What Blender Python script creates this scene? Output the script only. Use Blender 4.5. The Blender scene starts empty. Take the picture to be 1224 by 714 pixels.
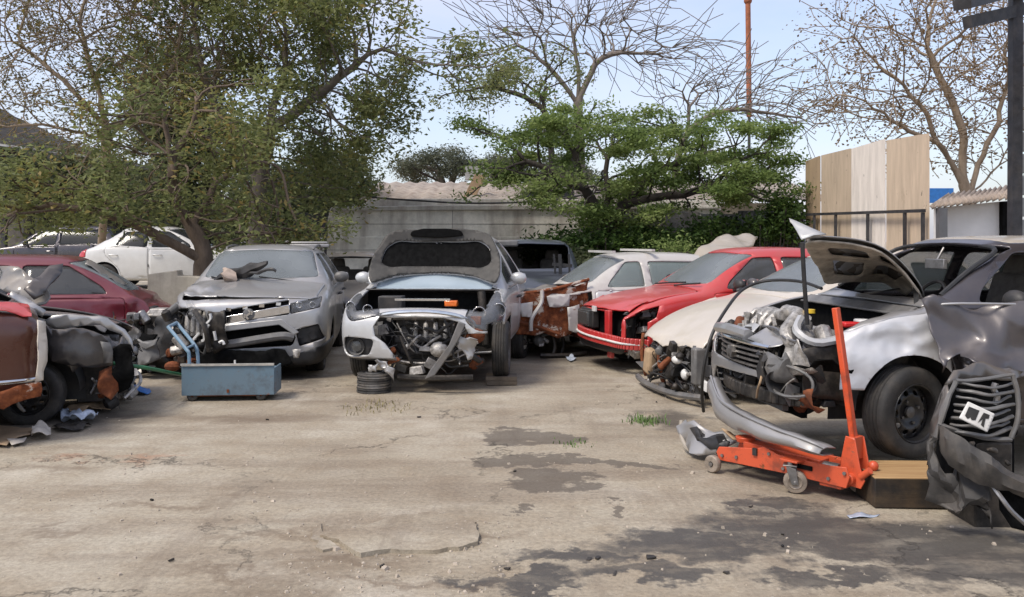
import bpy, bmesh, math, random
import numpy as np
from mathutils import Vector, Matrix, noise, kdtree
from mathutils.geometry import delaunay_2d_cdt

R = math.radians
scene = bpy.context.scene
COL = scene.collection

# ------------------------------------------------------------ camera, sky, sun, exposure
EYE, FPX, HOR = 1.5, 1060.0, 288.0           # camera height; focal length and horizon row on the 1224 px wide photograph
cam = bpy.data.cameras.new('camera')
cam.sensor_width = 36.0
cam.lens = 36.0 * FPX / 1224.0
cam.shift_y = -(357.0 - HOR) / 1224.0
cam.clip_end = 2000.0
cam_o = bpy.data.objects.new('camera', cam)
cam_o.location = (0, 0, EYE)
cam_o.rotation_euler = (R(90), 0, 0)
COL.objects.link(cam_o)
scene.camera = cam_o

SUN_EL, SUN_AZ = 55.0, 230.0                  # height above the horizon; compass bearing the light comes from (0 = +Y, 90 = +X)
world = bpy.data.worlds.new('World')
scene.world = world
world.use_nodes = True
wn, wl = world.node_tree.nodes, world.node_tree.links
bgn = wn['Background']
skyt = wn.new('ShaderNodeTexSky')
skyt.sky_type = 'NISHITA'
skyt.sun_disc = False
skyt.sun_elevation = R(SUN_EL)
skyt.sun_rotation = R(SUN_AZ)
skyt.air_density = 1.0
skyt.dust_density = 2.2
skyt.ozone_density = 1.2
wtc = wn.new('ShaderNodeTexCoord')
wmp = wn.new('ShaderNodeMapping'); wmp.inputs['Scale'].default_value = (1.3, 1.3, 3.4); wmp.inputs['Location'].default_value = (0.35, 0.2, 0.1)
wno = wn.new('ShaderNodeTexNoise'); wno.inputs['Scale'].default_value = 1.7; wno.inputs['Detail'].default_value = 7; wno.inputs['Roughness'].default_value = 0.55
wrp = wn.new('ShaderNodeValToRGB')
wrp.color_ramp.elements[0].position = 0.40; wrp.color_ramp.elements[0].color = (0.30, 0.30, 0.30, 1)
wrp.color_ramp.elements[1].position = 0.80; wrp.color_ramp.elements[1].color = (0.75, 0.75, 0.75, 1)
wmx = wn.new('ShaderNodeMixRGB'); wmx.inputs['Color2'].default_value = (4.4, 4.3, 5.1, 1)   # thin high cloud
wl.new(wtc.outputs['Generated'], wmp.inputs['Vector']); wl.new(wmp.outputs['Vector'], wno.inputs['Vector'])
wl.new(wno.outputs['Fac'], wrp.inputs['Fac']); wl.new(wrp.outputs['Color'], wmx.inputs['Fac'])
wl.new(skyt.outputs['Color'], wmx.inputs['Color1']); wl.new(wmx.outputs['Color'], bgn.inputs['Color'])
bgn.inputs['Strength'].default_value = 0.172

sun = bpy.data.lights.new('sun', 'SUN')
sun.energy = 2.35
sun.angle = R(15)
sun.color = (1.0, 0.93, 0.83)
sun_o = bpy.data.objects.new('sun', sun)
_sd = Vector((math.sin(R(SUN_AZ)) * math.cos(R(SUN_EL)), math.cos(R(SUN_AZ)) * math.cos(R(SUN_EL)), math.sin(R(SUN_EL))))
sun_o.rotation_euler = (-_sd).to_track_quat('-Z', 'Y').to_euler()
COL.objects.link(sun_o)

scene.view_settings.view_transform = 'Standard'
scene.view_settings.look = 'None'
scene.view_settings.gamma = 1.0
scene.view_settings.exposure = 0.40
scene.view_settings.use_curve_mapping = False

def P(px, py, Y):                             # the point seen at a pixel of the photograph, at a distance
    return Vector(((px - 612.0) * Y / FPX, Y, EYE - (py - HOR) * Y / FPX))

def G(px, py, z=0.0):                         # the ground point seen at a pixel
    return P(px, py, (EYE - z) * FPX / (py - HOR))

# ------------------------------------------------------------ objects
def tag(o, label=None, cat=None, group=None, kind=None):
    if label: o['label'] = label
    if cat: o['category'] = cat
    if group: o['group'] = group
    if kind: o['kind'] = kind
    return o

def thing(name, label, cat, loc=(0, 0, 0), rot=(0, 0, 0), group=None):
    o = bpy.data.objects.new(name, None)
    o.empty_display_size = 0.2
    COL.objects.link(o)
    o.location = loc
    o.rotation_euler = rot
    return tag(o, label, cat, group)

def mat_of(root):
    return Matrix.LocRotScale(root.location, root.rotation_euler, Vector((1, 1, 1)))

def finish(me, mats, smooth=True, angle=38):
    for m in (mats if isinstance(mats, (list, tuple)) else [mats]):
        me.materials.append(m)
    if smooth:
        me.polygons.foreach_set('use_smooth', [True] * len(me.polygons))
        if angle is not None:
            me.set_sharp_from_angle(angle=R(angle))
    me.update()
    return me

def link(name, me, parent=None):
    o = bpy.data.objects.new(name, me)
    COL.objects.link(o)
    if parent is not None:
        o.parent = parent
    return o

def solid(o, t, offset=-1.0):
    m = o.modifiers.new('thickness', 'SOLIDIFY')
    m.thickness = t
    m.offset = offset
    m.use_even_offset = False
    return o

def bevel(o, w=0.008, seg=2):
    m = o.modifiers.new('edges', 'BEVEL')
    m.width = w
    m.segments = seg
    m.limit_method = 'ANGLE'
    m.angle_limit = R(40)
    return o

def nz(p, f=1.0, seed=0.0):
    return noise.noise(Vector((p[0] * f + seed, p[1] * f - seed * 0.7, p[2] * f + seed * 1.3)))

def nzv(p, f=1.0, seed=0.0):
    return noise.noise_vector(Vector((p[0] * f + seed, p[1] * f - seed * 0.7, p[2] * f + seed * 1.3)))

class MB:
    """collects shapes for one mesh"""
    def __init__(s):
        s.v, s.f, s.m = [], [], []
        s.cur = 0

    def add(s, vs, fs):
        b = len(s.v)
        s.v += [tuple(x) for x in vs]
        s.f += [tuple(i + b for i in f) for f in fs]
        s.m += [s.cur] * len(fs)
        return s

    def box(s, c, d, rot=None, taper=1.0):
        x, y, z = d[0] / 2, d[1] / 2, d[2] / 2
        vs = [Vector((sx * x * (taper if sz > 0 else 1), sy * y * (taper if sz > 0 else 1), sz * z)) for sz in (-1, 1) for sx, sy in ((-1, -1), (1, -1), (1, 1), (-1, 1))]
        if rot is not None:
            vs = [rot @ v for v in vs]
        c = Vector(c)
        return s.add([v + c for v in vs], [(3, 2, 1, 0), (4, 5, 6, 7), (0, 1, 5, 4), (1, 2, 6, 5), (2, 3, 7, 6), (3, 0, 4, 7)])

    def bar(s, a, b, w, h=None, up=Vector((0, 0, 1))):
        a, b = Vector(a), Vector(b)
        h = h or w
        d = (b - a)
        L = d.length
        d.normalize()
        u = Vector(up)
        if abs(d.dot(u)) > 0.98:
            u = Vector((0, 1, 0))
        sx = d.cross(u).normalized()
        sz = sx.cross(d).normalized()
        rot = Matrix((sx, d, sz)).transposed()
        return s.box((a + b) / 2, (w, L, h), rot)

    def tube(s, pts, r, n=8, cap=True):
        pts = [Vector(p) for p in pts]
        rs = r if isinstance(r, (list, tuple)) else [r] * len(pts)
        vs, fs = [], []
        up = None
        for i, p in enumerate(pts):
            t = (pts[min(i + 1, len(pts) - 1)] - pts[max(i - 1, 0)])
            if t.length < 1e-9: t = Vector((0, 0, 1))
            t.normalize()
            if up is None:
                up = Vector((0, 0, 1)) if abs(t.z) < 0.9 else Vector((1, 0, 0))
            a = t.cross(up)
            if a.length < 1e-6: a = t.orthogonal()
            a.normalize()
            b = a.cross(t).normalized()
            up = b
            for k in range(n):
                an = 2 * math.pi * k / n
                vs.append(p + (a * math.cos(an) + b * math.sin(an)) * rs[i])
        for i in range(len(pts) - 1):
            for k in range(n):
                k2 = (k + 1) % n
                fs.append((i * n + k, i * n + k2, (i + 1) * n + k2, (i + 1) * n + k))
        if cap:
            fs.append(tuple(range(n)))
            fs.append(tuple(reversed(range((len(pts) - 1) * n, len(pts) * n))))
        return s.add(vs, fs)

    def cyl(s, a, b, r, n=16, r2=None):
        return s.tube([a, b], [r, r if r2 is None else r2], n)

    def lathe(s, prof, c=(0, 0, 0), axis='Y', n=32, close=False):
        vs, fs = [], []
        c = Vector(c)
        for (r, h) in prof:
            for k in range(n):
                an = 2 * math.pi * k / n
                a, b = r * math.cos(an), r * math.sin(an)
                if axis == 'Y': v = Vector((a, h, b))
                elif axis == 'X': v = Vector((h, a, b))
                else: v = Vector((a, b, h))
                vs.append(c + v)
        m = len(prof)
        for i in range(m if close else m - 1):
            j = (i + 1) % m
            for k in range(n):
                k2 = (k + 1) % n
                f = (i * n + k, i * n + k2, j * n + k2, j * n + k)
                fs.append(f[::-1] if axis != 'Y' else f)
        return s.add(vs, fs)

    def ball(s, c, r, n=10, sq=(1, 1, 1)):
        prof = [(max(1e-4, math.sin(math.pi * i / n)), -math.cos(math.pi * i / n)) for i in range(n + 1)]
        b = len(s.v)
        s.lathe(prof, (0, 0, 0), 'Z', n * 2)
        c = Vector(c)
        for i in range(b, len(s.v)):
            v = s.v[i]
            s.v[i] = (c.x + v[0] * r * sq[0], c.y + v[1] * r * sq[1], c.z + v[2] * r * sq[2])
        return s

    def prism(s, poly, h0, h1, mapf):
        """poly (a, b) swept from h0 to h1; mapf(a, b, h) gives the point"""
        n = len(poly)
        vs = [mapf(a, b, h0) for a, b in poly] + [mapf(a, b, h1) for a, b in poly]
        fs = [tuple(reversed(range(n))), tuple(range(n, 2 * n))] + [(i, (i + 1) % n, n + (i + 1) % n, n + i) for i in range(n)]
        return s.add(vs, fs)

    def plate(s, outline, holes, mapf, step=None, t=None):
        """outline minus holes as a triangulated sheet, mapf(a, b) gives the point"""
        vs, fs = cdt(outline, holes, step)
        return s.add([mapf(a, b) for a, b in vs], fs)

    def xf(s, M):
        s.v = [tuple(M @ Vector(v)) for v in s.v]
        return s

    def warp(s, fn):
        s.v = [tuple(fn(Vector(v))) for v in s.v]
        return s

    def jitter(s, amp, f, seed=0.0):
        return s.warp(lambda v: v + nzv(v, f, seed) * amp)

    def mesh(s, name):
        me = bpy.data.meshes.new(name)
        me.from_pydata(s.v, [], s.f)
        if s.m and max(s.m) > 0:
            me.polygons.foreach_set('material_index', s.m)
        return me

    def build(s, name, mats, parent=None, smooth=True, angle=38, fix=True):
        me = s.mesh(name)
        if fix:
            bm = bmesh.new()
            bm.from_mesh(me)
            bmesh.ops.recalc_face_normals(bm, faces=bm.faces[:])
            bm.to_mesh(me)
            bm.free()
        return link(name, finish(me, mats, smooth, angle), parent)

def inside(p, poly):
    x, y = p
    c = False
    n = len(poly)
    for i in range(n):
        x1, y1 = poly[i]
        x2, y2 = poly[(i + 1) % n]
        if (y1 > y) != (y2 > y) and x < (x2 - x1) * (y - y1) / (y2 - y1) + x1:
            c = not c
    return c

def cdt(outline, holes=(), step=None):
    vs, es = [], []
    for loop in [outline] + list(holes):
        if step:
            dense = []
            for i, p in enumerate(loop):
                q = loop[(i + 1) % len(loop)]
                n = max(1, int(math.hypot(q[0] - p[0], q[1] - p[1]) / step))
                dense += [(p[0] + (q[0] - p[0]) * k / n, p[1] + (q[1] - p[1]) * k / n) for k in range(n)]
            loop = dense
        b = len(vs)
        vs += [Vector(p) for p in loop]
        es += [(b + i, b + (i + 1) % len(loop)) for i in range(len(loop))]
    if step:
        xs = [p[0] for p in outline]; ys = [p[1] for p in outline]
        y = min(ys) + step / 2
        k = 0
        while y < max(ys):
            x = min(xs) + step / 2 * (1 + k % 2)
            while x < max(xs):
                if inside((x, y), outline) and not any(inside((x, y), h) for h in holes):
                    vs.append(Vector((x, y)))
                x += step
            y += step * 0.87
            k += 1
    r = delaunay_2d_cdt(vs, es, [], 1, 1e-6)
    ov = [(v.x, v.y) for v in r[0]]
    fs = []
    for f in r[2]:
        c = (sum(ov[i][0] for i in f) / len(f), sum(ov[i][1] for i in f) / len(f))
        if inside(c, outline) and not any(inside(c, h) for h in holes):
            fs.append(tuple(f))
    return ov, fs

def rnd(poly, r=0.03, n=3):
    """round the corners of a polygon"""
    out = []
    m = len(poly)
    for i in range(m):
        p = Vector(poly[i]); a = Vector(poly[i - 1]); b = Vector(poly[(i + 1) % m])
        da, db = (a - p), (b - p)
        rr = min(r, da.length * 0.45, db.length * 0.45)
        pa, pb = p + da.normalized() * rr, p + db.normalized() * rr
        for k in range(n + 1):
            t = k / n
            q = pa * (1 - t) ** 2 + p * 2 * t * (1 - t) + pb * t * t
            out.append((q.x, q.y))
    return out

def smooth_path(pts, n=6):
    pts = [Vector(p) for p in pts]
    out = []
    for i in range(len(pts) - 1):
        p0, p1, p2, p3 = pts[max(i - 1, 0)], pts[i], pts[i + 1], pts[min(i + 2, len(pts) - 1)]
        for k in range(n):
            t = k / n
            out.append(0.5 * ((2 * p1) + (p2 - p0) * t + (2 * p0 - 5 * p1 + 4 * p2 - p3) * t * t + (3 * p1 - p0 - 3 * p2 + p3) * t ** 3))
    out.append(pts[-1])
    return out

def np_mesh(name, verts, faces):
    """faces: (n, k) array"""
    me = bpy.data.meshes.new(name)
    n, k = faces.shape
    me.vertices.add(len(verts))
    me.vertices.foreach_set('co', np.asarray(verts, dtype=np.float32).ravel())
    me.loops.add(n * k)
    me.loops.foreach_set('vertex_index', faces.astype(np.int32).ravel())
    me.polygons.add(n)
    me.polygons.foreach_set('loop_start', np.arange(0, n * k, k, dtype=np.int32))
    me.polygons.foreach_set('loop_total', np.full(n, k, dtype=np.int32))
    me.update(calc_edges=True)
    return me
# ------------------------------------------------------------ materials
def srgb(r, g, b):
    f = lambda c: (c / 255 / 12.92) if c / 255 <= 0.04045 else ((c / 255 + 0.055) / 1.055) ** 2.4
    return (f(r), f(g), f(b), 1.0)

class Mat:
    def __init__(s, name):
        s.m = bpy.data.materials.new(name)
        s.m.use_nodes = True
        s.nt = s.m.node_tree
        s.n, s.l = s.nt.nodes, s.nt.links
        s.bs = s.n['Principled BSDF']
        s.tc = s.n.new('ShaderNodeTexCoord')
        s.vec = s.tc.outputs['Object']

    def node(s, t, **kw):
        n = s.n.new(t)
        for k, v in kw.items():
            setattr(n, k, v)
        return n

    def mapping(s, loc=(0, 0, 0), rot=(0, 0, 0), sc=(1, 1, 1), vec=None):
        n = s.node('ShaderNodeMapping')
        n.inputs['Location'].default_value = loc
        n.inputs['Rotation'].default_value = rot
        n.inputs['Scale'].default_value = sc
        s.l.new(vec or s.vec, n.inputs['Vector'])
        return n.outputs['Vector']

    def noise(s, scale, detail=6, rough=0.6, vec=None, dist=0.0, out='Fac'):
        n = s.node('ShaderNodeTexNoise')
        n.inputs['Scale'].default_value = scale
        n.inputs['Detail'].default_value = detail
        n.inputs['Roughness'].default_value = rough
        n.inputs['Distortion'].default_value = dist
        s.l.new(vec or s.vec, n.inputs['Vector'])
        return n.outputs[out]

    def ramp(s, fac, stops):
        n = s.node('ShaderNodeValToRGB')
        el = n.color_ramp.elements
        while len(el) < len(stops): el.new(0.5)
        for e, (p, c) in zip(el, stops):
            e.position = p
            e.color = c if isinstance(c, (tuple, list)) else (c, c, c, 1)
        s.l.new(fac, n.inputs['Fac'])
        return n.outputs['Color']

    def mix(s, fac, a, b, mode='MIX'):
        n = s.node('ShaderNodeMixRGB', blend_type=mode)
        for inp, v in (('Fac', fac), ('Color1', a), ('Color2', b)):
            if isinstance(v, (int, float)): n.inputs[inp].default_value = v if inp == 'Fac' else (v, v, v, 1)
            elif isinstance(v, (tuple, list)): n.inputs[inp].default_value = v
            else: s.l.new(v, n.inputs[inp])
        return n.outputs['Color']

    def math(s, op, a, b=0.0, clamp=False):
        n = s.node('ShaderNodeMath', operation=op)
        n.use_clamp = clamp
        for i, v in enumerate((a, b)):
            if isinstance(v, (int, float)): n.inputs[i].default_value = v
            else: s.l.new(v, n.inputs[i])
        return n.outputs[0]

    def set(s, **kw):
        for k, v in kw.items():
            k = k.replace('_', ' ')
            if isinstance(v, (int, float, tuple, list)): s.bs.inputs[k].default_value = v
            else: s.l.new(v, s.bs.inputs[k])
        return s

    def bump(s, h, strength=0.3, dist=0.01):
        n = s.node('ShaderNodeBump')
        n.inputs['Strength'].default_value = strength
        n.inputs['Distance'].default_value = dist
        s.l.new(h, n.inputs['Height'])
        s.l.new(n.outputs['Normal'], s.bs.inputs['Normal'])
        return s

DUST = (0.22, 0.18, 0.14, 1)
RUST_RAMP = [(0.25, (0.035, 0.012, 0.006, 1)), (0.5, (0.16, 0.045, 0.015, 1)), (0.72, (0.30, 0.10, 0.035, 1)), (0.9, (0.36, 0.18, 0.09, 1))]

def paint(name, col, metal=0.0, rough=0.3, dust=0.35, rust=0.0, coat=0.6, up=0.5, wob=0.0, dcol=DUST, wear=0.0):
    m = Mat(name)
    base = m.mix(m.ramp(m.noise(2.3, 4), [(0.3, 0.0), (0.75, 1.0)]), col, tuple(c * 0.86 for c in col[:3]) + (1,))
    d1 = m.noise(3.1, 8, 0.68)
    d2 = m.noise(26, 4, 0.6)
    geo = m.node('ShaderNodeNewGeometry')
    sep = m.node('ShaderNodeSeparateXYZ'); m.l.new(geo.outputs['Normal'], sep.inputs[0])
    upf = m.math('MULTIPLY', m.math('MAXIMUM', sep.outputs['Z'], 0.0), up)
    so = m.node('ShaderNodeSeparateXYZ'); m.l.new(m.vec, so.inputs[0])
    low = m.math('MULTIPLY', m.math('SUBTRACT', 0.55, so.outputs['Z'], True), 1.1)     # mud thrown up along the sills
    amt = m.math('ADD', m.math('ADD', upf, low), m.math('ADD', d1, m.math('MULTIPLY', d2, 0.25)))
    dm = m.ramp(amt, [(0.52, 0.0), (1.25 if False else 1.0, 1.0)])
    dm = m.math('MULTIPLY', dm, dust, True)
    c = m.mix(dm, base, dcol)
    rgh = m.math('ADD', rough, m.math('MULTIPLY', dm, 0.55), True)
    sc = m.ramp(m.noise(9, 10, 0.75, vec=m.mapping(sc=(0.4, 0.4, 4))), [(0.66, 0.0), (0.70, 1.0)])
    c = m.mix(m.math('MULTIPLY', sc, 0.35), c, (0.10, 0.09, 0.085, 1))                 # scuffs and scrapes
    if rust > 0:
        rn = m.noise(4.5, 12, 0.72, dist=0.4)
        rm = m.ramp(rn, [(0.66 - rust * 0.4, 0.0), (0.70 - rust * 0.4, 1.0)])
        rc = m.ramp(m.noise(17, 8, 0.7), RUST_RAMP)
        c = m.mix(rm, c, rc)
        rgh = m.math('ADD', rgh, m.math('MULTIPLY', rm, 0.5), True)
    if wear > 0:                                                                       # grease and chipped paint
        gr = m.ramp(m.noise(5.5, 9, 0.7, vec=m.mapping(loc=(2, 5, 1))), [(0.50, 0.0), (0.66, 1.0)])
        c = m.mix(m.math('MULTIPLY', gr, wear * 0.75), c, (0.045, 0.030, 0.022, 1))
        ch = m.ramp(m.noise(24, 6, 0.7), [(0.63, 0.0), (0.65, 1.0)])
        c = m.mix(m.math('MULTIPLY', ch, wear * 0.8), c, (0.13, 0.085, 0.06, 1))
    m.set(Base_Color=c, Metallic=metal, Roughness=rgh, Coat_Weight=coat, Coat_Roughness=0.12)
    hn = m.noise(5.0, 3)
    m.bump(m.math('ADD', hn, m.math('MULTIPLY', d2, 0.04)), 0.10 + wob, 0.02)
    return m.m

def simple(name, col, rough=0.6, metal=0.0, var=0.35, scale=8.0, dust=0.0, bump=0.2, coat=0.0):
    m = Mat(name)
    n = m.noise(scale, 8, 0.65)
    lo = tuple(c * (1 - var) for c in col[:3]) + (1,)
    hi = tuple(min(1, c * (1 + var)) for c in col[:3]) + (1,)
    c = m.ramp(n, [(0.3, lo), (0.7, hi)])
    if dust:
        dn = m.ramp(m.noise(scale * 0.6, 8, 0.7, vec=m.mapping(loc=(3, 1, 2))), [(0.45, 0.0), (0.75, 1.0)])
        c = m.mix(m.math('MULTIPLY', dn, dust), c, DUST)
    m.set(Base_Color=c, Roughness=rough, Metallic=metal, Coat_Weight=coat)
    if bump: m.bump(n, bump, 0.01)
    return m.m

def glass(name, tint=(0.05, 0.06, 0.06, 1), alpha=0.55, dust=0.4, dcol=(0.36, 0.36, 0.34, 1)):
    m = Mat(name)
    d = m.math('MULTIPLY', m.ramp(m.noise(1.3, 5, 0.55), [(0.25, 0.45), (0.80, 1.0)]), dust, True)
    m.set(Base_Color=m.mix(d, tint, dcol), Roughness=m.math('ADD', 0.07, m.math('MULTIPLY', d, 0.45)),
          Alpha=m.math('ADD', alpha, m.math('MULTIPLY', d, 1 - alpha), True), IOR=1.5)
    m.set(Specular_IOR_Level=0.6)
    return m.m

M = {}
M['white_silver'] = paint('white_silver_paint', (0.56, 0.57, 0.57, 1), 0.25, 0.30, 0.30)
M['silver'] = paint('silver_paint', (0.42, 0.425, 0.43, 1), 0.55, 0.30, 0.35)
M['silver_dusty'] = paint('dusty_silver_paint', (0.43, 0.435, 0.44, 1), 0.55, 0.32, 0.40, up=0.35)
M['silver_blue'] = paint('pale_silver_paint', (0.60, 0.61, 0.63, 1), 0.22, 0.40, 0.25, coat=0.3)
M['cream'] = paint('cream_white_paint', (0.68, 0.62, 0.53, 1), 0.0, 0.34, 0.35)
M['white'] = paint('white_paint', (0.66, 0.66, 0.65, 1), 0.0, 0.28, 0.22)
M['white_old'] = paint('old_white_paint', (0.60, 0.59, 0.56, 1), 0.0, 0.45, 0.4, rust=0.05)
M['rusted'] = paint('rusted_panel', (0.50, 0.44, 0.38, 1), 0.0, 0.6, 0.3, rust=0.60, coat=0)
M['red'] = paint('red_paint', (0.56, 0.014, 0.018, 1), 0.0, 0.28, 0.28, up=0.40)
M['maroon'] = paint('maroon_paint', (0.15, 0.009, 0.022, 1), 0.15, 0.28, 0.14)
M['brown'] = paint('brown_red_paint', (0.085, 0.020, 0.010, 1), 0.15, 0.26, 0.14, rust=0.10)
M['black_paint'] = paint('charcoal_paint', (0.035, 0.035, 0.040, 1), 0.35, 0.30, 0.35)
M['purple_grey'] = paint('charcoal_purple_paint', (0.050, 0.046, 0.054, 1), 0.45, 0.24, 0.16, up=0.25)
M['purple_sheen'] = paint('scuffed_charcoal_paint', (0.080, 0.075, 0.083, 1), 0.35, 0.36, 0.25, up=0.3, coat=0.3)
M['grey_dark'] = paint('dark_grey_paint', (0.075, 0.072, 0.072, 1), 0.35, 0.32, 0.45)
M['grey_mid'] = paint('mid_grey_paint', (0.20, 0.20, 0.195, 1), 0.4, 0.40, 0.55)
M['blue_dark'] = paint('dark_blue_grey_paint', (0.040, 0.055, 0.080, 1), 0.4, 0.30, 0.14)
M['tyre'] = simple('tyre_rubber', (0.022, 0.021, 0.020, 1), 0.75, 0, 0.4, 12, dust=0.22)
M['rubber'] = simple('black_rubber', (0.018, 0.018, 0.018, 1), 0.55, 0, 0.4, 20, dust=0.1)
M['plastic'] = simple('black_plastic', (0.018, 0.018, 0.019, 1), 0.55, 0, 0.4, 9, dust=0.18)
M['plastic_dim'] = simple('scuffed_black_plastic', (0.036, 0.033, 0.030, 1), 0.6, 0, 0.6, 6, dust=0.4)
M['underbonnet_pale'] = simple('dusty_bonnet_underside', (0.42, 0.37, 0.30, 1), 0.8, 0.0, 0.5, 8, dust=0.3)
M['plastic_grey'] = simple('grey_plastic', (0.12, 0.118, 0.115, 1), 0.5, 0, 0.35, 9, dust=0.35)
M['interior'] = simple('cabin_trim', (0.045, 0.043, 0.042, 1), 0.8, 0, 0.4, 6, dust=0.3)
M['seat'] = simple('seat_cloth', (0.11, 0.10, 0.09, 1), 0.9, 0, 0.3, 14, dust=0.3)
M['steel'] = simple('dull_steel', (0.28, 0.27, 0.26, 1), 0.42, 0.85, 0.4, 14, dust=0.3)
M['alu'] = simple('cast_aluminium', (0.42, 0.40, 0.37, 1), 0.55, 0.6, 0.6, 24, dust=0.45, bump=0.5)
M['grime_shade'] = simple('oily_grime', (0.026, 0.023, 0.020, 1), 0.55, 0.3, 0.6, 16, dust=0.35)
M['chrome'] = simple('worn_chrome', (0.62, 0.62, 0.62, 1), 0.16, 1.0, 0.12, 12, dust=0.12)
M['rim_black'] = simple('black_steel_wheel', (0.016, 0.016, 0.017, 1), 0.35, 0.2, 0.4, 12, dust=0.1)
M['rim_grey'] = simple('grey_steel_wheel', (0.09, 0.088, 0.085, 1), 0.5, 0.5, 0.4, 12, dust=0.3)
M['glass'] = glass('dusty_windscreen', (0.085, 0.10, 0.105, 1), 0.50, 0.60, (0.33, 0.355, 0.355, 1))
M['glass_sky_tint'] = glass('sky_painted_glass', (0.24, 0.31, 0.36, 1), 0.6, 0.9, (0.46, 0.53, 0.57, 1))  # reflected sky painted into the tint and the dust colour
M['glass_dark'] = glass('dark_glass', (0.02, 0.022, 0.024, 1), 0.62, 0.25)
M['glass_green'] = glass('green_tinted_glass', (0.16, 0.21, 0.20, 1), 0.35, 0.45, (0.36, 0.40, 0.39, 1))
M['glass_dim'] = glass('dim_side_glass', (0.022, 0.025, 0.027, 1), 0.86, 0.12, (0.12, 0.12, 0.12, 1))
_b = M['glass_dim'].node_tree.nodes['Principled BSDF']; _b.inputs['Specular IOR Level'].default_value = 0.25
M['lens'] = glass('clear_lamp_lens', (0.25, 0.26, 0.27, 1), 0.08, 0.07, (0.45, 0.45, 0.43, 1))
M['lens_red'] = simple('red_lamp_lens', (0.45, 0.02, 0.02, 1), 0.15, 0, 0.2, 20, coat=0.8)
M['lens_amber'] = simple('amber_lamp_lens', (0.75, 0.16, 0.02, 1), 0.2, 0, 0.2, 20, coat=0.6)
M['lamp_bowl'] = simple('dark_lamp_bowl', (0.11, 0.11, 0.112, 1), 0.35, 0.5, 0.4, 16)
M['reflector'] = simple('lamp_reflector', (0.72, 0.72, 0.73, 1), 0.18, 1.0, 0.5, 16)
M['orange'] = paint('orange_jack_paint', (0.66, 0.075, 0.014, 1), 0.0, 0.42, 0.14, rust=0.08, coat=0.15, wear=0.8)
M['cart_blue'] = paint('faded_blue_paint', (0.095, 0.185, 0.255, 1), 0.0, 0.5, 0.22, rust=0.07, coat=0.1, wear=0.6)
M['rust'] = None
def _rust():
    m = Mat('bare_rust')
    n = m.noise(11, 10, 0.72)
    m.set(Base_Color=m.ramp(n, RUST_RAMP), Roughness=0.85, Metallic=0.1)
    m.bump(n, 0.4, 0.01)
    return m.m
M['rust'] = _rust()
M['underbonnet'] = simple('bonnet_underside', (0.040, 0.038, 0.034, 1), 0.65, 0.1, 0.6, 6, dust=0.12)
M['soot'] = simple('black_insulation', (0.007, 0.007, 0.007, 1), 1.0, 0, 0.5, 18)
M['soot'].node_tree.nodes['Principled BSDF'].inputs['Specular IOR Level'].default_value = 0.08
M['white_plastic'] = simple('white_plastic', (0.66, 0.65, 0.62, 1), 0.4, 0, 0.15, 12, dust=0.2)
M['yellow'] = simple('yellow_cap', (0.72, 0.48, 0.03, 1), 0.4, 0, 0.1, 12)
M['red_plastic'] = simple('red_plastic', (0.55, 0.02, 0.02, 1), 0.4, 0, 0.15, 12)
M['blue_plastic'] = simple('blue_plastic', (0.02, 0.14, 0.42, 1), 0.4, 0, 0.2, 12)
M['green_hose'] = simple('green_hose', (0.035, 0.17, 0.07, 1), 0.4, 0, 0.25, 14)
# ------------------------------------------------------------ car builder
# car axes: x runs from the nose (0) to the tail, y across, z up. turn = degrees the nose is turned from facing the camera (-Y) towards the left.
def car_root(name, label, x, y, turn, z=0.0, pitch=0.0, roll=0.0, cat='car', group=None):
    return thing(name, label, cat, (x, y, z), (R(roll), R(pitch), R(90 - turn)), group)

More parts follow.
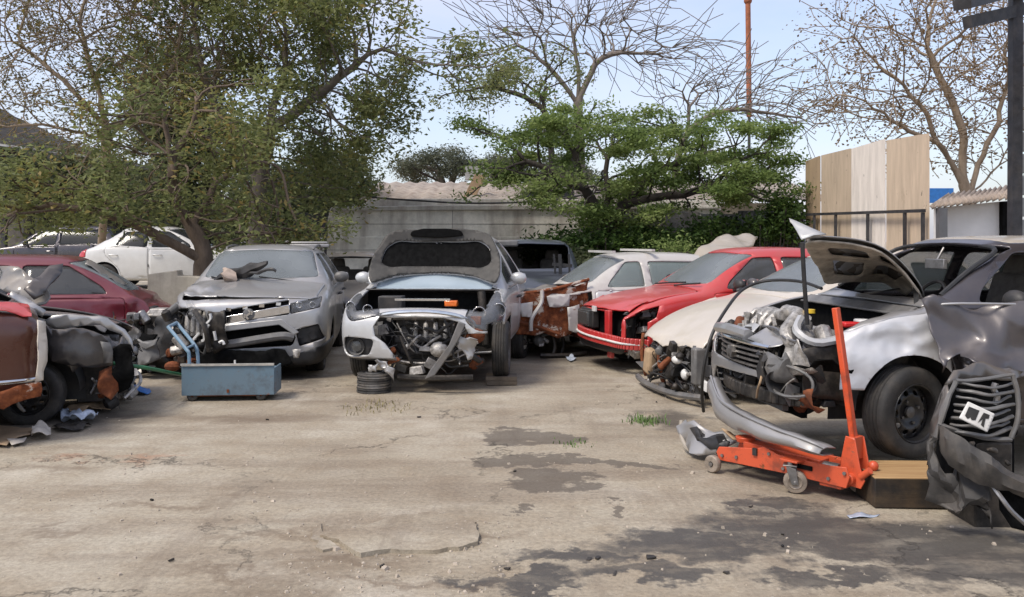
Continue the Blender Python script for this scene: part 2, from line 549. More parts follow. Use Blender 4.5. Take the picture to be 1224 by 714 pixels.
class Car:
    def __init__(s, root, d, dents=()):
        """d: dimensions; dents: functions Vector -> Vector that bend the metal"""
        s.root, s.d = root, d
        s.M = mat_of(root)
        s.Mi = s.M.inverted()
        s.dents = dents
        s.cage()

    def L(s, px, py, Y):                          # photograph pixel at a distance -> car axes
        return s.Mi @ P(px, py, Y)

    def cage(s):
        d = s.d
        L, W, H = d['L'], d['W'] / 2, d['H']
        z0, zn, zc, cx = d['z0'], d['zn'], d['zc'], d['cowl']
        zb, zb2 = d['zb'], d['zb2']
        hx, rx, bx, zd = d['hx'], d['rx'], d['bx'], d['zd']
        rw = d.get('rw', 0.66)
        nose = d.get('nose', 0.12)
        hatch = L - bx < 0.45
        # x, width, sill z, shoulder z, top z, half width of the top
        st = [
            (0.0, 0.80, z0 + 0.05, zn - 0.14, zn - 0.07, 0.62),
            (nose * 0.6, 0.93, z0, zn - 0.06, zn, 0.72),
            (nose + 0.22, 0.985, z0, zn + (zb - zn) * 0.35, zn + (zc - zn) * 0.45, 0.80),
            (cx * 0.66, 1.0, z0, zn + (zb - zn) * 0.8, zn + (zc - zn) * 0.82, 0.82),
            (cx - 0.05, 1.0, z0, zb, zc, 0.83),
            (cx + 0.04, 1.0, z0, zb + 0.005, zc + 0.045, 0.81),
            ((cx + hx) / 2, 1.0, z0, zb + 0.01, (zc + H) / 2 + 0.03, (0.81 + rw) / 2 + 0.015),
            (hx, 1.0, z0, zb + 0.02, H - 0.035, rw + 0.01),
            (hx + 0.14, 1.0, z0, zb + 0.02, H - 0.008, rw),
            ((hx + rx) / 2 + 0.05, 1.0, z0, (zb + zb2) / 2, H, rw),
            (rx - 0.12, 1.0, z0, zb2, H - 0.02, rw - 0.01),
            (rx, 0.995, z0, zb2, H - 0.06, rw - 0.02),
        ]
        if hatch:
            st += [(bx - 0.03, 0.98, z0, zb2, zd + 0.03, 0.78), (bx + 0.05, 0.96, z0, zb2 - 0.04, zd - 0.03, 0.80),
                   (L - 0.04, 0.92, z0, zb2 - 0.10, zd - 0.10, 0.78), (L, 0.84, z0 + 0.05, zd - 0.22, zd - 0.18, 0.70)]
        else:
            st += [(bx - 0.03, 0.99, z0, zb2, zd + 0.04, 0.78), (bx + 0.05, 0.985, z0, zb2 - 0.01, zd, 0.80),
                   (L - 0.14, 0.95, z0, zb2 - 0.03, zd - 0.015, 0.78), (L, 0.84, z0 + 0.05, zd - 0.14, zd - 0.07, 0.66)]
        vs, ring = [], []
        for (x, w, a, b, t, tw) in st:
            w *= W
            mid = a + (b - a) * 0.52
            half = [(0.86 * w, a), (0.965 * w, a + 0.05), (w, mid), (0.992 * w, b - 0.10), (0.955 * w, b), (min(tw, 0.93 * w / W) * W, max(t - 0.02, b + 0.012)), (tw * 0.55 * W, t), (0.0, t + 0.012)]
            row = []
            for (y, z) in half:
                row.append(len(vs)); vs.append((x, -y, z))
            rr = list(row)
            for (y, z) in reversed(half[:-1]):
                rr.append(len(vs)); vs.append((x, y, z))
            ring.append(rr)
        N = len(ring[0])                           # 15
        fs = []
        for i in range(len(ring) - 1):
            for k in range(N - 1):
                fs.append((ring[i][k], ring[i][k + 1], ring[i + 1][k + 1], ring[i + 1][k]))
            fs.append((ring[i][N - 1], ring[i][0], ring[i + 1][0], ring[i + 1][N - 1]))
        for rr, bulge in ((ring[0], -nose), (ring[-1], 0.08)):       # nose and tail
            prev = None
            for k in range(6):
                if k == 5:
                    row = [rr[5], rr[6], rr[7], rr[8], rr[9]]
                else:
                    a, b = vs[rr[k]], vs[rr[14 - k]]
                    row = [rr[k]]
                    for f in (0.55, 0.0, -0.55):
                        hz = 1.0 - 0.35 * abs(k - 2) / 3.0
                        row.append(len(vs)); vs.append((a[0] + bulge * (1 - f * f * 1.6) * hz * 0.55, a[1] * f, a[2]))
                    row.append(rr[14 - k])
                if prev:
                    for j in range(4):
                        fs.append((prev[j], prev[j + 1], row[j + 1], row[j]))
                prev = row
            # the strip under the sill row closes on itself: row 0 is the bottom edge
        me = bpy.data.meshes.new('cage')
        me.from_pydata(vs, [], fs)
        o = bpy.data.objects.new('cage', me)
        COL.objects.link(o)
        sb = o.modifiers.new('s', 'SUBSURF'); sb.levels = 2; sb.render_levels = 2
        dg = bpy.context.evaluated_depsgraph_get()
        ev = o.evaluated_get(dg)
        bm = bmesh.new()
        bm.from_mesh(ev.to_mesh())
        ev.to_mesh_clear()
        bpy.data.objects.remove(o)
        bpy.data.meshes.remove(me)
        bmesh.ops.recalc_face_normals(bm, faces=bm.faces[:])
        for fn in s.dents:
            for v in bm.verts:
                v.co = fn(v.co)
        bm.normal_update()
        s.bm = bm

    AX = {'side': (0, 2), 'front': (1, 2), 'top': (0, 1)}

    def take(s, poly, axis, sel=None, gap=0.0):
        """cut a region out of the body; returns it as a bmesh"""
        bm = s.bm
        ia, ib = s.AX[axis]
        sel = sel or (lambda c, n: True)
        xs = [p[0] for p in poly]; ys = [p[1] for p in poly]
        x0, x1, y0, y1 = min(xs) - .01, max(xs) + .01, min(ys) - .01, max(ys) + .01
        ic = 3 - ia - ib
        for i in range(len(poly)):
            p, q = poly[i], poly[(i + 1) % len(poly)]
            if math.hypot(q[0] - p[0], q[1] - p[1]) < 1e-5: continue
            ex0, ex1 = min(p[0], q[0]) - .004, max(p[0], q[0]) + .004
            ey0, ey1 = min(p[1], q[1]) - .004, max(p[1], q[1]) + .004
            fc = []
            for f in bm.faces:
                c = f.calc_center_median()
                if not (x0 - .2 < c[ia] < x1 + .2 and y0 - .2 < c[ib] < y1 + .2): continue
                cs = [(v.co[ia], v.co[ib]) for v in f.verts]
                if max(a for a, b in cs) < ex0 or min(a for a, b in cs) > ex1 or max(b for a, b in cs) < ey0 or min(b for a, b in cs) > ey1: continue
                if not sel(c, f.normal): continue
                fc.append(f)
            if not fc: continue
            co = [0, 0, 0]; no = [0, 0, 0]
            co[ia], co[ib] = p
            no[ia], no[ib] = (q[1] - p[1]), -(q[0] - p[0])
            es = {e for f in fc for e in f.edges}
            vv = {v for f in fc for v in f.verts}
            bmesh.ops.bisect_plane(bm, geom=list(vv) + list(es) + fc, dist=1e-5, plane_co=co, plane_no=Vector(no).normalized())
        bm.normal_update()
        got = []
        for f in bm.faces:
            c = f.calc_center_median()
            if x0 < c[ia] < x1 and y0 < c[ib] < y1 and inside((c[ia], c[ib]), poly) and sel(c, f.normal):
                got.append(f)
        out = bmesh.new()
        vm = {}
        for f in got:
            nv = []
            for v in f.verts:
                if v.index < 0 or v not in vm:
                    vm[v] = out.verts.new(v.co)
                nv.append(vm[v])
            try: out.faces.new(nv)
            except ValueError: pass
        bmesh.ops.delete(bm, geom=got, context='FACES')
        out.normal_update()
        if gap: shrink(out, gap)
        return out

    def copy_region(s, poly, axis, sel=None):
        keep = s.bm.copy()
        r = s.take(poly, axis, sel)
        s.bm.free()
        s.bm = keep
        return r

    def put(s, bm, name, mat, t=0.012, parent=None, off=0.0, smooth=True, angle=38):
        if off:
            bm.normal_update()
            mv = [(v, v.normal * off) for v in bm.verts]
            for v, n in mv: v.co += n
        me = bpy.data.meshes.new(name)
        bm.to_mesh(me)
        bm.free()
        o = link(name, finish(me, mat, smooth, angle), parent or s.root)
        if t: solid(o, t)
        return o

    def body(s, name='body', mat=None, t=0.02):
        return s.put(s.bm, name, mat, t)

def shrink(bm, g):
    mv = {}
    for v in bm.verts:
        if v.is_boundary and v.link_faces:
            c = Vector()
            for f in v.link_faces: c += f.calc_center_median()
            c /= len(v.link_faces)
            e = [x.other_vert(v).co - v.co for x in v.link_edges if x.is_boundary]
            d = c - v.co
            if len(e) == 2:
                t = (e[0].normalized() - e[1].normalized())
                if t.length > 1e-6:
                    t.normalize(); d -= t * d.dot(t)
            if d.length > 1e-9: mv[v] = d.normalized() * g
    for v, d in mv.items(): v.co += d

def circle(cx, cz, r, n=28, a0=0.0, a1=360.0):
    return [(cx + r * math.cos(R(a0 + (a1 - a0) * k / n)), cz + r * math.sin(R(a0 + (a1 - a0) * k / n))) for k in range(n)]

def near(sgn):
    return lambda c, n: c.y * sgn > 0.12

def crumple(c, rad, amp, f=4.0, push=(0, 0, 0), seed=1.0, p=1.5):
    c = Vector(c); push = Vector(push)
    def fn(v):
        k = (v - c)
        if isinstance(rad, (tuple, list)): k = Vector((k.x / rad[0], k.y / rad[1], k.z / rad[2]))
        else: k = k / rad
        q = k.length
        if q >= 1: return v
        w = (1 - q) ** p
        n = nzv(v, f, seed) + nzv(v, f * 2.3, seed + 5) * 0.5
        return v + (n * amp + push) * w
    return fn

# ---- wheels
def wheel(parent, c, r=0.29, w=0.19, rim='rim_grey', side=-1, steer=0.0, style='steel', name='wheel', flat=0.0, tyre='tyre', rr=None):
    """side -1: the outer face looks towards -y"""
    e = bpy.data.objects.new(name, None)
    e.empty_display_size = 0.1
    COL.objects.link(e)
    e.parent = parent
    e.location = c
    e.rotation_euler = (0, 0, R(steer))
    rr = rr or r * 0.64
    h = w / 2
    o = side
    t = MB()
    prof = [(rr * 0.97, -h * 0.80), (rr * 1.03, -h * 0.93), (r * 0.80, -h * 1.0), (r * 0.90, -h * 0.97), (r * 0.965, -h * 0.86), (r * 0.99, -h * 0.70)]
    for a in (-0.42, -0.12, 0.18, 0.48):
        prof += [(r, h * (a - 0.10)), (r * 0.975, h * (a - 0.06)), (r * 0.975, h * (a + 0.0)), (r, h * (a + 0.04))]
    prof += [(r * 0.99, h * 0.70), (r * 0.965, h * 0.86), (r * 0.90, h * 0.97), (r * 0.80, h * 1.0), (rr * 1.03, h * 0.93), (rr * 0.97, h * 0.80)]
    t.lathe(prof, (0, 0, 0), 'Y', 48)
    if flat:
        t.warp(lambda v: Vector((v.x * (1 + 0.05 * (v.z < -r * .6)), v.y * (1 + 0.25 * max(0, (-v.z - r * .6) / r)), max(v.z, -r + flat))))
    t.build('tyre', M[tyre], e, angle=50)
    m = MB()
    # barrel and disc
    m.lathe([(rr * 1.04, o * h * 0.90), (rr * 1.0, o * h * 0.96), (rr * 0.95, o * h * 0.88), (rr * 0.93, o * h * 0.55), (rr * 0.90, o * h * 0.20), (rr * 0.90, -o * h * 0.85)], (0, 0, 0), 'Y', 48)
    if style == 'steel':
        holes = []
        for k in range(10):
            a = 2 * math.pi * k / 10
            ca, sa = math.cos(a), math.sin(a)
            q = []
            for j in range(10):
                b = 2 * math.pi * j / 10
                u, v_ = rr * 0.70 + rr * 0.085 * math.cos(b), rr * 0.105 * math.sin(b)
                q.append((u * ca - v_ * sa, u * sa + v_ * ca))
            holes.append(q)
        def dz(a, b):
            q = math.hypot(a, b) / rr
            return o * h * (0.30 + 0.22 * math.exp(-((q - 0.60) / 0.16) ** 2) - 0.10 * math.exp(-(q / 0.3) ** 2))
        m.plate(circle(0, 0, rr * 0.93, 48), holes, lambda a, b: (a, dz(a, b), b), step=rr * 0.12)
    else:
        for k in range(7):
            a = 2 * math.pi * k / 7
            q = [(0.10, -0.13), (0.55, -0.085), (0.93, -0.15), (0.93, 0.15), (0.55, 0.085), (0.10, 0.13)]
            q = [(rr * (u * math.cos(a) - v_ * math.sin(a)), rr * (u * math.sin(a) + v_ * math.cos(a))) for u, v_ in q]
            m.prism(q, o * h * 0.45, o * h * 0.62, lambda a_, b_, h_: (a_, h_, b_))
        m.lathe([(rr * 0.9, -o * h * 0.1), (rr * 0.001, -o * h * 0.1)], (0, 0, 0), 'Y', 32)
    ro = m.build('rim', M[rim], e, angle=35)
    solid(ro, 0.004)
    b = MB()
    b.lathe([(rr * 0.20, o * h * 0.30), (rr * 0.20, o * h * 0.48), (rr * 0.14, o * h * 0.52), (0.001, o * h * 0.56)], (0, 0, 0), 'Y', 20)
    for k in range(4):
        a = 2 * math.pi * k / 4 + 0.4
        b.cyl((rr * 0.40 * math.cos(a), o * h * 0.30, rr * 0.40 * math.sin(a)), (rr * 0.40 * math.cos(a), o * h * 0.50, rr * 0.40 * math.sin(a)), rr * 0.055, 6)
    b.build('hub', M['steel' if rim != 'rim_black' else 'rim_grey'], e)
    return e

def arch_liner(car, cx, cz, r, sgn, y0, y1, mat='plastic'):
    m = MB()
    n = 18
    for k in range(n):
        a0, a1 = math.pi * k / n, math.pi * (k + 1) / n
        p = [(cx + r * math.cos(a), cz + r * math.sin(a)) for a in (a0, a1)]
        m.add([(p[0][0], sgn * y0, p[0][1]), (p[1][0], sgn * y0, p[1][1]), (p[1][0], sgn * y1, p[1][1]), (p[0][0], sgn * y1, p[0][1])], [(0, 1, 2, 3)])
    m.plate(circle(cx, cz, r, 20, 0, 180) + [(cx - r, cz - 0.12), (cx + r, cz - 0.12)], [], lambda a, b: (a, sgn * y1, b))
    return m.build('wheel_arch_liner', M[mat], car.root, angle=30)

# ---- cabin
def cabin(car, wheel_side=-1, seats=True):
    d = car.d
    W = d['W'] / 2
    r = car.root
    m = MB()
    cx, zc = d['cowl'], d['zc']
    m.box((cx + 0.42, 0, zc - 0.12), (0.42, W * 1.62, 0.22), None, 0.86)
    m.box((cx + 0.44, 0, d['z0'] + 0.35), (0.10, W * 1.6, 0.5))
    bevel(m.build('dashboard', M['interior'], r, angle=30), 0.04, 3)
    f = MB()
    f.box(((cx + d['rx']) / 2 + 0.3, 0, d['z0'] + 0.14), (d['rx'] - cx - 0.1, W * 1.66, 0.06))
    f.build('cabin_floor', M['interior'], r)
    if seats:
        for sx, sy in ((cx + 1.05, -0.36), (cx + 1.05, 0.36)):
            q = MB()
            q.box((sx, sy * W / 0.85, d['z0'] + 0.32), (0.52, 0.48, 0.20))
            rot = Matrix.Rotation(R(14), 3, 'Y')
            q.box((sx + 0.30, sy * W / 0.85, d['z0'] + 0.66), (0.15, 0.46, 0.62), rot, 0.85)
            so = bevel(q.build('seat', M['seat'], r, angle=30), 0.05, 3)
            h = MB()
            h.box((sx + 0.39, sy * W / 0.85, d['z0'] + 1.02), (0.10, 0.24, 0.17), rot, 0.85)
            bevel(h.build('headrest', M['seat'], so, angle=30), 0.035, 3)
        q = MB()
        q.box((d['rx'] - 0.35, 0, d['z0'] + 0.32), (0.5, W * 1.45, 0.20))
        q.box((d['rx'] - 0.05, 0, d['z0'] + 0.62), (0.15, W * 1.4, 0.55), Matrix.Rotation(R(14), 3, 'Y'))
        bevel(q.build('rear_seat', M['seat'], r, angle=30), 0.05, 3)
    s = MB()
    sy = wheel_side * 0.36
    pts = []
    for k in range(25):
        a = 2 * math.pi * k / 24
        pts.append(Vector((cx + 0.70 + 0.18 * math.sin(a) * 0.42, sy + 0.18 * math.cos(a), zc - 0.02 + 0.18 * math.sin(a) * 0.9)))
    s.tube(pts, 0.014, 6, False)
    s.bar((cx + 0.45, sy, zc - 0.14), (cx + 0.70, sy, zc - 0.02), 0.05)
    s.bar((cx + 0.70, sy - 0.17, zc - 0.02), (cx + 0.70, sy + 0.17, zc - 0.02), 0.025)
    s.build('steering_wheel', M['plastic'], r)

def mirror(car, sgn, mat, x=None, z=None, out=0.07, cat='wing_mirror'):
    d = car.d
    W = d['W'] / 2
    x = x if x is not None else d['cowl'] + 0.42
    z = z if z is not None else d['zb'] + 0.09
    m = MB()
    m.ball((x, sgn * (W + out), z), 0.092, 8, (0.62, 1.02, 0.74))
    m.bar((x + 0.02, sgn * (W - 0.06), z - 0.07), (x + 0.0, sgn * (W + out * 0.8), z - 0.03), 0.05, 0.035)
    o = m.build(cat, M[mat], car.root)
    g = MB()
    g.plate(rnd([(sgn * (W + out) - 0.085, z - 0.055), (sgn * (W + out) + 0.085, z - 0.055), (sgn * (W + out) + 0.08, z + 0.055), (sgn * (W + out) - 0.08, z + 0.055)], 0.03), [], lambda a, b: (x + 0.064, a, b))
    g.build('mirror_glass', M['reflector'], o)
    return o

def std_glass(car, front='glass', side='glass_dark', rear='glass_dark', lo_off=0.075, sides=(-1, 1), parts=('front', 'rear'), nodoor=(), frame='rubber'):
    """cut windscreen, rear window and side windows out of the body shell and glaze them"""
    d = car.d
    W = d['W'] / 2
    rw = d.get('rw', 0.66)
    cx, zc, hx, H, zb, zb2, rx, bx, zd = d['cowl'], d['zc'], d['hx'], d['H'], d['zb'], d['zb2'], d['rx'], d['bx'], d['zd']
    out = {}
    lo, hi = zc + lo_off, H - 0.075
    ws = rnd([(-W * 0.775, lo), (0, lo - 0.02), (W * 0.775, lo), (W * (rw - 0.03), hi), (0, hi + 0.02), (-W * (rw - 0.03), hi)], 0.05)
    g = car.take(ws, 'front', lambda c, n: c.x < (hx + rx) / 2 and c.x > cx - 0.1 and n.x < -0.1 and n.z > 0.05)
    if front: out['windscreen'] = car.put(g, 'windscreen', M[front], 0.006, off=-0.006)
    else: g.free()
    lo2 = zd + 0.10
    rwp = rnd([(-W * 0.74, lo2), (W * 0.74, lo2), (W * (rw - 0.06), H - 0.11), (-W * (rw - 0.06), H - 0.11)], 0.05)
    g = car.take(rwp, 'front', lambda c, n: c.x > (hx + rx) / 2 and n.x > 0.1 and n.z > 0.02)
    if rear: out['rear_window'] = car.put(g, 'rear_window', M[rear], 0.006, off=-0.006)
    else: g.free()
    top = H - 0.115
    bpx = d.get('bp', (hx + rx) / 2 + 0.08)            # the pillar between the doors
    f = (top - zb) / (H - zc)
    w1 = [(cx + 0.30, zb + 0.045), (bpx - 0.05, zb + 0.05), (bpx - 0.05, top + 0.005), (hx + 0.06, top), (cx + 0.36, zb + 0.13)]
    rxx = rx - 0.02
    w2 = [(bpx + 0.05, zb + 0.05), (min(rxx + 0.10, bx - 0.22), zb2 + 0.05), (rxx - 0.10, top - 0.01), (bpx + 0.05, top + 0.005)]
    for sg in sides:
        g = car.take(rnd(w1, 0.04), 'side', lambda c, n: c.y * sg > 0.2)
        if sg not in nodoor and side: out[('front', sg)] = car.put(g, 'door_window', M[side], 0.005, off=-0.012)
        else: g.free()
        g = car.take(rnd(w2, 0.05), 'side', lambda c, n: c.y * sg > 0.2)
        if sg not in nodoor and side: out[('rear', sg)] = car.put(g, 'door_window', M[side], 0.005, off=-0.012)
        else: g.free()
    car.w1, car.w2 = w1, w2
    return out

def doors(car, sgn, mat, n=2, handle='plastic', names=('door', 'door')):
    """call before std_glass's windows are cut? no: after them; takes the door skins below the belt"""
    d = car.d
    cx, hx, rx, zb, zb2, z0 = d['cowl'], d['hx'], d['rx'], d['zb'], d['zb2'], d['z0']
    bpx = d.get('bp', (hx + rx) / 2 + 0.08)
    rear_x = d.get('rearx', d['L'] - 0.75)
    rr = d.get('ar', 0.36)
    end = d.get('dend', rear_x - rr - 0.02)
    ps = [rnd([(cx + 0.12, z0 + 0.10), (bpx + 0.0, z0 + 0.10), (bpx + 0.0, zb + 0.005), (cx + 0.12, zb + 0.0)], 0.05)]
    if n == 2 and end > bpx + 0.35:
        ps.append(rnd([(bpx + 0.012, z0 + 0.10), (end - 0.02, z0 + 0.10), (end + 0.05, z0 + 0.30), (rear_x - 0.02, zb2 - 0.18), (rear_x + 0.0, zb2 + 0.005), (bpx + 0.012, zb2 + 0.005)], 0.05))
    res = []
    for p in ps:
        g = car.take(p, 'side', lambda c, nn: c.y * sgn > 0.2)
        shrink(g, 0.005)
        o = car.put(g, 'door', M[mat], 0.012)
        x1 = max(q[0] for q in p)
        h = MB()
        W = d['W'] / 2
        zz = zb - 0.13
        h.tube(smooth_path([(x1 - 0.30, sgn * (W * 0.985), zz), (x1 - 0.27, sgn * (W + 0.025), zz + 0.004), (x1 - 0.13, sgn * (W + 0.028), zz + 0.006), (x1 - 0.10, sgn * (W * 0.985), zz)], 4), 0.013, 6)
        h.build('door_handle', M[handle], o)
        res.append(o)
    return res

def arches(car, fx, rx_, r, zc, liner=True, front=(-1, 1), rear=(-1, 1)):
    W = car.d['W'] / 2
    for x, sides in ((fx, front), (rx_, rear)):
        for sg in sides:
            poly = circle(x, zc, r, 26, 0, 180) + [(x - r, zc - 0.02), (x - r * 0.98, 0.0), (x + r * 0.98, 0.0), (x + r, zc - 0.02)]
            car.take(poly, 'side', lambda c, n: c.y * sg > 0.2).free()
            if liner: arch_liner(car, x, zc, r + 0.01, sg, W * 0.93, W * 0.52)

# ---- lamps and engine room
def lamp(car, poly, axis='front', sel=None, depth=0.10, amber=None, mat='lens', name='headlight', inner=True):
    """a lamp cut out of the bodywork: clear lens, bright bowl behind it"""
    g = car.take(poly, axis, sel or (lambda c, n: n.x < 0.15 and c.x < 0.9))
    c = Vector(); k = 0
    for v in g.verts: c += v.co; k += 1
    if not k:
        g.free(); return None
    c /= k
    ww = max(abs(v.co.y - c.y) for v in g.verts); hh = max(abs(v.co.z - c.z) for v in g.verts)
    far_ = max(g.verts, key=lambda v: v.co.y).co - c
    sx, sz = far_.x, far_.z * 0.6
    hh = min(hh, ww)
    shrink(g, 0.010)
    bw = g.copy()
    for v in bw.verts:
        v.co = c + (v.co - c) * 1.0 + Vector((depth * (1.0 if (v.co - c).length < 0.6 * max((w.co - c).length for w in g.verts) else 0.45), 0, 0))
    o = car.put(g, name, M[mat], 0.005, off=-0.002)
    ow = car.put(bw, 'lamp_bowl', M['lamp_bowl'], 0.004, parent=o)
    for k in (-1, 1):
        q = MB()
        q.lathe([(hh * 0.40, -0.01), (hh * 0.36, 0.0), (hh * 0.30, 0.025), (hh * 0.15, 0.045), (0.001, 0.05)], c + Vector((depth * 0.22 + k * sx * 0.42, k * ww * 0.42, k * sz * 0.42)), 'X', 18)
        rf_ = q.build('reflector', M['reflector'], o)
        solid(rf_, 0.004)
    if amber:
        q = MB()
        q.ball(c + Vector(amber), 0.032, 8, (0.5, 1.0, 0.8))
        q.build('indicator', M['lens_amber'], o)
    return o

def engine_room(car, x0, x1, y0, y1, z0, z1, seed=1, hoses=10, blocks=14, parent=None, dens=1.0):
    """block, gearbox, radiator, battery, pipes and loose wiring inside a box in car axes"""
    rg = random.Random(seed)
    r = parent or car.root
    U = lambda a, b: rg.uniform(a, b)
    px = lambda: Vector((U(x0, x1), U(y0, y1), U(z0, z1)))
    m = MB()
    cxm, cym = (x0 + x1) / 2, (y0 + y1) / 2
    dx, dy, dz = x1 - x0, y1 - y0, z1 - z0
    m.box((x0 + dx * 0.62, cym, z0 + dz * 0.5), (dx * 0.45, dy * 0.50, dz * 0.85), None, 0.92)
    for k in range(6):
        m.box((x0 + dx * 0.36, cym - dy * 0.22 + dy * 0.088 * k, z0 + dz * 0.45), (0.03, dy * 0.03, dz * 0.6))
    m.cyl((x0 + dx * 0.38, cym + dy * 0.1, z0 + dz * 0.3), (x0 + dx * 0.30, cym + dy * 0.1, z0 + dz * 0.3), dz * 0.16, 20)
    m.cyl((x0 + dx * 0.40, cym - dy * 0.2, z0 + dz * 0.38), (x0 + dx * 0.30, cym - dy * 0.2, z0 + dz * 0.38), dz * 0.11, 20)
    bevel(m.build('engine_block', M['grime_shade'], r, angle=30), 0.012)
    c = MB()
    c.box((x0 + dx * 0.6, cym, z0 + dz * 0.97), (dx * 0.35, dy * 0.40, dz * 0.12), None, 0.85)
    for k in range(4):
        c.tube(smooth_path([(x0 + dx * 0.5, cym - dy * 0.15 + dy * 0.1 * k, z0 + dz * 0.92), (x0 + dx * 0.28, cym - dy * 0.15 + dy * 0.1 * k, z0 + dz * 0.86), (x0 + dx * 0.24, cym - dy * 0.15 + dy * 0.1 * k, z0 + dz * 0.55)], 4), dz * 0.05, 8)
    bevel(c.build('cylinder_head', M['alu'], r, angle=30), 0.008)
    for k in range(int(blocks * dens)):
        q = MB()
        s = Vector((U(0.04, 0.11), U(0.05, 0.16), U(0.04, 0.12)))
        rot = Matrix.Rotation(U(-0.5, 0.5), 3, 'X') @ Matrix.Rotation(U(-0.4, 0.4), 3, 'Z')
        p = px(); p.x = x0 + (p.x - x0) * 0.55
        t = rg.random()
        if t < 0.45:
            q.box(p, s, rot, U(0.7, 1.0))
        elif t < 0.8:
            a = Vector((U(-1, 1), U(-1, 1), U(-1, 1))).normalized()
            q.tube([p - a * s.y * 0.6, p - a * s.y * 0.5, p + a * s.y * 0.5, p + a * s.y * 0.6], [s.x * 0.3, s.x * 0.55, s.x * 0.55, s.x * 0.3], 12)
        else:
            q.ball(p, s.x * 0.8, 6, (1, U(0.8, 1.6), U(0.7, 1.2)))
        mt = rg.choice(['alu', 'alu', 'steel', 'grime_shade', 'plastic', 'plastic', 'plastic_grey', 'rust', 'white_plastic' if rg.random() < 0.3 else 'grime_shade'])
        bevel(q.build(rg.choice(['bracket', 'pump', 'housing', 'relay_box']), M[mt], r, angle=30), 0.006)
    q = MB()
    for k in range(int(26 * dens)):
        a, b = px(), px()
        a.x = x0 + (a.x - x0) * 0.4; b.x = x0 + (b.x - x0) * 0.4
        b = a + (b - a) * U(0.25, 0.7)
        mid = (a + b) / 2 + Vector((U(-0.06, 0.03), U(-0.06, 0.06), U(-0.12, 0.05)))
        q.tube(smooth_path([a, mid, b], 5), U(0.002, 0.0055), 4)
    tag(q.build('wiring_loom', M['rubber'], r), kind='stuff')
    q = MB()
    for k in range(int(34 * dens)):
        p = px(); p.x = x0 + (p.x - x0) * 0.6
        w = U(0.02, 0.07)
        n_ = rg.choice([3, 4, 5])
        ol = [(w * U(0.6, 1.2) * math.cos(6.283 * j / n_), w * U(0.6, 1.2) * math.sin(6.283 * j / n_)) for j in range(n_)]
        T = Matrix.Rotation(U(0, 6), 3, 'X') @ Matrix.Rotation(U(0, 6), 3, 'Z')
        q.prism(ol, 0, U(0.002, 0.008), lambda a_, b_, h_: p + T @ Vector((a_, b_, h_)))
    q.jitter(0.01, 25, seed)
    tag(q.build('broken_fragments', M[rg.choice(['alu', 'steel', 'plastic_grey'])], r, smooth=False), kind='stuff')
    for k in range(int(hoses * dens)):
        q = MB()
        a, b = px(), px()
        a.x = x0 + (a.x - x0) * 0.5; b.x = x0 + (b.x - x0) * 0.7
        mid = (a + b) / 2 + Vector((U(-0.10, 0.02), U(-0.05, 0.05), U(-0.16, 0.06)))
        q.tube(smooth_path([a, (a + mid) / 2 + nzv(a, 3, seed) * 0.05, mid, (b + mid) / 2 + nzv(b, 3, seed) * 0.05, b], 5), U(0.005, 0.019), 7)
        q.build(rg.choice(['hose', 'wiring', 'pipe']), M[rg.choice(['rubber', 'rubber', 'plastic', 'steel', 'alu', 'plastic_grey', 'rubber', 'grime_shade'])], r)

def fold(bm, cuts, fns):
    """finer mesh for a panel, then bend it"""
    bmesh.ops.triangulate(bm, faces=[f for f in bm.faces if len(f.verts) > 4])
    bmesh.ops.subdivide_edges(bm, edges=bm.edges[:], cuts=cuts, use_grid_fill=True)
    for fn in fns:
        for v in bm.verts: v.co = fn(v.co)
    bm.normal_update()
    return bm

def crease(a, b, w, depth):
    """a sharp dent along the line a-b, pushed by the vector depth"""
    a, b, depth = Vector(a), Vector(b), Vector(depth)
    d = b - a
    def fn(v):
        t = max(0.0, min(1.0, (v - a).dot(d) / d.length_squared))
        q = (v - a - d * t).length / w
        return v + depth * (max(0.0, 1 - q) ** 1.2) * (1 - abs(2 * t - 1) ** 3)
    return fn

def wall_sheet(car, pts, name, mat, t=0.004, parent=None, jit=0.0, f=6, seed=0, step=0.06):
    """torn metal: polygon given in car axes 3-D (nearly flat), filled, crumpled"""
    pts = [Vector(p) for p in pts]
    c = sum(pts, Vector()) / len(pts)
    n = Vector()
    for i in range(len(pts)):
        a, b = pts[i] - c, pts[(i + 1) % len(pts)] - c
        n += a.cross(b)
    n.normalize()
    u = n.orthogonal().normalized()
    w = n.cross(u)
    poly = [((p - c).dot(u), (p - c).dot(w)) for p in pts]
    hs = [(p - c).dot(n) for p in pts]
    def h(a, b):
        ws = [1 / (0.0004 + (a - q[0]) ** 2 + (b - q[1]) ** 2) ** 1.5 for q in poly]
        return sum(x * y for x, y in zip(ws, hs)) / sum(ws)
    m = MB()
    def mp(a, b):
        v = c + u * a + w * b + n * h(a, b)
        if jit: v = v + nzv(v, f, seed) * jit + nzv(v, f * 2.5, seed + 3) * jit * 0.4
        return v
    m.plate(poly, [], mp, step)
    o = m.build(name, M[mat], parent or car.root, angle=50)
    solid(o, t, 0)
    return o

def strip(car, pts, name, mat, r=0.012, parent=None, n=7, sm=5):
    q = MB()
    q.tube(smooth_path(pts, sm), r, n)
    return q.build(name, M[mat], parent or car.root)

def trim(car, poly, axis, sel, name, mat, off=0.004, t=0.010, parent=None, gap=0.0):
    """a piece of trim lying on the bodywork: a copy of the surface set proud of it"""
    g = car.copy_region(poly, axis, sel)
    if gap: shrink(g, gap)
    return car.put(g, name, M[mat], t, parent, off)
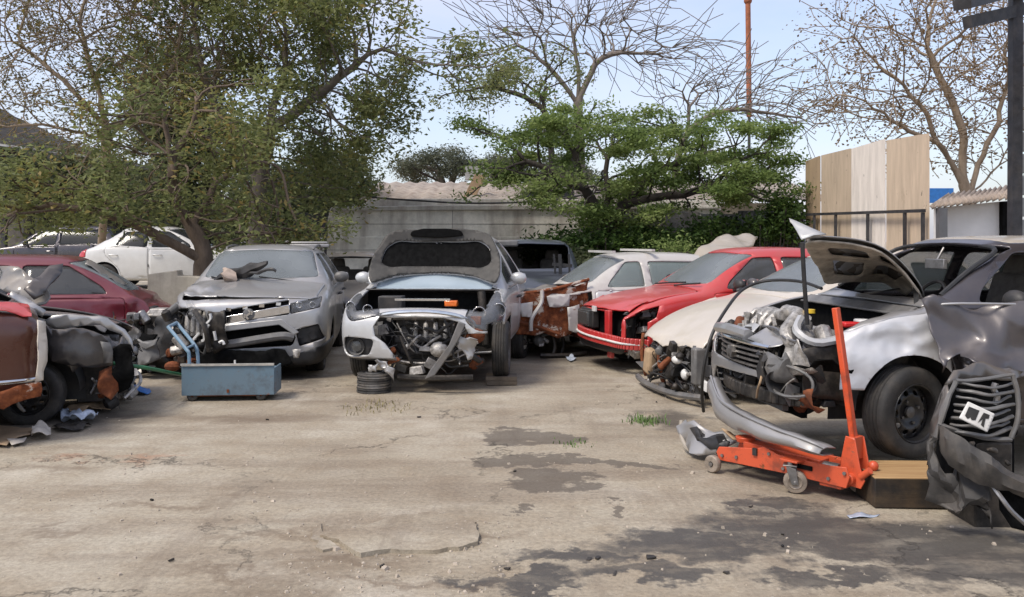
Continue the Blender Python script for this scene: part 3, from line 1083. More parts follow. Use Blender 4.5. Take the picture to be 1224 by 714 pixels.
# ------------------------------------------------------------ ground
def ground_mat():
    m = Mat('yard_concrete')
    v = m.vec
    n1 = m.noise(0.55, 6, 0.6)
    n2 = m.noise(3.2, 9, 0.65, vec=m.mapping(loc=(4, 2, 0)))
    n3 = m.noise(38, 5, 0.7)
    streak = m.noise(1.3, 8, 0.65, vec=m.mapping(sc=(0.28, 1.5, 1), loc=(2, 7, 0)))
    c = m.ramp(n1, [(0.32, (0.250, 0.205, 0.148, 1)), (0.50, (0.37, 0.318, 0.238, 1)), (0.70, (0.45, 0.405, 0.322, 1))])
    c = m.mix(m.math('MULTIPLY', m.ramp(n2, [(0.45, 0.0), (0.66, 1.0)]), 0.55), c, (0.29, 0.228, 0.155, 1))
    c = m.mix(m.math('MULTIPLY', m.ramp(streak, [(0.48, 0.0), (0.66, 1.0)]), 0.62), c, (0.20, 0.152, 0.108, 1))
    c = m.mix(m.math('MULTIPLY', m.ramp(m.noise(1.1, 8, 0.6, vec=m.mapping(loc=(9, 3, 0))), [(0.55, 0.0), (0.75, 1.0)]), 0.6), c, (0.56, 0.51, 0.42, 1))
    c = m.mix(0.75, c, m.ramp(n3, [(0.30, 0.55), (0.62, 1.0)]), 'MULTIPLY')
    pit = m.ramp(m.noise(75, 3, 0.6, vec=m.mapping(loc=(1, 8, 0))), [(0.66, 0.0), (0.70, 1.0)])
    c = m.mix(m.math('MULTIPLY', pit, 0.55), c, (0.07, 0.06, 0.05, 1))
    spk = m.ramp(m.noise(48, 3, 0.6, vec=m.mapping(loc=(6, 1, 0))), [(0.68, 0.0), (0.72, 1.0)])
    c = m.mix(m.math('MULTIPLY', spk, 0.5), c, (0.60, 0.56, 0.49, 1))
    tr = m.ramp(m.noise(1.6, 7, 0.7, vec=m.mapping(rot=(0, 0, 0.25), sc=(2.2, 0.22, 1), loc=(1, 2, 0))), [(0.54, 0.0), (0.70, 1.0)])   # faint wheel tracks
    c = m.mix(m.math('MULTIPLY', tr, 0.48), c, (0.16, 0.125, 0.092, 1))
    rough = 0.9
    # oil soaked patches: blobs with ragged edges (centre x, y, half width, half depth, turn, darkness, raggedness)
    wob = m.noise(2.6, 8, 0.66, out='Color')
    sep = m.node('ShaderNodeVectorMath', operation='SUBTRACT'); m.l.new(wob, sep.inputs[0]); sep.inputs[1].default_value = (0.5, 0.5, 0.5)
    scl = m.node('ShaderNodeVectorMath', operation='SCALE'); m.l.new(sep.outputs[0], scl.inputs[0]); scl.inputs['Scale'].default_value = 1.15
    add = m.node('ShaderNodeVectorMath', operation='ADD'); m.l.new(v, add.inputs[0]); m.l.new(scl.outputs[0], add.inputs[1])
    def blobs(lst):
        tot = None
        for (px, py, wx, wy) in lst:
            g = G(px, py)
            Y = g.y
            rx = wx * Y / FPX
            ry = max(0.08, wy * Y * Y / (EYE * FPX))
            mp = m.mapping(loc=(-g.x / rx, -g.y / ry, 0), sc=(1 / rx, 1 / ry, 0), vec=add.outputs[0])
            ln = m.node('ShaderNodeVectorMath', operation='LENGTH'); m.l.new(mp, ln.inputs[0])
            val = ln.outputs['Value']
            tot = val if tot is None else m.math('MINIMUM', tot, val)
        return tot
    wet = m.ramp(blobs([(625, 522, 70, 11), (655, 552, 105, 8), (648, 575, 55, 15), (632, 613, 20, 4), (732, 611, 18, 3), (760, 556, 50, 5)]), [(0.86, 1.0), (1.10, 0.0)])
    c = m.mix(m.math('MULTIPLY', wet, 0.70), c, (0.075, 0.061, 0.048, 1))
    oil = m.ramp(blobs([(830, 655, 135, 20), (960, 632, 150, 26), (1120, 650, 140, 36), (780, 690, 120, 14), (930, 604, 70, 10), (690, 668, 90, 10), (1060, 592, 80, 16), (640, 706, 60, 8), (600, 694, 110, 10), (1180, 690, 120, 26), (1000, 690, 120, 12), (1010, 655, 120, 20)]), [(0.62, 1.0), (1.08, 0.0)])
    oil = m.math('MULTIPLY', oil, m.ramp(m.noise(5.0, 9, 0.68, vec=m.mapping(sc=(0.6, 1.2, 1))), [(0.28, 0.50), (0.52, 1.0)]))
    c = m.mix(m.math('MULTIPLY', oil, 0.86), c, (0.045, 0.042, 0.040, 1))
    red = m.ramp(blobs([(175, 547, 40, 5), (95, 545, 40, 5)]), [(0.3, 1.0), (1.0, 0.0)])
    c = m.mix(m.math('MULTIPLY', red, 0.35), c, (0.34, 0.14, 0.07, 1))
    brn = m.ramp(blobs([(190, 607, 110, 7), (270, 690, 170, 9), (60, 640, 90, 8), (420, 670, 130, 10), (60, 560, 80, 8), (450, 700, 200, 9), (330, 640, 120, 6), (560, 640, 90, 8), (300, 500, 150, 7)]), [(0.2, 1.0), (1.1, 0.0)])
    c = m.mix(m.math('MULTIPLY', brn, 0.55), c, (0.14, 0.10, 0.066, 1))
    under_cars = m.ramp(blobs([(80, 500, 130, 16), (300, 455, 130, 12), (520, 446, 120, 13), (690, 425, 110, 12), (800, 500, 40, 14), (960, 560, 130, 26)]), [(0.45, 1.0), (1.15, 0.0)])  # darker ground patches below the cars
    c = m.mix(m.math('MULTIPLY', under_cars, 0.75), c, (0.055, 0.046, 0.038, 1))
    # hairline cracks
    vo = m.node('ShaderNodeTexVoronoi', feature='DISTANCE_TO_EDGE'); vo.inputs['Scale'].default_value = 0.42
    m.l.new(add.outputs[0], vo.inputs['Vector'])
    cr = m.ramp(vo.outputs['Distance'], [(0.0, 1.0), (0.008, 0.0)])
    cr = m.math('MULTIPLY', cr, m.ramp(m.noise(0.6, 4), [(0.48, 0.0), (0.6, 1.0)]))
    c = m.mix(m.math('MULTIPLY', cr, 0.4), c, (0.05, 0.042, 0.036, 1))
    m.set(Base_Color=c, Roughness=m.math('SUBTRACT', 0.92, m.math('MULTIPLY', m.math('ADD', m.math('MULTIPLY', oil, 0.30), m.math('MULTIPLY', wet, 0.12)), 1.0)), Specular_IOR_Level=0.35)
    h = m.math('ADD', m.math('MULTIPLY', n2, 0.7), m.math('ADD', m.math('MULTIPLY', n3, 0.22), m.math('MULTIPLY', cr, -0.6)))
    m.bump(h, 0.7, 0.03)
    return m.m

def ground_z(x, y):
    a = noise.noise(Vector((x * 0.35, y * 0.35, 0))) * 0.012 + noise.noise(Vector((x * 1.4, y * 1.4, 3))) * 0.006
    return a

M['ground'] = ground_mat()
def make_ground():
    xs = np.concatenate([np.linspace(-400, -12, 14), np.linspace(-11, 11, 111), np.linspace(12, 400, 14)])
    ys = np.concatenate([np.linspace(-60, 0, 6), np.linspace(1, 16, 91), np.linspace(18, 60, 12), np.linspace(80, 900, 12)])
    vs = [(x, y, ground_z(x, y) if abs(x) < 12 and 0 < y < 17 else 0.0) for y in ys for x in xs]
    nx = len(xs)
    fs = np.array([(j * nx + i, j * nx + i + 1, (j + 1) * nx + i + 1, (j + 1) * nx + i) for j in range(len(ys) - 1) for i in range(nx - 1)])
    me = np_mesh('ground', vs, fs)
    o = link('ground', finish(me, M['ground'], True, None))
    tag(o, kind='structure')
make_ground()

M['slab'] = simple('broken_concrete', (0.37, 0.315, 0.25, 1), 0.92, 0, 0.45, 5, bump=0.8)
M['slab_pale'] = simple('pale_broken_concrete', (0.42, 0.365, 0.29, 1), 0.92, 0, 0.4, 7, bump=0.5)
def slab(px, mat, t, seed, tilt=0.0):
    """a flat broken piece of the yard surface with ragged edges; px = outline in the photograph"""
    pts = [G(a, b) for a, b in px]
    c = sum(pts, Vector()) / len(pts)
    poly = [(p.x - c.x, p.y - c.y) for p in pts]
    m = MB()
    dense = []
    for i, p in enumerate(poly):
        q = poly[(i + 1) % len(poly)]
        n = max(1, int(math.hypot(q[0] - p[0], q[1] - p[1]) / 0.035))
        for k in range(n):
            a = (p[0] + (q[0] - p[0]) * k / n, p[1] + (q[1] - p[1]) * k / n)
            w = nzv((a[0], a[1], seed), 5, seed) * 0.075 + nzv((a[0], a[1], seed), 16, seed) * 0.030
            dense.append((a[0] + w.x, a[1] + w.y))
    m.prism(dense, -0.03, t, lambda a, b, h: (a, b, h + (ground_z(a + c.x, b + c.y)) + (nz((a, b, seed), 4, seed) * 0.004 if h > 0 else 0) + tilt * b * (h > 0)))
    o = m.build('broken_slab', M[mat], None, angle=30)
    o.location = (c.x, c.y, 0)
    return o
tag(slab([(430, 632), (478, 622), (545, 618), (580, 645), (575, 654), (500, 664), (432, 668), (398, 654), (392, 645)], 'ground', 0.022, 3), 'wide broken slab of concrete lifting from the yard floor, crack along its near edge', 'broken concrete')
tag(slab([(372, 636), (384, 630), (398, 650), (402, 661), (386, 663), (376, 650)], 'ground', 0.010, 5), 'pale narrow chip of concrete left of the wide broken slab', 'broken concrete')
tag(slab([(500, 618), (520, 616), (545, 640), (528, 646)], 'ground', 0.016, 9), 'pale strip of cement lying on the far edge of the wide broken slab', 'broken concrete')
0 and tag(slab([(380, 676), (440, 668), (510, 664), (560, 667), (540, 680), (470, 690), (390, 694)], 'slab_pale', 0.010, 12), 'thin pale crumbling slab in front of the wide broken slab', 'broken concrete')
rg = random.Random(77)
m_ = MB()
for k in range(640):
    if k < 220:
        q = G(rg.uniform(340, 620), rg.uniform(625, 712))
    elif k < 420:
        q = G(rg.uniform(20, 1200), rg.uniform(470, 712))
    else:
        q = G(rg.choice([rg.gauss(90, 60), rg.gauss(760, 50), rg.gauss(1150, 60), rg.gauss(330, 60)]), rg.uniform(440, 640))
    s = rg.uniform(0.0025, 0.009) * (2.0 if rg.random() < 0.07 else 1)
    m_.box((q.x, q.y, ground_z(q.x, q.y) + s * 0.3), (s * rg.uniform(1, 2.4), s * rg.uniform(1, 2), s), Matrix.Rotation(rg.uniform(0, 6), 3, 'Z') @ Matrix.Rotation(rg.uniform(-.4, .4), 3, 'X'), 0.7)
tag(m_.build('gravel', M['slab'], None, smooth=False), 'loose grit and stone chips scattered on the yard', kind='stuff')
M['wood_dark'] = simple('weathered_wood', (0.11, 0.085, 0.06, 1), 0.85, 0, 0.4, 9, dust=0.3)
M['cream_dusty'] = paint('dusty_beige_panel', (0.50, 0.46, 0.38, 1), 0.0, 0.5, 0.6)

def on(car, px, py, axis, val):
    """the point of the car's plane (axis = val, car axes) seen at a pixel of the photograph"""
    o = car.Mi @ Vector((0, 0, EYE))
    p = car.Mi @ P(px, py, 1.0)
    dvec = p - o
    return o + dvec * ((val - o[axis]) / dvec[axis])

def fpoly(car, pts, x=0.0):
    return [(q.y, q.z) for q in (on(car, a, b, 0, x) for a, b in pts)]

def spoly(car, pts, y):
    return [(q.x, q.z) for q in (on(car, a, b, 1, y) for a, b in pts)]
# ------------------------------------------------------------ white car with raised bonnet, centre
def white_car():
    g = P(497, 0, 8.65)
    root = car_root('wrecked_car', 'white silver car with raised bonnet and torn-open nose, standing on old brake discs', g.x, g.y, 5, z=0.10)
    d = dict(L=3.9, W=1.68, H=1.50, z0=0.20, zn=0.74, zc=0.88, cowl=1.02, zb=0.87, zb2=0.95, hx=1.72, rx=3.2, bx=3.55, zd=0.98, rw=0.62, nose=0.14, bp=2.2, rearx=3.15)
    c = Car(root, d, [crumple((0.1, -0.6, 0.6), 0.5, 0.03, 5, seed=3)])
    cabin(c, 1)
    std_glass(c, 'glass_sky_tint', lo_off=0.0)
    # bonnet opening, and the torn mouth in the nose
    W = 0.84
    top = lambda cc, n: n.z > 0.25 and cc.x < 1.15 and cc.z > 0.6
    c.take(rnd([(0.10, -W * .78), (0.10, W * .78), (1.03, W * .83), (1.03, -W * .83)], 0.06), 'top', top).free()
    fr = lambda cc, n: cc.x < 0.75 and n.x < 0.3
    # mouth: +y is the left of the picture
    mouth = [(0.36, 0.66), (0.22, 0.655), (0.0, 0.665), (-0.28, 0.655), (-0.47, 0.60), (-0.52, 0.50), (-0.88, 0.50), (-0.88, 0.05), (0.18, 0.05), (0.22, 0.30), (0.30, 0.40), (0.40, 0.47), (0.42, 0.56)]
    c.take(mouth, 'front', fr).free()
    c.take([(-0.15, -0.90), (1.15, -0.90), (1.15, -0.70), (-0.15, -0.70)], 'top', lambda cc, n: cc.z < 0.58 and cc.y < -0.3).free()
    # lamps
    lamp(c, rnd([(0.36, 0.665), (0.66, 0.60), (0.80, 0.74), (0.78, 0.86), (0.50, 0.79), (0.38, 0.73)], 0.05), 'front', lambda cc, n: cc.x < 0.75)
    lamp(c, rnd([(-0.47, 0.63), (-0.60, 0.52), (-0.82, 0.52), (-0.83, 0.74), (-0.74, 0.88), (-0.52, 0.80)], 0.06), 'front', lambda cc, n: cc.x < 0.85, amber=(-0.03, 0.10, -0.06))
    # fog lamp recess
    f = c.take(rnd([(0.40, 0.44), (0.74, 0.46), (0.76, 0.31), (0.68, 0.25), (0.46, 0.27)], 0.06), 'front', fr)
    for v in f.verts: v.co.x += 0.05
    fo = c.put(f, 'fog_lamp_recess', M['plastic'], 0.01)
    q = MB(); q.lathe([(0.085, -0.05), (0.075, -0.02), (0.07, 0.0), (0.001, 0.0)], (0.06, 0.60, 0.36), 'X', 20); q.build('fog_lamp', M['plastic_grey'], fo)
    q = MB(); q.lathe([(0.052, -0.012), (0.001, -0.02)], (0.05, 0.60, 0.36), 'X', 16); q.build('fog_lens', M['glass_dark'], fo)
    trim(c, rnd([(0.28, 0.205), (0.80, 0.215), (0.82, 0.24), (0.30, 0.235)], 0.01), 'front', fr, 'bumper_lip', 'plastic', 0.006)
    arches(c, 0.72, 3.15, 0.34, 0.32, front=(1,))
    doors(c, -1, 'white_silver'); doors(c, 1, 'white_silver')
    mirror(c, 1, 'white_silver', 1.42, 0.98, 0.05); mirror(c, -1, 'white_silver', 1.42, 0.98, 0.05)
    c.body('body', M['white_silver'])
    # chrome nose band that frames the top of the mouth
    strip(c, [(0.10, 0.42, 0.57), (0.03, 0.38, 0.66), (-0.03, 0.20, 0.70), (-0.06, 0.0, 0.715), (-0.05, -0.2, 0.71), (0.0, -0.42, 0.67), (0.06, -0.53, 0.60), (0.09, -0.55, 0.54)], 'grille_surround', 'chrome', 0.020)
    # engine room
    engine_room(c, 0.10, 0.95, -0.60, 0.42, 0.08, 0.64, 11, 26, 34)
    q = MB()
    q.box((0.36, -0.10, 0.40), (0.035, 0.74, 0.40)); q.box((0.33, -0.10, 0.61), (0.06, 0.80, 0.03)); q.box((0.33, -0.10, 0.19), (0.06, 0.80, 0.03))
    rd = bevel(q.build('radiator', M['grime_shade'], root), 0.006)
    q = MB(); q.lathe([(0.17, 0), (0.17, 0.04), (0.155, 0.04), (0.155, 0)], (0.28, 0.12, 0.40), 'X', 24)
    for k in range(6):
        a = k * math.pi / 3
        q.bar((0.30, 0.12, 0.40), (0.30, 0.12 + 0.15 * math.cos(a), 0.40 + 0.15 * math.sin(a)), 0.05, 0.006, Vector((1, 0.4, 0)))
    q.build('cooling_fan', M['plastic'], rd)
    wall_sheet(c, [(0.98, -0.72, 0.20), (0.98, 0.72, 0.20), (0.98, 0.72, 0.88), (0.98, -0.72, 0.88)], 'bulkhead', 'soot')
    q = MB(); q.box((0.10, -0.05, 0.82), (0.05, 0.55, 0.02)); q.build('slam_panel', M['chrome'], root)
    q = MB(); q.box((0.45, -0.28, 0.76), (0.10, 0.13, 0.06)); bevel(q.build('fuse_box', M['lens_amber'], root), 0.01)
    q = MB(); q.box((0.5, 0.35, 0.74), (0.18, 0.25, 0.18)); bevel(q.build('battery', M['plastic'], root), 0.01)
    q = MB()
    q.plate(rnd([(0.86, -0.72), (1.05, -0.74), (1.05, 0.74), (0.86, 0.72)], 0.05), [], lambda a, b: (a, b, 0.865 + 0.02 * math.sin(a * 30)), 0.05)
    solid(q.build('scuttle_panel', M['plastic'], root), 0.01)
    # loose strut of bumper beam slanting across the mouth
    q = MB(); q.prism([(-0.50, 0.60), (-0.43, 0.62), (-0.34, 0.40), (-0.16, 0.16), (-0.10, 0.06), (-0.20, 0.10), (-0.33, 0.28), (-0.44, 0.46)], -0.08, -0.05, lambda a, b, h: (h, a, b))
    bevel(q.build('bent_bumper_beam', M['plastic_grey'], root), 0.008)
    # torn silver ends of the bumper
    wall_sheet(c, [(-0.05, 0.40, 0.24), (-0.07, 0.28, 0.24), (-0.06, 0.20, 0.12), (-0.03, 0.20, 0.03), (-0.04, 0.28, 0.13), (-0.02, 0.36, 0.18)], 'torn_bumper_end', 'silver', 0.006, jit=0.05, f=9, step=0.03)
    wall_sheet(c, [(-0.05, 0.48, 0.19), (-0.07, 0.37, 0.22), (-0.07, 0.35, 0.15), (-0.05, 0.42, 0.10), (-0.05, 0.49, 0.13)], 'dangling_lamp_shell', 'white_silver', 0.01, jit=0.06, f=10, step=0.03)
    wall_sheet(c, [(-0.02, -0.42, 0.46), (-0.02, -0.60, 0.46), (0.0, -0.58, 0.36), (0.0, -0.50, 0.26), (0.0, -0.44, 0.30)], 'torn_bracket', 'silver', 0.006, jit=0.05, f=9, step=0.03)
    # wheels: the bared one on the right, half hidden one on the left
    wheel(root, (0.80, -0.76, 0.255), 0.30, 0.175, side=-1, steer=2)
    wheel(root, (0.72, 0.70, 0.255), 0.30, 0.18, side=1)
    wheel(root, (3.15, -0.72, 0.27), 0.29, 0.18, side=-1); wheel(root, (3.15, 0.72, 0.27), 0.29, 0.18, side=1)
    q = MB()
    q.bar((0.80, -0.66, 0.25), (0.75, -0.2, 0.16), 0.06, 0.03); q.bar((0.80, -0.66, 0.25), (0.80, -0.1, 0.28), 0.035); q.cyl((0.80, -0.60, 0.30), (0.86, -0.54, 0.86), 0.045, 12)
    q.build('suspension', M['grime_shade'], root)
    strip(c, [(0.1, -0.55, 0.06), (0.08, -0.1, 0.05), (0.1, 0.2, 0.06)], 'subframe', 'grime_shade', 0.03)
    # raised bonnet, seen from below
    B = bpy.data.objects.new('bonnet', None); COL.objects.link(B); B.parent = root
    B.location = (1.00, 0, 0.875); B.rotation_euler = (0, R(37), 0)
    # panel frame: y across, h up along the bonnet
    out = rnd([(-0.70, 0.0), (-0.74, 0.14), (-0.72, 0.40), (-0.60, 0.66), (-0.40, 0.73), (0, 0.75), (0.40, 0.73), (0.60, 0.66), (0.72, 0.40), (0.74, 0.14), (0.70, 0.0), (0.45, 0.15), (0.2, 0.205), (0.0, 0.22), (-0.2, 0.205), (-0.45, 0.15)], 0.07)
    hole = rnd([(-0.62, 0.30), (-0.59, 0.50), (-0.47, 0.60), (0, 0.615), (0.47, 0.60), (0.59, 0.50), (0.62, 0.30), (0.52, 0.25), (0.28, 0.29), (0.0, 0.305), (-0.28, 0.29), (-0.52, 0.25)], 0.06)
    bow = lambda a, b: 0.10 * (a / 0.74) ** 2 + 0.12 * (max(0, b - 0.35) / 0.4) ** 2
    q = MB(); q.plate(out, [], lambda a, b: (0.035 - bow(a, b), a, b), 0.05)
    solid(q.build('bonnet_skin', M['white_silver'], B, angle=60), 0.006)
    out2 = [(a * 0.985, 0.01 + b * 0.975) for a, b in out]
    q = MB()
    def ins(a, b):
        e = 0.012 * math.sin(a * 9) * math.sin(b * 11)
        return (-0.0 - bow(a, b) + e + 0.012 * nz((a, b, 0), 6, 2), a, b)
    q.plate(out2, [hole], ins, 0.04)
    solid(q.build('bonnet_inner_frame', M['underbonnet'], B, angle=60), 0.006)
    q = MB(); q.plate(hole, [], lambda a, b: (0.022 - bow(a, b) + 0.006 * nz((a, b, 1), 9, 4), a, b), 0.05)
    q.build('bonnet_insulation', M['soot'], B, angle=60)
    q = MB(); q.tube([(-0.02, -0.03, 0.60), (-0.02, 0, 0.66), (-0.02, 0.03, 0.60)], 0.012, 6); q.build('latch_striker', M['steel'], B)
    q = MB()
    q.prism(rnd([(-0.30, 0.0), (-0.27, 0.055), (-0.12, 0.075), (0.14, 0.075), (0.28, 0.05), (0.30, 0.0), (0.1, -0.02), (-0.1, -0.02)], 0.03), 0, 0.22, lambda a, b, h: (h - 0.1, a, b))
    q.jitter(0.012, 6)
    o = bevel(q.build('foam_pad', M['soot'], None), 0.015)
    o.location = root.matrix_basis @ Vector((1.40, 0.02, 1.46))
    o.rotation_euler = (0, 0, R(85))
    tag(o, 'flat black foam pad lying on the top edge of the raised bonnet', 'foam pad')
    return c, root
WC, WCR = white_car()

def disc_stack(name, label, px, py, n, r, sq=False, group=None):
    g = G(px, py)
    root = thing(name, label, 'brake disc' if not sq else 'wooden block', (g.x, g.y, 0), group=group)
    rg = random.Random(int(px))
    z = 0.004
    for k in range(n):
        q = MB()
        if not sq:
            q.lathe([(r * 0.35, z), (r, z), (r, z + 0.014), (r * 0.9, z + 0.018), (r * 0.9, z + 0.026), (r, z + 0.03), (r, z + 0.042), (r * 0.55, z + 0.042), (r * 0.55, z + 0.05), (r * 0.35, z + 0.05)], (rg.uniform(-.01, .01), rg.uniform(-.01, .01), 0), 'Z', 36)
            q.build('brake_disc', M['steel' if k % 2 else 'rim_grey'], root)
            z += 0.048
        else:
            q.box((rg.uniform(-.02, .02), 0, z + 0.022), (r * 2 * rg.uniform(.9, 1.05), r * 1.5, 0.044), Matrix.Rotation(rg.uniform(-.08, .08), 3, 'Z'))
            bevel(q.build('plank', M['wood_dark'], root), 0.004)
            z += 0.045
    return root
# ------------------------------------------------------------ silver off-roader, left of the middle
def suv():
    root = car_root('wrecked_car', 'silver off-roader with crushed front corner and debris on its windscreen, behind the blue cart', -2.84, 9.5, -8, z=-0.07, cat='car')
    d = dict(L=3.95, W=1.74, H=1.52, z0=0.20, zn=0.93, zc=1.06, cowl=1.05, zb=1.02, zb2=1.05, hx=1.62, rx=3.5, bx=3.8, zd=1.02, rw=0.68, nose=0.05, bp=2.15, rearx=3.2)
    c = Car(root, d, [crumple((0.1, 0.85, 0.55), (0.75, 0.55, 0.60), 0.10, 4.5, (0.28, -0.10, -0.02), 2), crumple((0.5, 0.62, 0.95), 0.35, 0.035, 5, (0, 0, 0.03), 6)])
    gl = std_glass(c, 'glass')
    cabin(c, -1)
    W = 0.87
    fr = lambda cc, n: cc.x < 0.7 and n.x < 0.3
    fp = lambda pts, x=0.02: fpoly(c, pts, x)
    # headlight on the sound side
    lamp(c, rnd(fp([(347, 362), (384, 355), (384, 367), (348, 375)], 0.08), 0.02), 'front', lambda cc, n: cc.x < 0.75 and cc.y < 0, 0.09)
    # grille slot
    g = c.take(rnd(fp([(263, 372), (345, 358), (346, 376), (300, 382), (266, 388)]), 0.02), 'front', fr)
    for v in g.verts: v.co.x += 0.07
    c.put(g, 'grille_back', M['soot'], 0.01)
    # lower air intake
    g = c.take(rnd(fp([(262, 394), (340, 386), (354, 402), (350, 413), (262, 418)]), 0.03), 'front', fr)
    for v in g.verts: v.co.x += 0.12
    c.put(g, 'air_intake', M['soot'], 0.01)
    # fog lamp corner
    g = c.take(rnd(fp([(353, 394), (381, 387), (389, 405), (358, 414)]), 0.02), 'front', lambda cc, n: cc.x < 0.75 and n.x < 0.6)
    for v in g.verts: v.co.x += 0.05
    o = c.put(g, 'fog_lamp_recess', M['plastic'], 0.01)
    for a, b in ((364, 404), (374, 401)):
        q = MB(); p = on(c, a, b, 0, 0.05); q.lathe([(0.045, -0.01), (0.035, 0.03), (0.001, 0.04)], p, 'X', 16); q.build('fog_lamp', M['reflector'], o)
    # torn-open crushed corner
    c.take([(0.90, 0.20), (0.90, 0.80), (0.60, 0.86), (0.44, 0.82), (0.36, 0.60), (0.34, 0.20)], 'front', lambda cc, n: cc.x < 0.55 and cc.y > 0.3).free()
    trim(c, rnd(fp([(240, 435), (340, 428), (392, 410), (404, 416), (404, 436), (240, 446)]), 0.02), 'front', lambda cc, n: cc.x < 0.9 and n.x < 0.6, 'lower_bumper', 'plastic', 0.01, 0.02)
    # bonnet
    hp = rnd([(0.14, -W * .80), (0.10, -0.3), (0.08, 0.05), (0.12, W * 0.60), (0.25, W * 0.84), (1.02, W * .84), (1.02, -W * .84)], 0.06)
    b = c.take(hp, 'top', lambda cc, n: n.z > 0.3 and cc.x < 1.15 and cc.z > 0.66, 0.006)
    fold(b, 1, [crumple((0.35, 0.62, 1.0), (0.5, 0.4, 0.5), 0.06, 5, (0.05, 0, 0.01), 6), crease((0.15, 0.42, 1.0), (0.85, 0.36, 1.0), 0.07, (0, 0, -0.05))])
    bo = c.put(b, 'bonnet', M['silver_dusty'], 0.012)
    bo.location = (0.0, 0, 0.02); bo.rotation_euler = (R(1.5), R(-0.6), 0)
    arches(c, 0.80, 3.2, 0.37, 0.33)
    doors(c, -1, 'silver'); doors(c, 1, 'silver')
    mirror(c, -1, 'plastic_grey', 1.52, 1.12, 0.05)
    c.body('body', M['silver_dusty'])
    # grille bar with its badge
    q = MB()
    q.prism(fp([(271, 378), (346, 364), (347, 374), (271, 387)]), -0.015, 0.03, lambda a, b_, h: (h, a, b_))
    gb = bevel(q.build('grille_bar', M['chrome'], root), 0.006)
    q = MB(); pc = on(c, 297, 376, 0, -0.03)
    q.lathe([(0.062, 0.02), (0.062, -0.006), (0.05, -0.012), (0.001, -0.012)], pc, 'X', 20)
    bd = q.build('badge', M['plastic_grey'], gb)
    q = MB()
    q.bar(pc + Vector((-0.014, -0.045, 0.03)), pc + Vector((-0.014, 0.045, -0.03)), 0.012, 0.02); q.bar(pc + Vector((-0.014, -0.04, 0.0)), pc + Vector((-0.014, 0.0, 0.05)), 0.012, 0.018); q.bar(pc + Vector((-0.014, 0.04, 0.0)), pc + Vector((-0.014, 0.0, -0.05)), 0.012, 0.018)
    q.build('emblem', M['chrome'], bd)
    for k in range(4):
        a = 268 + k * 20
        q = MB(); p = on(c, a + 5, 370 - k * 2.2, 0, -0.01); q.box(p, (0.03, 0.05, 0.035)); q.jitter(0.006, 20, k); q.build('broken_grille_tooth', M['chrome'], root)
    # lower chrome lip and the bare bumper beam
    q = MB(); q.prism(fp([(270, 388), (338, 381), (358, 397), (352, 400), (334, 388), (270, 396)]), -0.035, 0.02, lambda a, b_, h: (h, a, b_))
    bevel(q.build('bumper_chrome_lip', M['silver'], root), 0.008)
    strip(c, [on(c, 259, 414, 0, -0.02), on(c, 290, 409, 0, -0.07), on(c, 335, 402, 0, -0.08), on(c, 350, 404, 0, -0.05)], 'bumper_beam', 'plastic_grey', 0.045, None, 8)
    # crushed corner: bare engine parts, lamp shell, splintered bits
    engine_room(c, 0.05, 0.75, 0.28, 0.86, 0.16, 0.84, 23, 22, 26)
    wall_sheet(c, [c.L(222, 360, 9.55), c.L(229, 358, 9.5), c.L(237, 374, 9.4), c.L(236, 381, 9.35), c.L(230, 381, 9.4)], 'broken_headlight', 'lens', 0.02, jit=0.01)
    for k, pts in enumerate([[(251, 375), (252, 381), (247, 387)], [(250, 388), (245, 396), (244, 406), (241, 408)], [(256, 396), (257, 402), (258, 407)], [(262, 410), (266, 408), (268, 412)], [(238, 398), (233, 404), (229, 409)]]):
        strip(c, [c.L(a, b_, 9.30) for a, b_ in pts], 'splintered_trim', 'white_plastic', 0.016, None, 5, 3)
    strip(c, [c.L(233, 372, 9.4), c.L(240, 383, 9.3), c.L(246, 395, 9.25), c.L(250, 420, 9.3)], 'bent_rail', 'grime_shade', 0.03, None, 6)
    wall_sheet(c, [c.L(247, 372, 9.3), c.L(269, 374, 9.3), c.L(270, 412, 9.35), c.L(258, 425, 9.35), c.L(250, 400, 9.3)], 'radiator_shroud', 'grime_shade', 0.02, jit=0.05)
    wall_sheet(c, [c.L(232, 424, 9.4), c.L(270, 420, 9.4), c.L(340, 418, 9.45), c.L(350, 436, 9.45), c.L(300, 444, 9.4), c.L(240, 446, 9.4)], 'undertray', 'soot', 0.02, jit=0.04)
    wall_sheet(c, [c.L(350, 418, 9.35), c.L(360, 416, 9.35), c.L(358, 428, 9.35), c.L(352, 428, 9.35)], 'dangling_bracket', 'alu', 0.02, jit=0.02)
    # roof rails
    for s in (-1, 1):
        strip(c, [(1.95, s * 0.54, 1.455), (2.05, s * 0.555, 1.49), (2.6, s * 0.56, 1.51), (3.15, s * 0.55, 1.48), (3.25, s * 0.54, 1.43)], 'roof_rail', 'plastic_grey', 0.014)
    for s in (-1, 1):
        wheel(root, (3.2, s * 0.76, 0.33), 0.33, 0.2, side=s, rim='rim_grey')
        wheel(root, (0.85, s * 0.66, 0.31), 0.31, 0.2, side=s)
    q = MB()
    for s in (0.3, -0.25):
        q.tube(smooth_path([(0.97, s - 0.30, 1.055), (1.05, s - 0.1, 1.09), (1.12, s + 0.28, 1.14)], 4), 0.010, 5)
    q.build('wiper', M['rubber'], root)
    # debris on the windscreen: a torn dark trim strip and a crumpled rag
    m = MB()
    pts = [c.L(258, 336, 10.45), c.L(270, 331, 10.5), c.L(290, 326, 10.5), c.L(306, 319, 10.45), c.L(318, 315, 10.4)]
    m.tube(smooth_path(pts, 5), [0.02 + 0.05 * math.sin(math.pi * k / 20) for k in range(21)], 7)
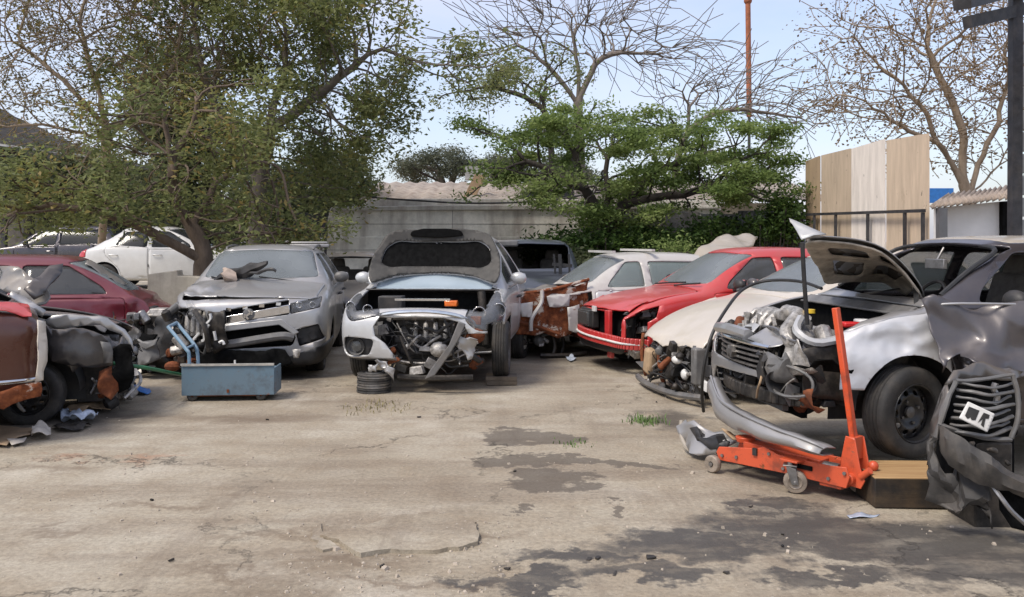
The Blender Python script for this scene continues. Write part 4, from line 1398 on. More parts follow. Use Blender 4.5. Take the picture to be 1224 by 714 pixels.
    m.tube(smooth_path([pts[2], c.L(304, 326, 10.4), c.L(322, 322, 10.3), c.L(328, 323, 10.3)], 4), 0.022, 6)
    m.jitter(0.035, 7, 4)
    m.xf(root_matrix(root))
    o = m.build('torn_trim', M['plastic'], None)
    tag(o, 'torn black trim strip lying across the windscreen of the silver off-roader', 'trim strip')
    m = MB()
    m.ball((0, 0, 0), 0.11, 10, (0.7, 1.5, 0.8)); m.jitter(0.08, 9, 8)
    o = m.build('rag', M['rag'], None)
    o.location = root_matrix(root) @ c.L(274, 331, 10.42)
    tag(o, 'crumpled beige rag at the foot of the off-roader windscreen', 'rag')
    m = MB(); m.box((0, 0, 0), (0.55, 0.26, 0.05)); m.box((0, 0, 0.045), (0.50, 0.22, 0.03))
    o = bevel(m.build('metal_lid', M['silver_dusty'], None), 0.02)
    o.location = root_matrix(root) @ Vector((3.0, -0.40, 1.50)); o.rotation_euler = (0, 0, R(12))
    tag(o, 'small flat silver lid lying at the back of the off-roader roof', 'lid')
    return c, root

def root_matrix(root):
    return mat_of(root)
M['rag'] = simple('dirty_cloth', (0.38, 0.30, 0.24, 1), 0.95, 0, 0.3, 10)
M['bwood'] = M['wood_dark']
SUV, SUVR = suv()
DS = disc_stack('brake_disc_stack', 'stack of old brake discs propping the left front of the white car', 447, 468, 4, 0.17)
DS2 = disc_stack('plank_stack', 'short stack of dark planks under the bare front wheel of the white car', 601, 459, 2, 0.16, True)
# ------------------------------------------------------------ cars along the right side
def rusty_white():
    root = car_root('wrecked_car', 'old white hatchback with its nose stripped to rusty inner panels', -0.16, 11.75, 72, z=-0.02)
    d = dict(L=3.35, W=1.44, H=1.36, z0=0.22, zn=0.80, zc=0.90, cowl=0.95, zb=0.87, zb2=0.90, hx=1.52, rx=2.9, bx=3.2, zd=0.90, rw=0.68, nose=0.05, bp=1.85, rearx=2.75, ar=0.30)
    c = Car(root, d)
    W = d['W'] / 2
    std_glass(c, 'glass', 'glass_green')
    cabin(c, 1)
    nearf = lambda cc, n: cc.y < -0.15
    # the wing is gone: what is left is the inner panel, taken off and re-hung further in
    w = c.take([(-0.2, 0.0), (1.03, 0.0), (1.03, 0.93), (-0.2, 0.93)], 'side', lambda cc, n: cc.y < 0.05 and n.z < 0.6 or (cc.x < 0.12 and n.x < -0.4))
    w.free()
    arches(c, 0.55, 2.75, 0.32, 0.30, front=(1,))
    h = c.take(rnd([(0.02, -W * .83), (0.02, W * .83), (0.95, W * .84), (0.95, -W * .84)], 0.04), 'top', lambda cc, n: n.z > 0.3 and cc.x < 1.1 and cc.z > 0.6)
    h.free()
    doors(c, -1, 'white'); doors(c, 1, 'white')
    c.body('body', M['white_old'])
    near_y = -W + 0.06
    L2 = lambda a, b: on(c, a, b, 1, near_y)
    wall_sheet(c, [L2(612, 378), L2(620, 352), L2(646, 346), L2(672, 344), L2(703, 338), L2(704, 400), L2(688, 396), L2(672, 404), L2(650, 399), L2(634, 402), L2(616, 398)], 'inner_wing', 'rusted', 0.006, jit=0.05, f=5, seed=3)
    wall_sheet(c, [L2(652, 354), L2(680, 351), L2(679, 366), L2(655, 368)], 'patch_panel', 'white_old', 0.006, jit=0.02).location.y = -0.035
    wall_sheet(c, [L2(676, 368), L2(690, 364), L2(692, 398), L2(678, 394)], 'hinge_pillar', 'white_old', 0.006, jit=0.02).location.y = -0.05
    q = [L2(621, 363), L2(635, 361), L2(634, 379), L2(622, 378)]
    wall_sheet(c, q, 'lamp_housing', 'white_old', 0.01, jit=0.015).location.y = -0.05
    strip(c, [L2(646, 347), L2(645, 362), L2(634, 380), L2(633, 395)], 'chassis_leg', 'white_old', 0.025).location.y = -0.06
    strip(c, [L2(613, 352), L2(660, 346), L2(704, 334)], 'wing_rail', 'rusted', 0.022)
    strip(c, [L2(612, 384), L2(640, 390), L2(668, 400)], 'rusty_rail', 'rust', 0.028)
    # nose panel and bulkhead
    wall_sheet(c, [(0.0, -W + .08, 0.35), (0.0, -W + .08, 0.80), (0.0, W - .1, 0.80), (0.0, W - .1, 0.35)], 'nose_panel', 'rusted', 0.006, jit=0.04)
    wall_sheet(c, [(0.93, -W + .05, 0.25), (0.93, -W + .05, 0.90), (0.93, W - .05, 0.90), (0.93, W - .05, 0.25)], 'bulkhead', 'rust', 0.006, jit=0.02)
    wall_sheet(c, [(0.02, -W + .12, 0.79), (0.02, W - .12, 0.79), (0.93, W - .1, 0.90), (0.93, -W + .12, 0.90)], 'bonnet', 'grey_mid', 0.006, jit=0.05)
    engine_room(c, 0.1, 0.85, -0.55, 0.4, 0.15, 0.62, 31, 12, 16)
    wheel(root, (0.14, -0.40, 0.26), 0.26, 0.16, side=-1, steer=62, rim='rim_grey')
    wheel(root, (0.55, 0.62, 0.26), 0.26, 0.16, side=1)
    for s in (-1, 1): wheel(root, (2.75, s * 0.62, 0.27), 0.27, 0.16, side=s)
    for x, y in ((0.55, -0.5), (0.75, -0.3)):
        strip(c, [(x, y, 0.33), (x + 0.02, y - 0.05, 0.16), (x - 0.03, y - 0.07, 0.03)], 'suspension_strut', 'grime_shade', 0.022)
    strip(c, [(0.35, -0.6, 0.06), (0.7, -0.62, 0.05), (1.0, -0.55, 0.06)], 'lower_arm', 'grime_shade', 0.03)
    mirror(c, 1, 'plastic', 1.25, 0.97, 0.08)
    q = MB()
    q.bar((1.42, -0.50, 1.372), (1.50, 0.5, 1.372), 0.05, 0.03); q.bar((2.0, -0.50, 1.392), (2.0, 0.5, 1.392), 0.05, 0.03)
    q.build('roof_rack_bar', M['white_old'], root)
    return c, root
RW, RWR = rusty_white()

def red_car():
    root = car_root('wrecked_car', 'red hatchback missing one headlight, its red bumper hanging', 1.00, 10.42, 72, z=0.0)
    d = dict(L=3.5, W=1.47, H=1.42, z0=0.20, zn=0.74, zc=0.93, cowl=1.02, zb=0.90, zb2=0.93, hx=1.72, rx=3.0, bx=3.3, zd=0.94, rw=0.67, nose=0.12, bp=2.1, rearx=2.9)
    c = Car(root, d, [crumple((0.15, -0.6, 0.72), 0.45, 0.05, 5, (0.03, 0, 0.0), 4)])
    W = d['W'] / 2
    std_glass(c, 'glass')
    cabin(c, 1)
    fr = lambda cc, n: cc.x < 0.75 and n.x < 0.35
    g = c.take(rnd([(-0.60, 0.40), (-0.60, 0.70), (0.66, 0.68), (0.66, 0.40)], 0.04), 'front', fr)
    for v in g.verts: v.co.x += 0.16
    c.put(g, 'grille_back', M['soot'], 0.01)
    c.take(spoly(c, [(752, 383), (770, 372), (790, 366), (786, 380), (776, 386), (776, 440), (752, 440)], -W), 'side', lambda cc, n: cc.y < -0.25 and cc.x < 0.62 and n.z < 0.75).free()
    b = c.take(rnd([(0.06, -W * .80), (0.02, 0), (0.06, W * .80), (1.0, W * .84), (1.0, -W * .84)], 0.05), 'top', lambda cc, n: n.z > 0.3 and cc.x < 1.15 and cc.z > 0.6, 0.005)
    bo = c.put(b, 'bonnet', M['red'], 0.014)
    bo.location = (-0.03, 0, 0.02); bo.rotation_euler = (0, R(1.2), 0)
    arches(c, 0.68, 2.9, 0.32, 0.29)
    # lower black valance and red bumper bar
    trim(c, rnd([(-0.70, 0.19), (0.70, 0.19), (0.70, 0.33), (-0.70, 0.33)], 0.03), 'front', fr, 'bumper_valance', 'plastic', 0.01, 0.02)
    trim(c, [(-0.70, 0.34), (0.70, 0.34), (0.70, 0.355), (-0.70, 0.355)], 'front', fr, 'bumper_trim', 'plastic', 0.03, 0.01)
    doors(c, -1, 'red'); doors(c, 1, 'red')
    mirror(c, 1, 'plastic', 1.4, 1.0, 0.08); mirror(c, -1, 'plastic', 1.4, 1.0, 0.08)
    c.body('body', M['red'])
    q = MB()
    pts = smooth_path([(0.14, 0.66, 0.42), (-0.02, 0.5, 0.41), (-0.10, 0.0, 0.40), (-0.04, -0.5, 0.38), (0.06, -0.66, 0.36), (0.30, -0.74, 0.34)], 6)
    for i in range(len(pts) - 1):
        q.bar(pts[i], pts[i + 1] + (pts[i + 1] - pts[i]) * 0.05, 0.05, 0.13)
    bevel(q.build('bumper', M['red'], root), 0.01)
    strip(c, [p + Vector((-0.03, -0.005, 0.0)) for p in pts], 'bumper_moulding', 'white_plastic', 0.013)
    # black lamp box and grille surround
    q = MB(); q.box((0.02, 0.36, 0.57), (0.10, 0.34, 0.20)); q.box((-0.03, 0.36, 0.57), (0.02, 0.30, 0.16))
    lb = bevel(q.build('headlight', M['glass_dark'], root), 0.02)
    q = MB(); q.box((0.06, 0.36, 0.57), (0.1, 0.38, 0.24)); bevel(q.build('lamp_bezel', M['plastic'], lb), 0.02)
    q = MB(); q.box((0.02, -0.28, 0.555), (0.05, 0.12, 0.30)); q.box((0.04, -0.30, 0.28), (0.05, 0.10, 0.24)); bevel(q.build('front_panel', M['red'], root), 0.01)
    q = MB(); q.box((-0.01, 0.06, 0.70), (0.02, 0.10, 0.06)); q.build('bonnet_catch', M['white_plastic'], root)
    engine_room(c, 0.12, 0.8, -0.64, 0.3, 0.2, 0.70, 41, 12, 16)
    for s in (-1, 1):
        wheel(root, (0.68, s * 0.63, 0.26), 0.27, 0.165, side=s); wheel(root, (2.9, s * 0.63, 0.27), 0.27, 0.165, side=s)
    q = MB(); q.tube(smooth_path([(0.96, 0.4, 0.965), (1.0, 0.1, 0.99), (1.03, -0.25, 1.01)], 4), 0.010, 5); q.tube(smooth_path([(0.96, -0.1, 0.965), (1.0, -0.3, 0.99), (1.05, -0.55, 1.01)], 4), 0.010, 5)
    q.build('wiper', M['rubber'], root)
    return c, root
RED, REDR = red_car()

def cream_car():
    root = car_root('wrecked_car', 'cream white car with no front bumper, wedged between the red hatchback and the silver saloon', 1.50, 8.62, 75, z=0.02)
    d = dict(L=3.7, W=1.55, H=1.38, z0=0.24, zn=0.62, zc=0.92, cowl=1.08, zb=0.88, zb2=0.92, hx=1.85, rx=3.1, bx=3.45, zd=0.94, rw=0.66, nose=0.14, bp=2.3, rearx=3.05)
    c = Car(root, d, [crumple((0.1, 0, 0.6), 0.8, 0.02, 4, (0, 0, -0.05), 4)])
    W = d['W'] / 2
    std_glass(c, 'glass')
    cabin(c, 1)
    b = c.take(rnd([(0.02, -W * .84), (-0.04, 0), (0.02, W * .84), (1.05, W * .84), (1.05, -W * .84)], 0.06), 'top', lambda cc, n: n.z > 0.3 and cc.x < 1.2 and cc.z > 0.45, 0.005)
    bo = c.put(b, 'bonnet', M['cream'], 0.014)
    c.take([(-0.9, 0.0), (0.9, 0.0), (0.9, 0.58), (0.6, 0.60), (-0.6, 0.60), (-0.9, 0.58)], 'front', lambda cc, n: cc.x < 0.32 and n.z < 0.7).free()
    c.take([(0.1, 0.0), (0.36, 0.0), (0.36, 0.72), (0.1, 0.62)], 'side', lambda cc, n: n.z < 0.6).free()
    arches(c, 0.72, 3.05, 0.34, 0.30)
    doors(c, -1, 'cream'); doors(c, 1, 'cream')
    mirror(c, 1, 'black_paint', 1.42, 1.0, 0.06)
    c.body('body', M['cream'])
    q = MB(); q.box((0.22, 0.1, 0.40), (0.05, 0.8, 0.36)); bevel(q.build('radiator', M['grime_shade'], root), 0.006)
    engine_room(c, -0.06, 0.7, -0.70, 0.70, 0.04, 0.52, 51, 30, 40)
    for y in (0.62, 0.2, -0.55):
        strip(c, [(0.03, y, 0.52), (0.0, y - 0.03, 0.3), (0.05, y - 0.02, 0.08)], 'front_strut', 'plastic_grey' if y < 0 else 'rust', 0.02)
    q = MB(); q.box((0.0, 0.38, 0.26), (0.10, 0.16, 0.26), Matrix.Rotation(0.2, 3, 'X')); bevel(q.build('washer_bottle', M['cardboard'], root), 0.03)
    q = MB(); q.box((0.05, -0.60, 0.34), (0.14, 0.10, 0.34)); bevel(q.build('duct', M['plastic_grey'], root), 0.02)
    q = MB(); q.ball((-0.02, -0.28, 0.36), 0.065, 8, (0.7, 1.2, 0.6)); q.ball((0.0, -0.40, 0.24), 0.05, 8, (0.7, 1, 1)); q.build('lamp_shell', M['white_plastic'], root)
    strip(c, [(0.0, 0.70, 0.06), (-0.06, 0.3, 0.04), (-0.08, -0.3, 0.05), (0.0, -0.75, 0.08)], 'lower_crossmember', 'plastic_grey', 0.03)
    for s in (-1, 1):
        wheel(root, (0.75, s * 0.64, 0.27), 0.28, 0.17, side=s); wheel(root, (3.05, s * 0.66, 0.28), 0.28, 0.17, side=s)
    q = MB(); q.ball((1.16, 0.62, 0.95), 0.04, 6, (1.6, 0.8, 0.7)); q.build('washer_cover', M['plastic'], root)
    # door seal hanging over the wing and along the windscreen
    pts = [P(841, 492, 7.5), P(839, 465, 7.35), P(843, 430, 7.3), P(852, 398, 7.35), P(868, 370, 7.5), P(886, 348, 7.8), P(906, 338, 7.9), P(930, 335, 7.8), P(958, 337, 7.5), P(982, 345, 7.2)]
    m = MB(); m.tube(smooth_path(pts, 8), 0.014, 8)
    o = m.build('door_seal', M['rubber'], None)
    tag(o, 'black rubber door seal arching over the corner of the cream white car', 'door seal')
    return c, root
M['cardboard'] = simple('cardboard', (0.36, 0.25, 0.15, 1), 0.9, 0, 0.25, 6, dust=0.25)
CR, CRR = cream_car()
# ------------------------------------------------------------ silver saloon with its bonnet up, right
def silver_car():
    root = car_root('wrecked_car', 'saloon with smashed silver front, propped open bonnet and charcoal doors, behind the orange jack', 1.60, 6.13, 82, z=0.17, pitch=1.0)
    d = dict(L=4.1, W=1.68, H=1.40, z0=0.16, zn=0.70, zc=0.91, cowl=0.90, zb=0.92, zb2=0.95, hx=1.52, rx=2.9, bx=3.4, zd=1.0, rw=0.68, nose=0.10, bp=2.02, rearx=3.2)
    W = d['W'] / 2
    c = Car(root, d, [crumple((0.05, -0.75, 0.6), (0.5, 0.5, 0.5), 0.09, 5, (0.12, 0.05, -0.02), 4), crumple((0.62, -0.84, 0.78), (0.55, 0.5, 0.26), 0.07, 5.0, (0, 0.03, 0), 7), crumple((1.30, -0.84, 0.66), (0.42, 0.5, 0.34), 0.10, 5.0, (0, 0.06, 0), 12)])
    gl = std_glass(c, None, 'glass_green', 'glass', nodoor=(-1,))
    cabin(c, 1)
    fr = lambda cc, n: cc.x < 0.75 and n.x < 0.35
    top = lambda cc, n: n.z > 0.25 and cc.x < 1.0 and cc.z > 0.55
    c.take(rnd([(0.00, -W * .82), (-0.03, 0), (0.06, W * .80), (0.89, W * .83), (0.89, -W * .83)], 0.05), 'top', top).free()
    near = lambda cc, n: cc.y < -0.2
    # near front corner torn away
    c.take([(-0.92, 0.0), (-0.30, 0.0), (-0.30, 0.40), (-0.36, 0.85), (-0.92, 0.85)], 'front', lambda cc, n: cc.x < 0.30 and n.z < 0.9).free()
    c.take([(-0.92, 0.10), (0.52, 0.10), (0.60, 0.26), (0.50, 0.40), (-0.2, 0.43), (-0.92, 0.43)], 'front', fr).free()
    # grille
    g = c.take(rnd([(-0.34, 0.47), (0.56, 0.49), (0.60, 0.62), (-0.34, 0.62)], 0.03), 'front', fr)
    for v in g.verts: v.co.x += 0.05
    gb = c.put(g, 'grille', M['soot'], 0.01)
    for k in range(4):
        z = 0.50 + k * 0.034
        q = MB()
        pts = smooth_path([(0.12, 0.58, z + 0.01), (0.0, 0.40, z + 0.005), (-0.045, 0.1, z), (-0.04, -0.2, z), (-0.01, -0.34, z)], 5)
        for i in range(len(pts) - 1): q.bar(pts[i], pts[i + 1] + (pts[i + 1] - pts[i]) * .08, 0.022, 0.012)
        q.build('grille_bar', M['steel'], gb)
    q = MB()
    q.prism([(0.10, 0.52), (0.13, 0.56), (0.10, 0.60), (0.08, 0.575), (0.05, 0.60), (0.02, 0.56), (0.05, 0.52), (0.075, 0.545)], -0.085, -0.05, lambda a, b, h: (h, a, b))
    q.build('badge', M['steel'], gb)
    strip(c, [(0.13, 0.62, 0.635), (0.0, 0.42, 0.645), (-0.06, 0.1, 0.65), (-0.05, -0.2, 0.645), (0.0, -0.40, 0.64)], 'grille_surround', 'chrome', 0.014)
    # far headlight and fog recess
    lamp(c, rnd([(0.62, 0.49), (0.70, 0.47), (0.80, 0.56), (0.78, 0.68), (0.66, 0.62)], 0.03), 'front', lambda cc, n: cc.x < 0.8 and cc.y > 0, 0.08)
    f = c.take(rnd([(0.56, 0.20), (0.74, 0.22), (0.76, 0.35), (0.64, 0.36)], 0.03), 'front', lambda cc, n: cc.x < 0.8 and cc.y > 0)
    for v in f.verts: v.co.x += 0.05
    c.put(f, 'fog_lamp_recess', M['plastic'], 0.01)
    # near wing: its own panel, dented and pushed back
    arches(c, 0.74, 3.2, 0.345, 0.30)
    wg = c.take([(0.06, 0.36), (1.01, 0.25), (0.985, 0.60), (0.93, 0.895), (0.88, 0.905), (0.60, 0.86), (0.20, 0.72), (0.05, 0.60)], 'side', lambda cc, n: cc.y < -0.35 and n.z < 0.97)
    fold(wg, 2, [crease((0.30, -0.84, 0.74), (0.72, -0.84, 0.70), 0.09, (0, 0.05, 0)), crease((0.62, -0.84, 0.86), (0.70, -0.84, 0.66), 0.07, (0, 0.045, 0)), crease((0.72, -0.84, 0.72), (0.95, -0.84, 0.76), 0.06, (0, -0.03, 0)), crumple((0.6, -0.84, 0.76), (0.6, 0.5, 0.25), 0.012, 7, (0, 0, 0), 3)])
    c.put(wg, 'front_wing', M['silver_blue'], 0.010)
    doors(c, 1, 'purple_grey')
    dp = c.take(rnd([(1.02, 0.24), (2.02, 0.24), (2.02, 0.925), (0.94, 0.912), (1.0, 0.60)], 0.04), 'side', lambda cc, n: cc.y < -0.3)
    fold(dp, 3, [crease((1.05, -0.84, 0.90), (1.12, -0.84, 0.50), 0.10, (0, 0.14, 0)), crease((1.24, -0.84, 0.86), (1.20, -0.84, 0.58), 0.09, (0, -0.11, 0)), crease((1.38, -0.84, 0.84), (1.43, -0.84, 0.52), 0.10, (0, 0.08, 0)), crease((1.06, -0.84, 0.56), (1.60, -0.84, 0.52), 0.09, (0, -0.10, 0)), crumple((1.30, -0.84, 0.66), (0.55, 0.5, 0.34), 0.05, 7, (0, -0.03, 0), 12)])
    c.put(dp, 'door', M['purple_grey'], 0.010, angle=60)
    bdoor = c.take(rnd([(2.035, 0.24), (2.80, 0.24), (2.95, 0.5), (3.15, 0.74), (3.15, 0.945), (2.035, 0.93)], 0.04), 'side', lambda cc, n: cc.y < -0.3)
    c.put(bdoor, 'door', M['purple_grey'], 0.010)
    mirror(c, 1, 'plastic', 1.30, 0.99, 0.06); mirror(c, -1, 'plastic', 1.36, 0.985, 0.05)
    ft = c.take([(-0.5, -0.2), (0.955, -0.2), (0.955, 1.6), (-0.5, 1.6)], 'side', lambda cc, n: True)
    c.put(ft, 'front_bodywork', M['silver'], 0.012)
    rf = c.take(rnd([(1.58, -0.50), (1.54, 0), (1.58, 0.50), (2.9, 0.48), (2.9, -0.48)], 0.1), 'top', lambda cc, n: n.z > 0.5 and cc.z > 1.2)
    c.put(rf, 'roof', M['cream_dusty'], 0.012)
    c.body('body', M['purple_grey'])
    # door skin torn loose and bulging outwards below the window
    D = lambda a, b, Y: c.L(a, b, Y)
    wall_sheet(c, [D(1103, 367, 5.42), D(1118, 363, 5.40), D(1160, 364, 5.36), D(1210, 363, 5.36), D(1262, 366, 5.36), D(1262, 436, 5.30), D(1215, 447, 5.22), D(1190, 444, 5.10), D(1165, 436, 5.16), D(1150, 424, 5.30), D(1136, 438, 5.20), D(1127, 447, 5.26), D(1121, 420, 5.30), D(1112, 388, 5.38)], 'crumpled_door_skin', 'purple_sheen', 0.006, jit=0.075, f=3.6, seed=21, step=0.025)
    strip(c, [D(1102, 366, 5.41), D(1150, 363, 5.34), D(1262, 365, 5.34)], 'belt_highlight', 'silver_dusty', 0.008)  # pale strip standing in for the highlight on the panel's top edge
    # rear view mirror and windscreen rubber
    q = MB(); q.box((1.42, 0.0, 1.19), (0.03, 0.22, 0.07)); q.cyl((1.43, 0, 1.22), (1.48, 0, 1.31), 0.01, 6)
    bevel(q.build('interior_mirror', M['steel'], root), 0.012)
    seal = [(1.03, -0.64, 1.0), (1.23, -0.61, 1.15), (1.46, -0.565, 1.29), (1.51, -0.3, 1.325), (1.52, 0.0, 1.335), (1.51, 0.3, 1.325), (1.46, 0.565, 1.29), (1.23, 0.61, 1.15), (1.03, 0.64, 1.0)]
    strip(c, seal, 'windscreen_rubber', 'rubber', 0.016, None, 7, 4)
    q = MB(); q.plate(rnd([(0.72, -0.70), (0.98, -0.70), (0.98, 0.70), (0.72, 0.68)], 0.05), [], lambda a, b: (a, b, 0.90 + 0.10 * (a - 0.72) + 0.02 * math.sin(a * 40)), 0.05)
    solid(q.build('scuttle_panel', M['plastic_grey'], root), 0.012)
    # engine room, very visible
    engine_room(c, 0.02, 0.76, -0.66, 0.62, 0.28, 0.72, 61, 44, 60)
    wall_sheet(c, [(0.78, -0.68, 0.25), (0.78, 0.68, 0.25), (0.78, 0.68, 0.88), (0.78, -0.68, 0.88)], 'bulkhead', 'soot')
    for s in (-1, 1):
        wall_sheet(c, [(0.1, s * 0.66, 0.35), (0.1, s * 0.66, 0.66), (0.78, s * 0.68, 0.82), (0.78, s * 0.68, 0.35)], 'inner_wing', 'grime_shade', jit=0.03)
    # intake manifold: three cast runners in front
    q = MB()
    for k in range(4):
        y = 0.22 - k * 0.11
        q.tube(smooth_path([(0.40, y, 0.80), (0.22, y, 0.84), (0.12, y + 0.01, 0.76), (0.13, y + 0.02, 0.64)], 5), 0.027, 10)
    q.tube([(0.20, 0.28, 0.80), (0.20, -0.20, 0.83)], 0.045, 12)
    for k in range(14):
        q.box((0.10 + 0.02 * (k % 3), 0.32 - k * 0.042, 0.70 + 0.03 * (k % 4)), (0.05, 0.022, 0.06), Matrix.Rotation(k * 0.7, 3, 'Z'))
    q.jitter(0.020, 16, 2)
    q.build('intake_manifold', M['alu'], root)
    q = MB(); q.tube(smooth_path([(0.28, -0.05, 0.84), (0.24, -0.30, 0.84), (0.10, -0.44, 0.74), (0.14, -0.52, 0.62)], 6), 0.05, 12)
    q.jitter(0.012, 14, 6)
    q.build('air_duct', M['alu'], root)
    q = MB(); q.cyl((0.30, -0.34, 0.86), (0.30, -0.34, 0.885), 0.035, 14); q.build('oil_cap', M['yellow'], root)
    q = MB(); q.box((0.50, -0.50, 0.80), (0.12, 0.08, 0.035)); bevel(q.build('fuse_cover', M['red_plastic'], root), 0.01)
    q = MB(); q.cyl((0.62, -0.42, 0.78), (0.62, -0.42, 0.83), 0.05, 14); q.box((0.72, -0.50, 0.80), (0.16, 0.1, 0.06)); bevel(q.build('reservoir', M['white_plastic'], root), 0.01)
    strip(c, [(0.20, -0.42, 0.83), (0.10, -0.58, 0.76), (0.22, -0.66, 0.70), (0.62, -0.62, 0.80)], 'slam_panel', 'white_silver', 0.028)
    strip(c, [(0.02, 0.55, 0.68), (-0.03, 0.2, 0.70), (-0.02, -0.1, 0.69)], 'bonnet_shut_panel', 'silver', 0.04)
    # torn plates above the grille
    wall_sheet(c, [(0.04, 0.56, 0.67), (-0.03, 0.20, 0.675), (0.12, 0.20, 0.72), (0.22, 0.54, 0.72)], 'torn_front_panel', 'silver', 0.004, jit=0.03, seed=4)
    wall_sheet(c, [(-0.05, 0.16, 0.67), (-0.05, -0.08, 0.66), (0.06, -0.06, 0.76), (0.06, 0.10, 0.77)], 'torn_front_panel', 'white_silver', 0.004, jit=0.05, seed=5)
    wall_sheet(c, [(-0.03, -0.14, 0.65), (0.0, -0.42, 0.62), (0.10, -0.46, 0.70), (0.10, -0.16, 0.75)], 'torn_front_panel', 'silver', 0.004, jit=0.05, seed=6)
    # crushed near corner: lamp shell, torn metal
    q = MB()
    q.lathe([(0.14, 0.0), (0.13, 0.05), (0.09, 0.10), (0.03, 0.12), (0.001, 0.12)], (0, 0, 0), 'X', 20)
    q.xf(Matrix.Translation((0.05, -0.60, 0.44)) @ Matrix.Rotation(R(55), 4, 'Z') @ Matrix.Diagonal((1, 1.15, 0.72, 1)))
    q.jitter(0.02, 9, 1)
    lp = q.build('broken_headlight', M['plastic'], root); solid(lp, 0.004)
    strip(c, [(0.0, -0.45, 0.52), (0.02, -0.62, 0.55), (0.10, -0.76, 0.50), (0.10, -0.76, 0.40), (0.02, -0.60, 0.36), (-0.02, -0.46, 0.40), (0.0, -0.45, 0.52)], 'lamp_rim', 'plastic_grey', 0.010, None, 6, 4)
    for i, (pts, mt) in enumerate([([(0.0, -0.36, 0.62), (-0.02, -0.60, 0.60), (0.04, -0.64, 0.48), (0.0, -0.46, 0.46), (-0.03, -0.38, 0.52)], 'plastic_grey'),
                                   ([(0.03, -0.56, 0.72), (0.06, -0.74, 0.68), (0.10, -0.76, 0.54), (0.06, -0.62, 0.52), (0.02, -0.52, 0.62)], 'alu'),
                                   ([(-0.05, -0.30, 0.60), (-0.06, -0.44, 0.54), (-0.04, -0.40, 0.40), (-0.05, -0.32, 0.44)], 'plastic'),
                                   ([(0.10, -0.80, 0.44), (0.16, -0.84, 0.34), (0.12, -0.66, 0.30), (0.06, -0.62, 0.36)], 'rust'),
                                   ([(0.02, -0.72, 0.60), (0.12, -0.86, 0.62), (0.30, -0.84, 0.60), (0.22, -0.74, 0.52)], 'soot')]):
        wall_sheet(c, pts, 'torn_metal', mt, 0.006, jit=0.09, f=7, seed=10 + i, step=0.035)
    strip(c, [(-0.02, -0.34, 0.47), (-0.06, -0.40, 0.42), (-0.06, -0.36, 0.36), (-0.04, -0.30, 0.30)], 'loose_wire', 'cardboard', 0.008)
    # bumper beam and the hanging lower bumper, one end on the ground
    q = MB()
    pts = smooth_path([(0.12, 0.62, 0.30), (0.02, 0.3, 0.31), (0.0, 0.0, 0.31), (0.04, -0.4, 0.32), (0.14, -0.66, 0.34)], 5)
    for i in range(len(pts) - 1): q.bar(pts[i], pts[i + 1], 0.06, 0.085)
    bevel(q.build('bumper_beam', M['grime_shade'], root), 0.01)
    q = MB(); q.box((0.10, 0.02, 0.26), (0.04, 0.9, 0.05)); q.box((0.10, 0.0, 0.40), (0.04, 1.0, 0.03)); q.build('radiator_support', M['plastic_grey'], root)
    q = MB(); q.box((0.22, 0.0, 0.36), (0.04, 0.9, 0.34)); q.build('radiator', M['soot'], root)
    # sweep of the loose bumper
    path = smooth_path([c.L(852, 462, 6.55), c.L(862, 487, 6.1), c.L(885, 502, 5.75), c.L(925, 519, 5.4), c.L(968, 533, 5.15), c.L(988, 540, 5.1)], 6)
    m = MB()
    for i, p in enumerate(path):
        t = i / (len(path) - 1)
        w = 0.150 * (1 - 0.70 * t)
        out = Vector((-0.05, -0.02, 0))
        prof = [p + Vector((0.05, 0, w * 0.45)), p + Vector((0.0, 0, w * 0.50)), p + out * 0.8 + Vector((0, 0, w * 0.20)), p + out + Vector((0, 0, -w * 0.2)), p + out * 0.6 + Vector((0, 0, -w * 0.55)), p + Vector((0.05, 0.02, -w * 0.6))]
        m.v += [tuple(v) for v in prof]
    for i in range(len(path) - 1):
        for k in range(5):
            m.f.append((i * 6 + k, i * 6 + k + 1, (i + 1) * 6 + k + 1, (i + 1) * 6 + k)); m.m.append(0)
    m.jitter(0.012, 7, 4)
    solid(m.build('hanging_bumper', M['silver_dusty'], root, angle=60), 0.006)
    strip(c, [p + Vector((-0.02, -0.01, 0.075 * (1 - 0.7 * i / (len(path) - 1)))) for i, p in enumerate(path)], 'bumper_chrome_strip', 'silver', 0.010)
    # wheels
    wheel(root, (0.74, -0.735, 0.285), 0.285, 0.185, 'rim_black', -1, steer=16, rr=0.178)
    wheel(root, (0.74, 0.72, 0.27), 0.285, 0.18, 'rim_black', 1, steer=16)
    for s in (-1, 1): wheel(root, (3.2, s * 0.72, 0.26), 0.285, 0.18, 'rim_black', s)
    # bonnet propped open, twisted on its hinges
    B = bpy.data.objects.new('bonnet', None); COL.objects.link(B); B.parent = root
    Ah, Bt, Ct, Dh = c.L(1101, 364, 5.80), c.L(957, 286, 5.55), c.L(984, 342, 6.60), c.L(1085, 352, 6.9)
    nrm = (Bt - Ah).cross(Dh - Ah).normalized()
    if nrm.z < 0: nrm = -nrm
    def bon(u, v, lift=0.0):
        p = (Ah * (1 - u) + Bt * u) * (1 - v) + (Dh * (1 - u) + Ct * u) * v
        bow = 0.17 * math.sin(math.pi * min(1, max(0, u)) ** 0.8) * (1 - 0.5 * v) + 0.05 * math.sin(math.pi * v)
        return p + nrm * (bow + lift) + nzv((u * 3, v * 3, 0), 1.0, 3) * 0.025
    ol = rnd([(0.0, 0.0), (0.5, -0.012), (0.92, 0.0), (1.02, 0.10), (1.05, 0.5), (1.0, 0.95), (0.5, 1.0), (0.0, 1.0)], 0.08)
    m = MB(); m.plate(ol, [], lambda a, b: bon(a, b, 0.03), 0.05)
